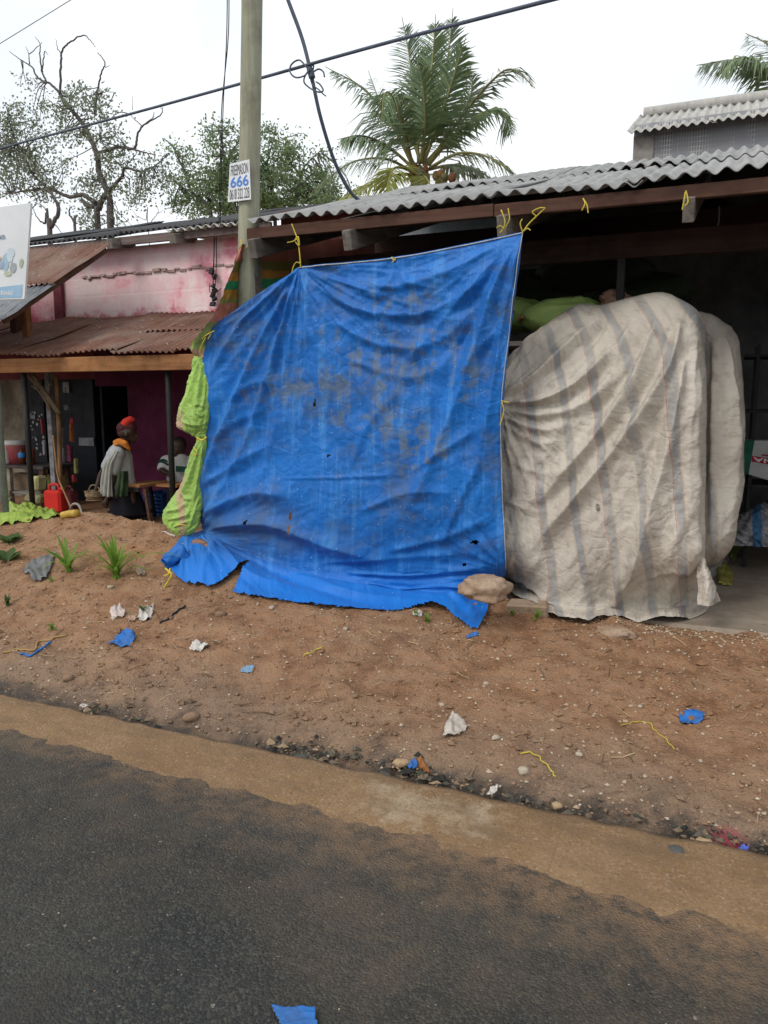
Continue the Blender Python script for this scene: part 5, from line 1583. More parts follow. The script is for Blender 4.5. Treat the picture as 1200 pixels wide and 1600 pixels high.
def mat_rock(name, a, b, c):
    t = NT(name); co = t.coord('Object')
    n = t.noise(co, 9, 6, .7); n2 = t.noise(co, 40, 5, .7)
    col = t.mix(t.mr(n, .35, .65), a, b); col = t.mix(t.mr(n2, .55, .75, 0, .8), col, c)
    return t.out(col, .95, t.bump(t.math('ADD', n, t.math('MULTIPLY', n2, .6)), .8, .02), 0, .15)
ROCK = mat_rock('coral_rock', (.27, .175, .115), (.40, .30, .22), (.10, .06, .04))
BRICKROCK = mat_rock('red_brown_rock', (.20, .11, .075), (.28, .17, .12), (.09, .05, .035))
def rock_mesh(name, sx, sy, sz, seed, sub=4, amp=.30):
    bm = bmesh.new(); bmesh.ops.create_icosphere(bm, subdivisions=sub, radius=1)
    for v in bm.verts:
        q = v.co * 1.1 + Vector((seed * 3.7, seed * 1.3, 0))
        d = mnoise.noise(q) * amp * 1.4 + mnoise.noise(q * 2.3) * amp * .7 + mnoise.noise(q * 5) * amp * .4 + abs(mnoise.noise(q * 9)) * amp * .3
        w = v.co * (1 + d)
        w = Vector((math.copysign(abs(w.x) ** .8, w.x), math.copysign(abs(w.y) ** .8, w.y), math.copysign(abs(w.z) ** .8, w.z)))
        v.co = Vector((w.x * sx, w.y * sy, w.z * sz))
    me = bpy.data.meshes.new(name); bm.to_mesh(me); bm.free()
    me.polygons.foreach_set('use_smooth', [True] * len(me.polygons))
    return me
p = at(757, 919, Y=4.46); g_ = float(ground_z(p[0], 4.46))
o = link('boulder', rock_mesh('boulder', .145, .11, .078, 4), None, ROCK, (p[0], p[1], p[2]))
tag(o, 'pale rough rock weighing down the lower right corner of the blue tarpaulin', 'rock')
p = at(958, 471, Y=5.62)
o = link('boulder', rock_mesh('boulder', .10, .09, .07, 9, 4, .5), None, BRICKROCK, p); o.rotation_euler = (0, R(6), .4)
tag(o, 'red-brown rock holding down the top of the beige cover', 'rock')
p = at(318, 842, Y=4.86)
o = link('boulder', rock_mesh('boulder', .10, .08, .045, 14), None, BRICKROCK, (p[0], p[1], p[2] - .05))
tag(o, 'brown stone under the left end of the blue tarpaulin skirt', 'rock')
p = atg(822, 957)
o = MB().box((0, 0, 0), (.26, .14, .09), None, .012).build('concrete_block', mat_rock('old_concrete', (.34, .25, .18), (.27, .19, .13), (.15, .10, .07)), None, bevel=.012, loc=(p[0], p[1] + .06, p[2] + .012))
o.rotation_euler = (R(6), 0, R(8)); tag(o, 'small earth-stained concrete block between the rock and the beige cover', 'block')
p = atg(962, 990)
o = link('flat_stone', rock_mesh('flat_stone', .11, .07, .035, 23), None, ROCK, p + np.array([0, 0, .01])); tag(o, 'flat brown stone in front of the beige cover', 'stone')

# sacks and bags at the right edge, on the shop floor
FY = 7.05
Qf = [at(1164, 688, Y=FY), at(1275, 690, Y=FY - .1), at(1275, 772, Y=FY - .1), at(1162, 739, Y=FY)]
WHITEBAG = plain('white_woven_bag', (.52, .53, .54), .6, (.40, .41, .42), 5)
DKGREEN = plain('dark_green_print', (.03, .17, .12), .6)
REDINK = plain('red_print', (.50, .03, .06), .6)
bag = quad_panel('flour_bag', Qf, WHITEBAG, None, .16)
tag(bag, 'white flour bag with green edge and red lettering upside down, right edge', 'bag')
quad_panel('green_edge', [Qf[0] + np.array([-.002, -.004, 0]), Qf[0] * .86 + Qf[1] * .14 + np.array([0, -.004, 0]), Qf[3] * .93 + Qf[2] * .07 + np.array([0, -.004, 0]), Qf[3] + np.array([-.002, -.004, 0])], DKGREEN, bag, .003)
def subq(Q_, x0, y0, x1, y1, dy):
    TL, TR, BR, BL = Q_
    f = lambda x, y: (TL * (1 - x) + TR * x) * (1 - y) + (BL * (1 - x) + BR * x) * y + np.array([0, dy, 0])
    return [f(x0, y0), f(x1, y0), f(x1, y1), f(x0, y1)]
rb_ = subq(Qf, .11, .44, .60, .60, -.004)
quad_panel('red_band', rb_, REDINK, bag, .003)
text_quad('lettering', 'FINA', rb_, (.04, .15, .93, .88), PAPER, bag, .003, flip=True, bold=True)
quad_panel('red_line', subq(Qf, .25, .36, .60, .40, -.004), REDINK, bag, .003)
ring = MB(); cc = subq(Qf, .40, .05, .60, .32, -.006)
c_ = sum(cc) / 4; ring.tube([c_ + np.array([.07 * math.cos(a), -.002, .07 * math.sin(a)]) for a in np.linspace(0, 6.28, 18)], .004, 4)
ring.build('round_emblem', DKGREEN, bag)
# dark shelf under the bag
shf = empty('goods_rack', (float(at(1230, 800, Y=7.3)[0]), 7.3, .22))
tag(shf, 'dark metal rack behind the bags at the right edge of the shed', 'rack')
for v in (556, 640, 752, 802):
    a = at(1164, v, Y=7.3)
    MB().box((a[0] + .55, 7.3, a[2] - .012), (1.1, .5, .024)).build('shelf', IRON, shf, bevel=.002)
for dx in (.01, 1.09):
    for yy in (7.08, 7.52):
        MB().box((a[0] + dx, yy, 1.15), (.03, .03, 1.86)).build('upright', IRON, shf, bevel=.002)
def mat_bluestripe():
    t = NT('grey_sack_blue_stripe'); uv = t.coord('UV'); n = t.noise(uv, 60, 5)
    x_ = t.math('ADD', t.sep(uv)[0], t.mr(n, .3, .7, -.002, .002))
    col = t.mix(t.mr(n, .35, .65), (.34, .34, .36), (.22, .22, .24))
    col = t.mix(t.mr(t.math('ABSOLUTE', t.math('SUBTRACT', x_, 1.184)), .0085, .0070), col, (.05, .14, .27))
    return t.out(col, .55, t.bump(t.math('ADD', n, t.noise(uv, 160, 4)), .5, .01), 0, .3)
NB = [[(1128, 812, 7.35), (1165, 806, 7.4), (1205, 796, 7.4), (1260, 790, 7.4), (1330, 800, 7.4)],
      [(1130, 818, 7.15), (1165, 800, 7.1), (1205, 788, 7.05), (1260, 782, 7.05), (1335, 800, 7.1)],
      [(1134, 832, 6.98), (1166, 820, 6.90), (1206, 812, 6.86), (1262, 808, 6.84), (1340, 820, 6.9)],
      [(1138, 846, 6.92), (1168, 842, 6.82), (1208, 842, 6.78), (1264, 842, 6.76), (1340, 845, 6.8)],
      [(1142, 853, 6.90), (1170, 853, 6.82), (1208, 854, 6.78), (1264, 855, 6.76), (1340, 856, 6.8)]]
Sn = lattice([[tuple(at(u, v, Y=Y)) + (u, v) for (u, v, Y) in r] for r in NB], 90, 60)
Pn, un = Sn[..., :3].copy(), Sn[..., 3:]
Nn = normals(Pn)
if Nn[30, 45, 1] > 0: Nn = -Nn
Pn = Pn + Nn * (.03 * fbm(un[..., 0] / 22 + un[..., 1] / 30, un[..., 1] / 22, 3, 71) + .016 * ridged(un[..., 0] / 15 - un[..., 1] / 12, un[..., 1] / 26, 2, 73))[..., None]
Pn[..., 2] = np.maximum(Pn[..., 2], .222)
o = sheet('grain_sack', Pn, un, mat_bluestripe())
tag(o, 'pale grey sack with broad blue stripe slumped on the floor at the right edge', 'sack', 'grain sacks in the shed')
def crumple(name, label, cat, outline, mat, height, seed, lift=.004, group=None, n=26, floor=None):
    """a scrap of sheeting lying on the ground: outline in (u, v), fitted to the soil and crumpled up"""
    poly = [(u, v) for u, v in outline]
    us = [q[0] for q in poly]; vs_ = [q[1] for q in poly]
    U, V = np.meshgrid(np.linspace(min(us), max(us), n), np.linspace(min(vs_), max(vs_), n))
    G_ = np.zeros((n, n, 3))
    c = [atg(u, v) if floor is None else at(u, v, z=floor) for (u, v) in ((min(us), min(vs_)), (max(us), min(vs_)), (max(us), max(vs_)), (min(us), max(vs_)))]
    fu = ((U - min(us)) / (max(us) - min(us)))[..., None]; fv = ((V - min(vs_)) / (max(vs_) - min(vs_)))[..., None]
    G_ = (c[0] * (1 - fu) + c[1] * fu) * (1 - fv) + (c[3] * (1 - fu) + c[2] * fu) * fv
    gz_ = ground_z(G_[..., 0], G_[..., 1]) if floor is None else floor
    fx, fy = fu[..., 0] * 3, fv[..., 0] * 3
    h = height * np.clip(.30 + .6 * fbm(fx * .7 + seed, fy * .7, 2, seed) + .35 * (ridged(fx, fy + seed, 2, seed + 2, .35) - .6), .02, 1.2)
    G_[..., 2] = np.maximum(gz_, 0) + lift + h
    drop = lambda a, b: ~inside(a, b, poly)
    o = sheet(name, G_, np.stack([U, V], -1), mat, None, drop)
    solid(o, .0025)
    return tag(o, label, cat, group)
LIME2 = plain('lime_sheet', (.30, .42, .07), .5, (.22, .30, .06), 8)
crumple('green_cloth', 'crumpled lime sacking on the floor at the foot of the beige cover', 'sacking', [(1140, 846), (1150, 812), (1168, 818), (1182, 846), (1160, 850), (1148, 878), (1138, 872)], LIME2, .07, 3, floor=.225)
crumple('yellow_rag', 'small yellow rag by the lower right corner of the beige cover', 'rag', [(1120, 882), (1134, 880), (1146, 900), (1143, 915), (1122, 914)], plain('yellow_rag', (.42, .40, .09), .8), .015, 4, floor=.225)

# loudspeaker on a bracket inside the shed
p = at(1115, 353, Y=7.6)
spk = empty('wall_fan', (p[0], 7.6, p[2] - .25))
tag(spk, 'dark round fan on a bracket under the shed roof', 'fan')
mb = MB().lathe((0, 0, 0), [(.02, -.08), (.19, -.07), (.22, 0), (.19, .07), (.02, .08)], 22)
V_ = [(p[0] + x_, 7.5 + z_, p[2] + y_) for (x_, y_, z_) in mb.v]
link('fan_head', mesh('fan_head', V_, mb.f, True), spk, IRON)
MB().beam((p[0] + .05, 7.6, p[2] + .05), (p[0] + 1.0, 8.1, p[2] + .45), .05, .05).build('bracket', IRON, spk)
wire('lamp_cord', 'thin pale cord dangling below the shed beam at the right', [at(1124, 322, Y=6.2), at(1122, 350, Y=6.2), at(1108, 372, Y=6.2), at(1097, 382, Y=6.2)], .006, mat=plain('pale_cord_grey', (.4, .4, .38), .7))

# ================================================================== LEFT SHOP FRONT: goods, table, people
FZ = .2
def flo(u, Y, lift=.015):
    X_ = float(at(u, 800, Y=Y)[0]); return np.array([X_, Y, float(ground_z(X_, Y)) + lift])
LY = 7.45
def lz(u, v, Y=LY): return float(at(u, v, Y=Y)[2])
def lx(u, v, Y=LY): return float(at(u, v, Y=Y)[0])
# work table with jars
t0, t1 = lx(2, 725), lx(74, 725)
wt = empty('display_table', ((t0 + t1) / 2, LY, FZ))
tag(wt, 'rough wooden display table with buckets and bottles at the far left', 'table')
zt = lz(40, 727)
OLDW = plain('paint_worn_wood', (.34, .31, .26), .85, (.16, .13, .10), 7)
MB().box(((t0 + t1) / 2, LY + .2, zt - .02), (t1 - t0, .55, .04)).build('table_top', plain('dark_table_top', (.07, .06, .06), .7), wt, bevel=.004)
for (xx, yy, m_) in ((lx(18, 760), LY - .02, OLDW), (lx(70, 760), LY - .02, TIMBER), (lx(6, 760), LY + .42, OLDW), (lx(68, 760), LY + .42, TIMBER)):
    MB().box((xx, yy, (zt - .04 + FZ) / 2), (.075, .06, zt - .04 - FZ)).build('leg', m_, wt, bevel=.004)
MB().box(((lx(4, 778) + lx(22, 778)) / 2, LY - .07, lz(12, 768)), (.28, .05, .06)).build('side_rail', OLDW, wt, bevel=.004)
MB().box(((lx(4, 778) + lx(22, 778)) / 2, LY - .07, lz(12, 779)), (.28, .05, .05)).build('side_rail', OLDW, wt, bevel=.004)
MB().box(((t0 + t1) / 2, LY + .2, lz(40, 770)), (t1 - t0 - .05, .5, .03)).build('lower_shelf', TIMBER_GREY, wt, bevel=.003)
# bucket
def lathe_thing(name, label, cat, u0, u1, vtop, vbot, Y, prof, mat, parts=(), group=None, sy=1.0):
    z0, z1 = lz((u0 + u1) / 2, vbot, Y), lz((u0 + u1) / 2, vtop, Y); x0, x1 = lx(u0, vbot, Y), lx(u1, vbot, Y)
    w = (x1 - x0) / 2 * .98; hgt = z1 - z0; c = ((x0 + x1) / 2, Y, z0)
    e = empty(name, c)
    MB().lathe(c, [(r * w, h * hgt) for r, h in prof], 20, sy=sy).build('body', mat, e, smooth=True)
    for (nm, pr, m2) in parts:
        MB().lathe(c, [(r * w, h * hgt) for r, h in pr], 20, sy=sy).build(nm, m2, e, smooth=True)
    tag(e, label, cat, group)
    return e
WHITEP = plain('white_plastic', (.58, .58, .56), .45, (.48, .47, .45), 6)
REDP = plain('red_plastic', (.42, .03, .03), .4, (.32, .02, .025), 5)
MAROON = plain('maroon_plastic', (.16, .035, .045), .45)
lathe_thing('lidded_bucket', 'red and pink bucket with white lid on the display table', 'bucket', 11, 38, 688, 725, LY + .12, [(.78, 0), (.92, .3), (.95, .80), (.95, .82)], plain('pink_red_bucket', (.40, .13, .13), .45, (.30, .05, .06), 4), [('lid', [(.98, .80), (1.02, .83), (1.02, .95), (.9, 1.0), (.02, 1.0)], WHITEP)])
lathe_thing('plastic_jug', 'white plastic jug beside the lidded bucket', 'jug', 4, 14, 696, 725, LY - .02, [(.9, 0), (1, .1), (1, .65), (.6, .85), (.5, 1.0)], WHITEP)
lathe_thing('bottle', 'dark sauce bottle with blue label on the display table', 'bottle', 31, 39, 701, 725, LY, [(.9, 0), (.95, .55), (.5, .75), (.4, 1)], plain('brown_bottle', (.12, .04, .02), .3), [('label_band', [(.98, .42), (1.0, .45), (1.0, .72), (.9, .74)], plain('blue_label', (.05, .22, .55), .5))])
lathe_thing('tin_can', 'rust red tin at the right end of the display table', 'can', 46, 54, 702, 725, LY + .1, [(1, 0), (1, .95), (1.04, 1.0), (.05, 1)], plain('rust_red_tin', (.24, .07, .035), .5))
# jerrycans
def jerry(name, label, u0, u1, v0, v1, Y, mat, ytr=.2, parts=True, capm=None):
    x0, x1 = lx(u0, v1, Y), lx(u1, v1, Y); z0 = float(ground_z((x0 + x1) / 2, Y)); z1 = lz((u0 + u1) / 2, v0, Y)
    e = empty(name, ((x0 + x1) / 2, Y, z0)); h = z1 - z0; w = x1 - x0
    MB().box(((x0 + x1) / 2, Y, z0 + h * .40), (w, ytr, h * .8)).build('body', mat, e, smooth=False, bevel=min(w, ytr) * .16)
    rope('handle', [((x0 + w * .12), Y, z0 + h * .78), (x0 + w * .2, Y, z0 + h * .97), (x0 + w * .62, Y, z0 + h * .99), (x0 + w * .72, Y, z0 + h * .78)], min(w * .07, .02), mat, 14, e)
    MB().lathe((x1 - w * .14, Y, z0 + h * .78), [(w * .10, 0), (w * .10, h * .12), (w * .07, h * .13)], 10).build('cap', capm or mat, e, smooth=True)
    tag(e, label, 'jerrycan')
    return e
REDJ = plain('bright_red_plastic', (.60, .03, .02), .4, (.48, .025, .02), 4)
jerry('jerrycan', 'bright red jerrycan standing on the shop floor', 76, 102, 757, 790, 7.2, REDJ, .18)
jerry('jerrycan', 'dull brown-red jerrycan beside the bright red one', 103, 117, 760, 788, 7.3, MAROON, .16)
jerry('jerrycan', 'pale yellow-green jerrycan behind the red jerrycan', 73, 89, 730, 766, 7.85, plain('pale_green_plastic', (.42, .44, .17), .5, (.33, .34, .14), 5), .2)
jerry('jerrycan', 'dim yellow jerrycan under the hanging goods', 92, 108, 728, 760, 7.9, plain('dim_yellow_plastic', (.22, .20, .05), .5), .18)
BAGY = plain('yellow_paper', (.42, .42, .20), .8)
for (u0, u1, v0, v1, Y, m_, lb, cat, nm) in ((28, 62, 740, 768, 7.65, plain('cardboard', (.24, .17, .11), .9), 'flattened cardboard on the lower shelf of the display table', 'cardboard', 'cardboard'), (57, 67, 742, 766, 7.35, BAGY, 'pale yellow paper bag hanging from the display table', 'bag', 'paper_bag'), (46, 68, 773, 784, 7.3, plain('olive_bundle', (.24, .23, .12), .9), 'olive cloth bundle under the display table', 'bundle', 'cloth_bundle')):
    x0, x1, z0, z1 = lx(u0, v1, Y), lx(u1, v1, Y), lz(u0, v1, Y), lz(u0, v0, Y)
    o = MB().box(((x0 + x1) / 2, Y, (z0 + z1) / 2), (x1 - x0, .16, z1 - z0), None, .02).build(nm, m_, None, bevel=.025)
    tag(o, lb, cat)
# timber uprights with hanging wares
mu = at(79, 640, Y=LY - .1)
pst = MB().box((mu[0], LY - .1, 1.1), (.075, .075, 2.0)).build('painted_post', plain('worn_grey_paint', (.27, .28, .30), .8, (.15, .14, .14), 9), None, bevel=.004)
tag(pst, 'worn grey painted post holding the hanging wares', 'post')
p0, p1 = at(88, 588, Y=LY - .2), at(94, 760, Y=LY - .2)
tag(rope('wooden_pole', [p0, (p0 + p1) / 2 + np.array([.015, 0, 0]), p1], .028, mat_wood('honey_pole', (.32, .18, .08), (.20, .11, .05), 2), 12), 'slim brown wooden pole leaning among the hanging wares', 'pole')
ho = rope('hose', [at(83, 680, Y=LY - .3), at(87, 715, Y=LY - .3), at(91, 745, Y=LY - .3), at(103, 775, Y=LY - .3), flo(116, 7.1), flo(122, 6.9)], .013, plain('tan_hose', (.40, .24, .12), .6), 40)
tag(ho, 'tan hose hanging from the post and curling onto the ground', 'hose')
ho = rope('hose', [flo(108, 7.05), flo(113, 7.0, .14), flo(122, 6.95, .17), flo(127, 6.9, .10), flo(126, 6.85)], .016, plain('grey_hose', (.35, .32, .29), .6), 24)
tag(ho, 'short grey hose end arching over the ground near the red jerrycan', 'hose')
tag(rope('yellow_pipe', [atg(98, 811, .03), atg(110, 809, .03), atg(121, 808, .03)], .036, plain('yellow_pipe', (.62, .40, .08), .5), 8, rad_n=10), 'short yellow pipe lying on the crest of the dirt bank', 'pipe')
bun = empty('stick_bundle', at(70, 600, Y=LY - .25))
for (a, b, r0) in (((46, 585), (90, 645), .022), ((50, 583), (92, 646), .024), ((44, 586), (80, 640), .018), ((54, 590), (94, 646), .02), ((60, 600), (78, 640), .016)):
    rope('stick', [at(a[0], a[1], Y=LY - .35), at((a[0] + b[0]) / 2 + 1, (a[1] + b[1]) / 2, Y=LY - .33), at(b[0], b[1], Y=LY - .3)], r0, STICK, 10, bun)
for (u, v) in ((50, 603), (54, 606), (72, 603)):
    rope('twig', [at(u, v, Y=LY - .36), at(u + 8, v + (4 if u < 60 else -3), Y=LY - .36)], .012, STICK, 6, bun)
tag(bun, 'bundle of grey sticks slung at a slant under the awning', 'sticks')
hcols = [(.30, .31, .33), (.16, .03, .07), (.42, .12, .03), (.30, .30, .12), (.30, .04, .05), (.25, .26, .28)]
k = 0
for (u, v0, v1, w, c) in ((97, 668, 700, 5, 0), (99, 700, 722, 7, 0), (109, 696, 722, 9, 1), (112, 660, 690, 6, 2), (119, 716, 740, 4, 3), (116, 742, 754, 6, 4), (104, 632, 640, 10, 5), (113, 652, 662, 8, 4), (70, 688, 712, 5, 0), (67, 655, 680, 4, 4)):
    Y = LY + .05; a = at(u, v0, Y=Y); b = at(u, v1, Y=Y)
    o = MB().box(((a[0] + b[0]) / 2, Y, (a[2] + b[2]) / 2), (w * .0068, .05, a[2] - b[2]), Matrix.Rotation(R(random.uniform(-5, 5)), 3, 'Y'), .01).build('hanging_packet', plain('packet_%d' % k, hcols[c], .5, tuple(x * .6 for x in hcols[c]), 14), None, bevel=.01)
    names = ['pale grey packet hanging highest on the pole line', 'pale grey packet below the other grey packet', 'dark wine packet hanging beside the grey packets', 'orange packet hanging right of the pole', 'olive strip packet hanging low at the right', 'small red packet lowest in the hanging row', 'grey tag hanging near the stick bundle end', 'small red tag above the orange packet', 'white strip packet left of the grey post', 'small red strip packet on the dark door panel']
    tag(o, names[k], 'packet', 'packets hanging in the shop front'); k += 1
    rope('string', [(a[0], Y, a[2]), (a[0], Y, a[2] + .22)], .003, WIRE, 4, o)
# pale notices and chips on the dark panels
for (u0, u1, v0, v1, lb) in ((47, 54, 645, 655, 'small pale notice on the dark door panel by the stick bundle'), (98, 107, 597, 614, 'pale paper pinned high on the dark wall'), (123, 146, 684, 697, 'dim grey paper stuck low on the dark wall by the doorway')):
    Y = WY - .036
    q = [at(u0, v0, Y=Y), at(u1, v0, Y=Y), at(u1 + 1, v1, Y=Y), at(u0, v1 - 1, Y=Y)]
    tag(quad_panel('paper_notice', q, plain('grey_paper', (.30, .31, .33), .8), None, .003), lb, 'notice')
pc = MB(); r_ = random.Random(8)
for i in range(26):
    u, v = r_.uniform(48, 70), r_.choice([r_.uniform(638, 672), r_.uniform(680, 715)])
    p = at(u, v, Y=WY - .034); s_ = r_.uniform(.006, .03)
    pts = [(p[0] + s_ * math.cos(a) * r_.uniform(.5, 1.2), WY - .034 - .002 * (i % 3), p[2] + s_ * math.sin(a) * r_.uniform(.5, 1.2)) for a in np.linspace(0, 6.28, 8)[:-1]]
    pc.add(pts, [tuple(range(7))[::-1]])
o = pc.build('paint_chips', plain('white_chips', (.48, .48, .48), .8), bld); o['kind'] = 'stuff'

# lime cloth heap on the bank
CN = [[(2, 794, 5.95), (30, 785, 5.95), (62, 792, 5.92), (102, 804, 5.8)], [(2, 800, 5.75), (33, 792, 5.72), (64, 798, 5.7), (101, 806, 5.65)], [(2, 808, 5.62), (34, 802, 5.6), (65, 805, 5.58), (100, 808, 5.55)]]
cn = [[tuple(at(u, v, Y=Y)) + (u, v) for (u, v, Y) in r] for r in CN]
cn.append([tuple(atg(u, v, .02)) + (u, v) for (u, v) in ((0, 822), (34, 818), (64, 814), (97, 811))])
Sn = lattice(cn, 90, 50); Pn, un = Sn[..., :3].copy(), Sn[..., 3:]
Nn = normals(Pn)
if Nn[25, 45, 2] < 0: Nn = -Nn
Pn = Pn + Nn * (.04 * fbm(un[..., 0] / 16, un[..., 1] / 12, 3, 91) + .014 * (ridged(un[..., 0] / 14 + un[..., 1] / 10, un[..., 1] / 14, 2, 93) - .8))[..., None]
Pn[..., 2] = np.maximum(Pn[..., 2], ground_z(Pn[..., 0], Pn[..., 1]) + .008)
tag(sheet('green_cloth', Pn, un, LIME2), 'crumpled lime green sacking thrown on the dirt bank at far left', 'sacking')
# small work table and stool by the doorway
kt = empty('work_table', (lx(228, 790, 7.1), 7.1, FZ))
tag(kt, 'small wooden work table standing in front of the walking person', 'table')
zt2 = lz(225, 757, 7.1)
MB().box((lx(222, 757, 7.1), 7.15, zt2), (.26, .5, .035)).build('table_top', TIMBER_ORANGE, kt, bevel=.003)
MB().box((lx(222, 757, 7.1), 6.89, zt2 - .035), (.28, .03, .05)).build('apron_rail', IRON, kt, bevel=.003)
for (u, yy, m_) in ((210, 6.93, TIMBER), (229, 6.93, TIMBER), (236, 7.38, IRON), (215, 7.38, IRON)):
    x_ = lx(u, 790, yy); g_ = float(ground_z(x_, yy))
    MB().beam((x_ + (.05 if u > 225 else -.02), yy, g_), (x_ - .01, yy, zt2 - .02), .035, .035, (0, 1, 0)).build('leg', m_, kt)
cr_ = empty('plastic_crate', (lx(244, 780, 7.6), 7.6, FZ))
tag(cr_, 'blue plastic crate under the seated person', 'crate')
BLUEP = plain('blue_plastic', (.03, .11, .34), .45)
x0, x1 = lx(238, 780, 7.6), lx(266, 780, 7.6); z0, z1 = FZ, lz(250, 768, 7.6)
for i in range(6):
    zz = z0 + (z1 - z0) * (i + .5) / 6
    for yy in (7.45, 7.8):
        MB().box(((x0 + x1) / 2, yy, zz), (x1 - x0, .015, (z1 - z0) / 6 * .62)).build('slat', BLUEP, cr_)
for xx in (x0, x1):
    MB().box((xx, 7.625, (z0 + z1) / 2), (.025, .38, z1 - z0)).build('end_panel', BLUEP, cr_)
bc = MB().box((lx(268, 750, 7.35), 7.35, lz(258, 756, 7.35)), (.42, .35, .03)).build('counter_board', TIMBER_ORANGE, None, bevel=.003)
tag(bc, 'orange wooden board laid as a counter before the seated person', 'board')

# ---------------------------------------------------------------- people
def blob_mesh(name, caps, voxel=.014, smooth_it=4):
    """one continuous skin over tapered limbs: (a, b, ra, rb)"""
    mb = MB()
    for a, b, ra, rb in caps:
        a = np.asarray(a, float); b = np.asarray(b, float); n = 7
        C = []; Rr = []
        d = b - a; L = np.linalg.norm(d); d = d / (L + 1e-9)
        for t in np.linspace(-math.pi / 2, 0, 4)[:-1]:
            C.append(a + d * ra * math.sin(t)); Rr.append(max(ra * math.cos(t), .001))
        for t in np.linspace(0, 1, n):
            C.append(a + (b - a) * t); Rr.append(ra + (rb - ra) * t)
        for t in np.linspace(0, math.pi / 2, 4)[1:]:
            C.append(b + d * rb * math.sin(t)); Rr.append(max(rb * math.cos(t), .001))
        mb.tube(C, Rr, 12)
    o = bpy.data.objects.new('tmp', mesh('tmp', mb.v, mb.f)); COL.objects.link(o)
    md = o.modifiers.new('r', 'REMESH'); md.mode = 'VOXEL'; md.voxel_size = voxel; md.use_smooth_shade = True
    m2 = o.modifiers.new('s', 'SMOOTH'); m2.iterations = smooth_it; m2.factor = .5
    dg = bpy.context.evaluated_depsgraph_get()
    me = bpy.data.meshes.new_from_object(o.evaluated_get(dg)); me.name = name
    bpy.data.objects.remove(o)
    me.polygons.foreach_set('use_smooth', [True] * len(me.polygons))
    return me
SKIN = plain('dark_skin', (.055, .030, .022), .5, (.042, .022, .016), 8, spec=.4, bump=.08)
SHIRT = plain('grey_white_cotton', (.42, .44, .46), .9, (.34, .35, .37), 5)
SKIRT = plain('black_skirt', (.008, .008, .012), .95, (.013, .012, .016), 5, spec=.1)
SCARF = plain('orange_scarf', (.62, .22, .03), .8, (.48, .15, .02), 12)
WRAPD = plain('maroon_wrap', (.07, .018, .02), .85, (.05, .014, .016), 9)
WRAPR = plain('red_wrap', (.55, .035, .02), .8, (.42, .03, .02), 9)
CLOTHW = plain('pale_cloth', (.40, .40, .36), .9, (.28, .28, .25), 6, stretch=(6, 6, 1))
APRON = plain('green_apron', (.045, .085, .03), .9, (.02, .03, .02), 9)

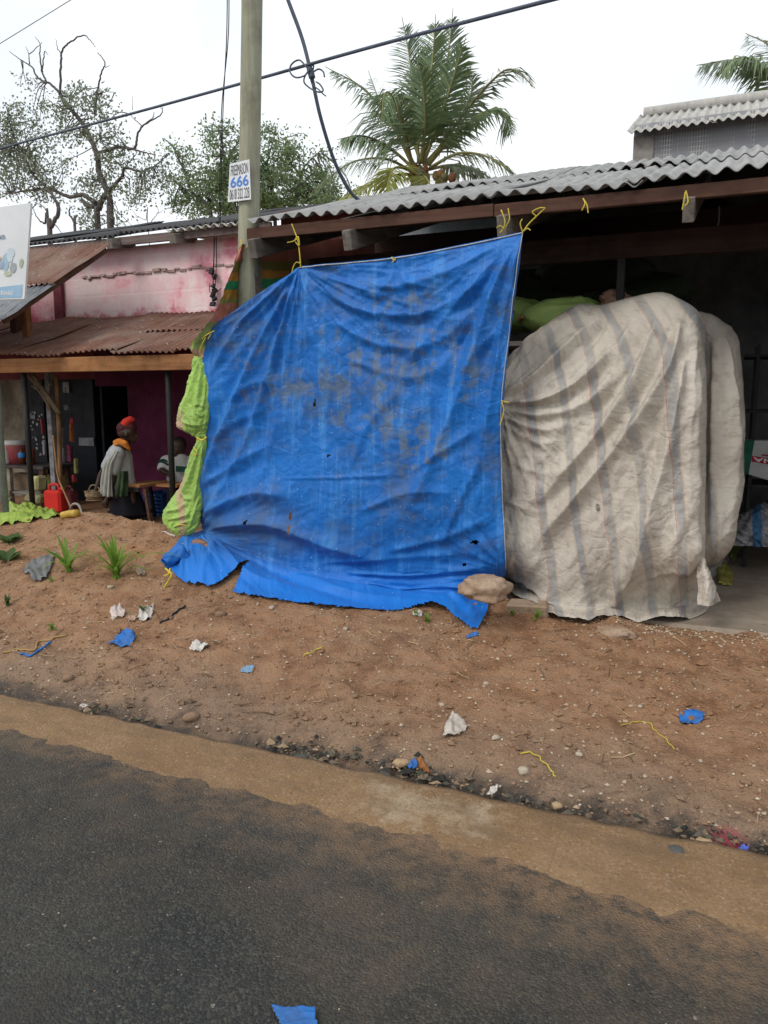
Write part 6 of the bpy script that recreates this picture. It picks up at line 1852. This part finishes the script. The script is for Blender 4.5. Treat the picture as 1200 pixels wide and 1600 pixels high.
def walker():
    Yw = 7.0
    J = lambda u, v, dy=0.0: at(u, v, Y=Yw + dy)
    root = empty('person', (J(190, 800)[0], Yw, FZ))
    head, neck = J(201, 677), J(193, 693)
    shN, shF = J(183, 709, -.15), J(180, 706, .17)
    chest, waist, hip = J(186, 715), J(191, 745), J(193, 768)
    elN, wrN = J(176, 752, -.19), J(168, 779, -.17)
    elF, wrF = J(158, 742, .14), J(150, 766, .10)
    gN = float(ground_z(J(196, 820)[0], Yw)); 
    knN, anN = J(200, 796, -.08), np.array([J(196, 820)[0], Yw - .09, gN + .08])
    knF, anF = J(194, 796, .1), np.array([J(186, 820)[0], Yw + .1, gN + .08])
    fw = np.array([.917, .397, 0])  # facing to the right of the picture
    caps = [(hip, waist, .13, .115), (waist, chest, .115, .13), (chest, J(186, 706), .13, .09), (shN, shF, .062, .062), (neck + np.array([0, 0, -.06]), neck + fw * .02, .052, .048), (neck, head, .05, .07),
            (head + np.array([0, 0, .02]), head + np.array([0, 0, .02]) - fw * .04, .088, .085), (head + fw * .03 + np.array([0, 0, -.05]), head + fw * .05 + np.array([0, 0, -.075]), .055, .042), (head + fw * .085 + np.array([0, 0, -.018]), head + fw * .105 + np.array([0, 0, -.035]), .014, .016),
            (head + fw * .082 + np.array([0, 0, -.066]), head + fw * .088 + np.array([0, 0, -.07]), .018, .016),
            (shN, elN, .05, .038), (elN, wrN, .038, .026), (shF, elF, .05, .038), (elF, wrF, .038, .026),
            (hip + np.array([0, -.08, -.02]), knN, .095, .062), (knN, anN, .058, .036), (hip + np.array([0, .08, -.02]), knF, .095, .062), (knF, anF, .058, .036),
            (anN + np.array([0, 0, -.05]), anN + fw * .15 + np.array([0, 0, -.06]), .035, .028), (anF + np.array([0, 0, -.05]), anF + fw * .15 + np.array([0, 0, -.06]), .035, .028)]
    # ears
    for s_ in (-1, 1):
        sd = np.array([.397, -.917, 0]) * s_
        caps.append((head + sd * .085 + np.array([0, 0, .0]), head + sd * .09 + np.array([0, 0, -.03]), .014, .012))
    # hands: palm, four fingers, thumb
    def hand(w, d, side):
        d = np.asarray(d, float); d /= np.linalg.norm(d); side = np.asarray(side, float)
        pm = w + d * .05
        out = [(w, pm, .026, .032)]
        for i, (off, ln) in enumerate(((-.027, .060), (-.009, .072), (.009, .068), (.026, .052))):
            k0 = pm + side * off + d * .02; k1 = k0 + d * ln * .55; k2 = k1 + d * ln * .3 + fw * .025
            out += [(k0, k1, .0105, .0095), (k1, k2, .0095, .0085)]
        t0_ = w + d * .025 - side * .028
        out += [(t0_, t0_ - side * .022 + d * .03, .012, .010), (t0_ - side * .022 + d * .03, t0_ - side * .020 + d * .055, .010, .009)]
        return out
    caps += hand(wrN, (wrN - elN) + np.array([0, 0, -.02]), fw)
    caps += hand(wrF, np.array([-.02, 0, -1.0]), fw)
    body = link('body', blob_mesh('body', caps, .011, 3), root, SKIN)
    shirt = [(hip + np.array([0, 0, .05]), waist, .155, .14), (waist, chest, .142, .155), (chest, J(187, 703), .155, .10), (shN, shF, .085, .085), (shN, shN + (elN - shN) * .62, .078, .066), (shF, shF + (elF - shF) * .62, .078, .066)]
    me = blob_mesh('shirt', shirt, .014, 3)
    link('shirt', me, root, SHIRT)
    # long skirt
    V = []; F = []; n = 26
    Cs = crom([J(194, 764), J(199, 785), J(203, 805), np.array([J(204, 822)[0], Yw, gN + .12])], 14)
    for i, c in enumerate(Cs):
        f = i / 13
        for k_ in range(n):
            an = 2 * math.pi * k_ / n
            r1 = (.155 + .11 * f) * (1 + (.03 + .07 * f) * math.sin(an * 6 + 1.1) + .03 * math.sin(an * 11 + 2 * f))
            V.append((c[0] + r1 * math.cos(an), c[1] + r1 * .95 * math.sin(an), c[2]))
    for i in range(13):
        for k_ in range(n):
            F.append((i * n + k_, i * n + (k_ + 1) % n, (i + 1) * n + (k_ + 1) % n, (i + 1) * n + k_))
    solid(link('skirt', mesh('skirt', V, F, True), root, SKIRT), .006)
    # apron panel of dark green print at the side, pale cloth hanging from the shoulder
    def drape(name, grid, mat, th=.012, seed=1):
        S_ = lattice([[tuple(J(*q)) for q in row] for row in grid], 22, 34)
        nn = normals(S_); uu, vv = np.meshgrid(np.linspace(0, 1, 22), np.linspace(0, 1, 34))
        S_ = S_ + nn * (.018 * np.sin(uu * 17 + vv * 2 + seed) * (.3 + vv))[..., None]
        solid(sheet(name, S_, np.stack([uu * 20, vv * 60], -1), mat, root), th)
    drape('apron', [[(184, 738, -.235), (192, 736, -.22), (199, 736, -.15)], [(182, 755, -.245), (191, 755, -.235), (200, 755, -.15)], [(181, 774, -.25), (190, 776, -.24), (201, 774, -.16)]], APRON)
    drape('shoulder_cloth', [[(178, 706, -.20), (181, 704, -.21), (185, 705, -.20)], [(165, 725, -.25), (170, 725, -.26), (176, 726, -.25)], [(160, 750, -.25), (167, 752, -.27), (174, 752, -.25)], [(160, 772, -.24), (166, 776, -.26), (175, 776, -.24)]], CLOTHW, .014, 3)
    # scarf round the neck, head wrap with red top, spectacles' edge omitted
    sc = [(J(179, 691, -.09), J(186, 688, -.12), .022, .027), (J(186, 688, -.12), J(196, 692, -.12), .027, .030), (J(196, 692, -.12), J(202, 702, -.08), .030, .020), (J(180, 695, -.10), J(188, 692, -.125), .018, .02), (J(188, 692, -.125), J(200, 700, -.10), .02, .02), (J(179, 691, -.09), J(183, 688, .09), .022, .02), (J(183, 688, .09), J(199, 695, .09), .02, .02), (J(202, 702, -.08), J(201, 698, .08), .02, .02)]
    link('scarf', blob_mesh('scarf', sc, .012, 2), root, SCARF)
    wr = [(head + np.array([0, 0, .055]) - fw * .05, head + np.array([0, 0, .065]) + fw * .02, .088, .078), (head - fw * .065 + np.array([0, 0, .01]), head - fw * .05 + np.array([0, 0, .05]), .068, .078)]
    link('head_wrap', blob_mesh('head_wrap', wr, .012, 2), root, WRAPD)
    kn = [(J(193, 667, -.03), J(198, 660, -.03), .055, .055), (J(198, 660, -.03), J(204, 655, -.01), .052, .04), (J(204, 655, -.01), J(208, 656, 0), .035, .026)]
    link('wrap_knot', blob_mesh('wrap_knot', kn, .011, 2), root, WRAPR)
    # sandals
    for an in (anN, anF):
        MB().box(an + fw * .06 + np.array([0, 0, -.072]), (.26, .09, .022), Matrix.Rotation(R(23), 3, 'Z')).build('sandal', IRON, root, bevel=.008)
    tag(root, 'person in grey shirt, orange scarf and red head wrap walking with a basket', 'person')
    # basket in the far hand
    b = J(148, 772, .10)
    e = empty('basket', (b[0], b[1], b[2] - .06))
    BK = plain('woven_straw', (.30, .22, .13), .85, (.20, .14, .08), 12, bump=.6, bscale=60)
    mb = MB().lathe((b[0] + .01, b[1], b[2] - .065), [(.085, 0), (.105, .02), (.118, .06), (.122, .105), (.114, .107), (.105, .04), (.02, .02)], 22)
    mb.build('bowl', BK, e, smooth=True)
    mb = MB()
    for zz in (.0, .05, .10):
        mb.tube([(b[0] + .01 + (.108 + .14 * zz) * math.cos(a), b[1] + (.108 + .14 * zz) * math.sin(a), b[2] - .065 + zz) for a in np.linspace(0, 2 * math.pi, 26)], .007, 5, False)
    mb.build('rim_bands', BK, e, smooth=True)
    rope('handle', [(b[0] - .095, b[1], b[2] + .035), (b[0] - .05, b[1], b[2] + .10), (b[0] + .03, b[1], b[2] + .105), (b[0] + .115, b[1], b[2] + .035)], .008, BK, 16, e)
    tag(e, 'small round straw basket carried low by the walking person', 'basket')
walker()

def sitter():
    Ys = 7.65
    J = lambda u, v, dy=0.0: at(u, v, Y=Ys + dy)
    root = empty('person', (J(280, 770)[0], Ys, FZ))
    head, neck = J(279, 703), J(280, 714)
    shL, shR = J(261, 722), J(302, 724, .1)
    hip = J(284, 766)
    elL, wrL = J(252, 734, -.12), J(266, 741, -.25)
    elR, wrR = J(306, 745, -.05), J(292, 752, -.2)
    kL, kR = J(270, 768, -.42), J(296, 768, -.42)
    aL, aR = np.array([kL[0], kL[1] - .02, FZ + .06]), np.array([kR[0], kR[1] - .02, FZ + .06])
    caps = [(hip, J(282, 740), .15, .15), (J(282, 740), J(281, 724), .15, .11), (shL, shR, .07, .07), (neck, head, .05, .06), (head, head + np.array([0, 0, .06]), .082, .088), (head + np.array([0, -.06, -.02]), head + np.array([0, -.075, -.05]), .045, .04), (head + np.array([-.0, -.095, .01]), head + np.array([0, -.10, -.01]), .014, .014),
            (shL, elL, .05, .042), (elL, wrL, .042, .028), (shR, elR, .05, .042), (elR, wrR, .042, .028), (hip + np.array([-.08, 0, 0]), kL, .09, .065), (hip + np.array([.08, 0, 0]), kR, .09, .065), (kL, aL, .06, .04), (kR, aR, .06, .04),
            (aL, aL + np.array([0, -.15, -.02]), .04, .03), (aR, aR + np.array([0, -.15, -.02]), .04, .03)]
    for w, d in ((wrL, np.array([.7, -.5, -.3])), (wrR, np.array([-.7, -.4, -.3]))):
        d = d / np.linalg.norm(d); sd = np.cross(d, [0, 0, 1.0]); sd /= np.linalg.norm(sd); pm = w + d * .05
        caps.append((w, pm, .026, .032))
        for off, ln in ((-.026, .055), (-.009, .066), (.009, .062), (.026, .048)):
            k0 = pm + sd * off + d * .02; caps += [(k0, k0 + d * ln * .6 + np.array([0, 0, -.01]), .0105, .009), (k0 + d * ln * .6 + np.array([0, 0, -.01]), k0 + d * ln + np.array([0, 0, -.03]), .009, .008)]
        caps += [(w + d * .03 + sd * .028, w + d * .06 + sd * .05, .012, .01)]
    link('body', blob_mesh('body', caps, .012, 3), root, SKIN)
    sh = [(hip + np.array([0, 0, .02]), J(282, 740), .175, .172), (J(282, 740), J(281, 722), .172, .12), (shL, shR, .092, .092), (shL, shL + (elL - shL) * .75, .085, .07), (shR, shR + (elR - shR) * .75, .085, .07)]
    WH = plain('white_jersey', (.50, .52, .52), .85, (.42, .43, .44), 5); GR = plain('dark_green_stripe', (.012, .06, .045), .8)
    link('jersey', blob_mesh('jersey', sh, .014, 3), root, WH)
    for f in (.35, .58):
        c = shL + (elL - shL) * f; d = (elL - shL); d /= np.linalg.norm(d)
        MB().tube([c - d * .011, c + d * .011], .088, 14).build('sleeve_stripe', GR, root, smooth=True)
    MB().box(J(285, 733, -.185), (.20, .02, .07), None, .006).build('chest_print', GR, root, bevel=.006)
    tr = [(hip + np.array([-.08, 0, 0]), kL, .10, .078), (hip + np.array([.08, 0, 0]), kR, .10, .078), (kL, aL + np.array([0, 0, .06]), .075, .06), (kR, aR + np.array([0, 0, .06]), .075, .06), (hip, hip + np.array([0, 0, -.01]), .165, .165)]
    link('trousers', blob_mesh('trousers', tr, .014, 2), root, SKIRT)
    hair = [(head + np.array([0, .02, .07]), head + np.array([0, .02, .08]), .09, .088)]
    link('hair', blob_mesh('hair', hair, .012, 1), root, IRON)
    tag(root, 'person in white jersey with dark green stripes seated in the shade', 'person')
    st = MB().box((J(284, 775)[0], Ys + .05, FZ + .2), (.36, .3, .4)).build('stool', TIMBER, None, bevel=.01)
    tag(st, 'low wooden box seat under the person in the white jersey', 'stool')
sitter()

# ================================================================== PLANTS, LITTER, STONES ON THE BANK
GRASS = leafmat('grass_green', (.14, .27, .035), (.24, .38, .06))
GRASSD = leafmat('dark_weed', (.05, .10, .03), (.10, .17, .05))
def tuft(label, u, v, h, n, seed, mat=GRASS, spread=.7, wid=.011, group='grass tufts on the bank'):
    r = np.random.default_rng(seed); c = atg(u, v)
    e = empty('grass_tuft', c)
    for i in range(n):
        az = r.uniform(0, 6.28); L = h * r.uniform(.55, 1.15); lean = spread * r.uniform(.25, 1.15)
        d = np.array([math.cos(az), math.sin(az), 0]); s_ = np.array([-d[1], d[0], 0]) * wid * r.uniform(.7, 1.3)
        V = []; F = []
        for k_ in range(7):
            f = k_ / 6
            p_ = c + d * (L * lean * f ** 1.5) + np.array([0, 0, L * (f - .55 * lean * f ** 2.6)]) + np.array([r.normal(0, .004), r.normal(0, .004), 0]) * (k_ == 0) * 4
            w_ = (1 - f) ** .6 * (1 if k_ else .5)
            V += [p_ - s_ * w_, p_ + s_ * w_ + np.array([0, 0, .002])]
        for k_ in range(6):
            F.append((2 * k_, 2 * k_ + 1, 2 * k_ + 3, 2 * k_ + 2))
        link('blade', mesh('blade', V, F, True), e, mat)
    tag(e, label, 'grass', group)
tuft('bright grass tuft, right of the two large ones on the dirt bank', 182, 904, .40, 34, 1, GRASS, 1.15, .017)
tuft('bright grass tuft, left of the two large ones on the dirt bank', 107, 894, .36, 15, 2, GRASS, 1.15, .017)
tuft('small sprig of grass below the grey plastic scrap', 80, 910, .06, 5, 3)
tuft('small green sprig by the white plastic scrap', 222, 958, .06, 9, 4, GRASSD)
tuft('faint pale grass tuft in the middle of the bank', 82, 985, .06, 8, 5)
tuft('small weed at the foot of the beige cover', 838, 968, .08, 10, 6)
tuft('small weed beside the concrete block', 800, 962, .05, 6, 7)
tuft('thin grass by the dangling corner of the blue tarpaulin', 668, 972, .07, 9, 8)
tuft('low grass patch at the left edge of the bank', 12, 945, .09, 16, 9, GRASSD)
tuft('tiny sprig under the middle of the blue tarpaulin skirt', 650, 962, .05, 6, 10)
def weed(label, u, v, n, L, seed):
    r = np.random.default_rng(seed); c = atg(u, v); e = empty('leafy_weed', c)
    for i in range(n):
        az = r.uniform(0, 6.28); d = np.array([math.cos(az), math.sin(az), r.uniform(.3, .9)]); s_ = np.array([-d[1], d[0], 0]) * L * .28
        tip = c + d * L * r.uniform(.7, 1.2)
        m_ = (c + tip) / 2 + np.array([0, 0, L * .15]); q_ = c + (tip - c) * .75
        link('leaf', mesh('leaf', [c, m_ + s_, q_ + s_ * .9, tip, q_ - s_ * .9, m_ - s_, m_ + np.array([0, 0, -.012])], [(0, 1, 6), (0, 6, 5), (1, 2, 6), (6, 4, 5), (2, 3, 6), (6, 3, 4)], True), e, GRASSD)
    tag(e, label, 'weed', 'weeds at the left edge')
weed('broad-leaved weed beside the sign post, upper', 14, 850, 14, .12, 1)
weed('broad-leaved grey-green weed below the sign post', 12, 878, 10, .13, 2)

WHITEPL = plain('white_plastic_film', (.60, .58, .55), .5, (.40, .35, .30), 14)
BLUESC = plain('blue_scrap', (.02, .15, .48), .6, (.04, .12, .32), 14)
GREYPL = plain('grey_plastic_film', (.17, .175, .17), .5, (.10, .10, .10), 10)
TANSC = plain('tan_scrap', (.40, .27, .19), .85, (.30, .19, .13), 10)
def irregular(u, v, ru, rv, seed, n=11):
    r = random.Random(seed)
    return [(u + ru * math.cos(a) * r.uniform(.65, 1.15), v + rv * math.sin(a) * r.uniform(.65, 1.15)) for a in np.linspace(0, 2 * math.pi, n + 1)[:-1]]
L_ = 'litter on the bank'
crumple('plastic_scrap', 'blue plastic scrap lying on the left of the bank', 'litter', [(167, 1010), (192, 990), (208, 988), (212, 1000), (205, 1013)], BLUESC, .025, 11, group=L_)
crumple('plastic_scrap', 'blue plastic scrap on the right of the bank', 'litter', [(1060, 1118), (1070, 1114), (1090, 1108), (1101, 1117), (1097, 1130), (1066, 1134)], BLUESC, .016, 12, group=L_)
crumple('plastic_scrap', 'blue plastic scrap on the asphalt at the bottom edge', 'litter', [(425, 1577), (455, 1581), (492, 1580), (496, 1615), (440, 1612)], BLUESC, .008, 13, .010, group=L_)
crumple('plastic_scrap', 'small pale blue scrap in the middle of the bank', 'litter', irregular(388, 1049, 11, 6, 3), plain('pale_blue_scrap', (.25, .42, .60), .6), .014, 14, group=L_)
crumple('plastic_scrap', 'crumpled white plastic in the upper left of the bank', 'litter', [(212, 968), (225, 955), (240, 948), (239, 958), (234, 968), (220, 972)], WHITEPL, .035, 15, group=L_)
crumple('plastic_scrap', 'pinkish white paper scrap left of the crumpled white plastic', 'litter', irregular(184, 958, 12, 9, 5), plain('pinkish_paper', (.60, .50, .46), .7), .03, 16, group=L_)
crumple('plastic_scrap', 'white plastic scrap above the left pit of the bank', 'litter', irregular(310, 1013, 15, 9, 6), WHITEPL, .03, 17, group=L_)
crumple('plastic_scrap', 'crumpled translucent white plastic in the lower middle of the bank', 'litter', [(691, 1156), (697, 1138), (706, 1126), (715, 1119), (722, 1128), (733, 1140), (716, 1152)], plain('translucent_film', (.50, .45, .40), .5, (.38, .33, .28), 14), .03, 18, group=L_)
crumple('plastic_scrap', 'grey green plastic sheet half buried at the left of the bank', 'litter', [(36, 895), (50, 880), (72, 868), (88, 866), (82, 890), (72, 908), (52, 912)], GREYPL, .05, 19, group=L_)
crumple('plastic_scrap', 'small blue scrap beside the orange leaf near the gutter', 'litter', irregular(645, 1198, 9, 8, 8), BLUESC, .022, 20, group=L_)
crumple('plastic_scrap', 'white curl of film by the gutter', 'litter', [(760, 1246), (768, 1233), (778, 1230), (776, 1240), (768, 1246)], WHITEPL, .02, 21, group=L_)
crumple('plastic_scrap', 'tan cardboard scrap beside the crumpled white plastic', 'litter', irregular(206, 968, 9, 6, 9), TANSC, .02, 22, group=L_)
crumple('plastic_scrap', 'tan leaf scrap right of the larger grass tuft', 'litter', irregular(220, 896, 8, 6, 10), plain('dry_leaf', (.46, .34, .24), .8), .02, 23, group=L_)
crumple('dry_leaf', 'curled orange brown leaf near the gutter', 'leaf', [(653, 1193), (658, 1188), (666, 1198), (674, 1211), (670, 1213), (660, 1207)], plain('orange_leaf', (.34, .14, .05), .7), .02, 24, group=L_)
crumple('plastic_scrap', 'small white scrap near the left of the gutter', 'litter', irregular(131, 1105, 8, 3, 12), WHITEPL, .012, 25, group=L_)
crumple('plastic_scrap', 'torn white tissue below the blue tarpaulin skirt', 'litter', irregular(652, 961, 9, 5, 13), WHITEPL, .02, 26, group=L_)
crumple('plastic_scrap', 'small blue strip under the dangling tarpaulin corner', 'litter', [(728, 996), (745, 990), (748, 994), (730, 1000)], BLUESC, .012, 27, group=L_)
crumple('plastic_scrap', 'tiny bright blue wrapper beside the red powder', 'litter', irregular(1161, 1330, 7, 6, 15), plain('violet_blue', (.10, .16, .60), .5), .02, 28, group=L_)
def gstring(label, pts, r, mat, lift=.006):
    pts = [tuple(q) for q in crom(pts, len(pts) * 3)]
    pts = [(u + random.uniform(-1.5, 1.5), v + random.uniform(-1.2, 1.2)) for u, v in pts]
    o = rope('plastic_string', [atg(u, v, lift) for u, v in pts], r, mat, 40); tag(o, label, 'string', 'strings on the bank')
gstring('long yellow string curving on the right of the bank', [(972, 1136), (990, 1132), (1013, 1131), (1022, 1142), (1040, 1157), (1053, 1174)], .0024, ROPE_Y)
gstring('frayed yellow strip in the lower right of the bank', [(812, 1179), (832, 1179), (846, 1190), (860, 1204), (868, 1217)], .0034, ROPE_Y)
gstring('short yellow strip standing out in the middle of the bank', [(474, 1028), (488, 1022), (504, 1014)], .004, ROPE_Y, .012)
gstring('blue string by the pit at the left of the bank', [(30, 1024), (48, 1026), (62, 1016), (80, 1005)], .007, BLUESC)
gstring('tan straw trailing at the left of the bank', [(4, 1022), (30, 1016), (52, 1018), (62, 1003), (82, 1000), (105, 993)], .006, plain('straw', (.42, .27, .10), .8))
gstring('black strip of rubber right of the white plastic', [(250, 976), (265, 968), (275, 958), (290, 948)], .007, WIRE)
gstring('white stick near the lime pouch', [(253, 833), (266, 836), (274, 839)], .007, WHITEPL)

# stones: the larger ones one by one, the grit as one mass
STONES = [mat_rock('pale_stone', (.44, .38, .30), (.36, .30, .23), (.22, .17, .12)), mat_rock('brown_stone', (.26, .17, .11), (.20, .13, .085), (.10, .065, .045)), mat_rock('dark_stone', (.07, .072, .068), (.11, .105, .095), (.035, .035, .034)), mat_rock('tan_stone', (.40, .29, .17), (.32, .22, .13), (.2, .13, .08))]
stone_defs = [(628, 1196, .030, 3, 'tan broken stone beside the blue scrap near the gutter'), (818, 1207, .024, 0, 'white lumpy stone in the lower middle of the bank'), (173, 1019 - 100, .02, 0, 'pale stone under the right grass tuft'),
 (1022, 1327, .034, 3, 'rounded tan stone at the right of the gutter'), (1055, 1338, .042, 2, 'large grey stone left of the red powder'), (975, 1310, .024, 0, 'pale stone on the gutter edge left of the tan stone'), (948, 1303, .022, 2, 'dark stone cluster member in the gutter, middle right'), (1100, 1322, .030, 3, 'flat tan stone next to the red powder'),
 (870, 1262, .020, 3, 'yellowish stone in the gutter below the yellow strip'), (690, 1103, .014, 0, 'small pale stone under the middle of the bank'), (775, 1155, .018, 0, 'pale pinkish stone right of the translucent plastic'), (1185, 1402, .018, 3, 'lone tan stone on the concrete edge at the right'), (555, 1080 + 10, .015, 1, 'brown stone left of centre on the bank'), (106, 1062, .030, 1, 'brown clod near the left end of the gutter'),
 (178, 968, .02, 0, 'white stone below the pinkish paper scrap'), (345, 963, .03, 1, 'flat clod below the tarpaulin rip'), (425, 938 + 14, .018, 0, 'pale chip under the tarpaulin skirt'), (760, 1070, .014, 0, 'small white stone in the middle right of the bank'), (1008, 1215, .010, 0, 'tiny white stone right of the frayed yellow strip'), (1000, 1105, .012, 0, 'small white stone left of the right blue scrap'),
 (470, 1190, .028, 2, 'dark stone in the middle of the gutter'), (600, 1218, .03, 2, 'dark wet stone in the gutter below the tan stone'), (1165, 1225, .016, 1, 'brown stone at the right side of the bank'), (300, 1125, .03, 1, 'grey brown clod in the left gutter'), (905, 1180, .014, 0, 'pale chip between the yellow strips'), (540, 985, .016, 0, 'small white stone under the middle of the skirt')]
for i, (u, v, s_, m_, lb) in enumerate(stone_defs):
    p = atg(u, v); r_ = random.Random(i)
    o = link('stone', rock_mesh('stone', s_ * r_.uniform(1, 1.35), s_ * r_.uniform(.8, 1.1), s_ * r_.uniform(.55, .8), 40 + i, 2, .28), None, STONES[m_], p + np.array([0, 0, s_ * .3]))
    o.rotation_euler = (0, 0, r_.uniform(0, 3)); tag(o, lb, 'stone', 'larger stones on the bank')

def gravel(name, label, n, seed, xr, yr, smin, smax, mat, dens=None, sink=.25, parent=None):
    r = np.random.default_rng(seed); V = []; F = []
    base = [(1, 0, 0), (-1, 0, 0), (0, 1, 0), (0, -1, 0), (0, 0, 1), (0, 0, -1)]
    fc = [(0, 2, 4), (2, 1, 4), (1, 3, 4), (3, 0, 4), (2, 0, 5), (1, 2, 5), (3, 1, 5), (0, 3, 5)]
    k = 0
    X = r.uniform(*xr, n * 4); Y = r.uniform(*yr, n * 4)
    if dens is not None:
        keep = r.random(n * 4) < dens(X, Y); X, Y = X[keep], Y[keep]
    X, Y = X[:n], Y[:n]; Z = np.maximum(ground_z(X, Y), 0.0)
    for x, y, z in zip(X, Y, Z):
        s_ = smin + (smax - smin) * r.random() ** 3
        a = r.uniform(0, 6.28); ca, sa = math.cos(a), math.sin(a); q = s_ * r.uniform(.5, 1.25, (6,))
        b = len(V)
        for i_, (bx, by, bz) in enumerate(base):
            px, py, pz = bx * q[i_] + r.normal(0, .15) * s_, by * q[i_] + r.normal(0, .15) * s_, bz * q[i_] * .7
            V.append((x + px * ca - py * sa, y + px * sa + py * ca, z + pz + s_ * .15))
        F += [(b + i0, b + i1, b + i2) for i0, i1, i2 in fc]
    o = link(name, mesh(name, V, F), parent, mat); tag(o, label, 'gravel', kind='stuff')
    return o
def gritmat(name, cols):
    t = NT(name); g = t.n('ShaderNodeNewGeometry')
    rp = t.n('ShaderNodeValToRGB', Fac=g.outputs['Random Per Island']); rp.color_ramp.interpolation = 'CONSTANT'
    el = rp.color_ramp.elements; el[0].position = 0; el[0].color = (*cols[0], 1); el[1].position = 1 / len(cols); el[1].color = (*cols[1], 1)
    for i, c in enumerate(cols[2:]):
        e = el.new((i + 2) / len(cols)); e.color = (*c, 1)
    return t.out(rp.outputs[0], .95, t.bump(t.noise(t.coord('Object'), 150, 3), .5, .004), 0, .15)
GRIT = gritmat('mixed_grit', [(.36, .26, .175), (.28, .18, .11), (.20, .115, .065), (.40, .33, .25), (.16, .095, .058), (.27, .175, .11), (.22, .135, .08)])
PALEG = gritmat('pale_chips', [(.42, .34, .25), (.36, .26, .16), (.50, .44, .35), (.30, .20, .125)])
DARKG = gritmat('dark_grit', [(.05, .047, .04), (.085, .075, .06), (.03, .03, .028), (.14, .105, .075), (.26, .185, .115), (.05, .058, .042), (.17, .125, .085), (.10, .085, .065)])
gravel('gravel', 'fine brown grit scattered over the dirt bank', 15000, 1, (-6.5, 1.3), (2.95, 5.4), .0025, .015, GRIT)
CLODM = DIRT
gravel('dirt_clods', 'crumbled clods of the bank soil', 1500, 6, (-6.2, 1.2), (3.05, 5.2), .006, .030, CLODM, lambda X, Y: np.clip(.3 + .9 * fbm(X * 1.1 + 4, Y * 1.1, 2, 35), .03, 1))
gravel('pale_gravel', 'pale stone chips sprinkled over the right half of the bank', 2200, 2, (-2.6, 1.3), (3.0, 5.1), .0025, .010, PALEG, lambda X, Y: np.clip(.25 + .9 * fbm(X * 1.3, Y * 1.3, 2, 5), .05, 1))
gravel('pale_gravel', 'band of pale chips in front of the shop floor at right', 1500, 3, (-1.2, 1.2), (4.6, 5.1), .003, .012, PALEG, lambda X, Y: np.exp(-((Y - (4.95 - .12 * (X > .4))) / .10) ** 2))
gravel('gutter_gravel', 'dark wet gravel and debris along the gutter by the concrete edge', 2600, 4, (-4.6, 1.0), (2.86, 3.12), .004, .028, DARKG, lambda X, Y: np.exp(-((Y - 2.955 - .03 * np.sin(X * 3)) / .06) ** 2) * np.clip(.35 + 1.3 * fbm(X * 1.6, Y, 2, 15), .03, 1) * np.interp(X, [-3.4, -2.6, -1.8, 0], [.06, .3, .8, 1]))
gravel('road_grit', 'loose grit strewn over the asphalt and concrete edge', 900, 5, (-4.5, 1.2), (1.0, 2.85), .0012, .004, GRIT, lambda X, Y: np.clip((Y - .8) / 2, 0, 1))
# dry straw and root bits
mb = MB(); r_ = np.random.default_rng(77)
for i in range(260):
    x_, y_ = r_.uniform(-5.8, 1.0), r_.uniform(3.0, 5.0); a = r_.uniform(0, 6.28); L = r_.uniform(.03, .11)
    pts = []
    for f in (0, .5, 1):
        px, py = x_ + math.cos(a) * L * f, y_ + math.sin(a) * L * f + r_.normal(0, .006)
        pts.append((px, py, float(max(ground_z(px, py), 0)) + .006 + .006 * f))
    mb.tube(pts, r_.uniform(.0012, .003), 4)
o = mb.build('dry_straw', gritmat('straw_bits', [(.30, .20, .10), (.16, .10, .06), (.40, .30, .17), (.10, .065, .045)]), None)
tag(o, 'dry straw and root bits littering the dirt bank', 'straw', kind='stuff')
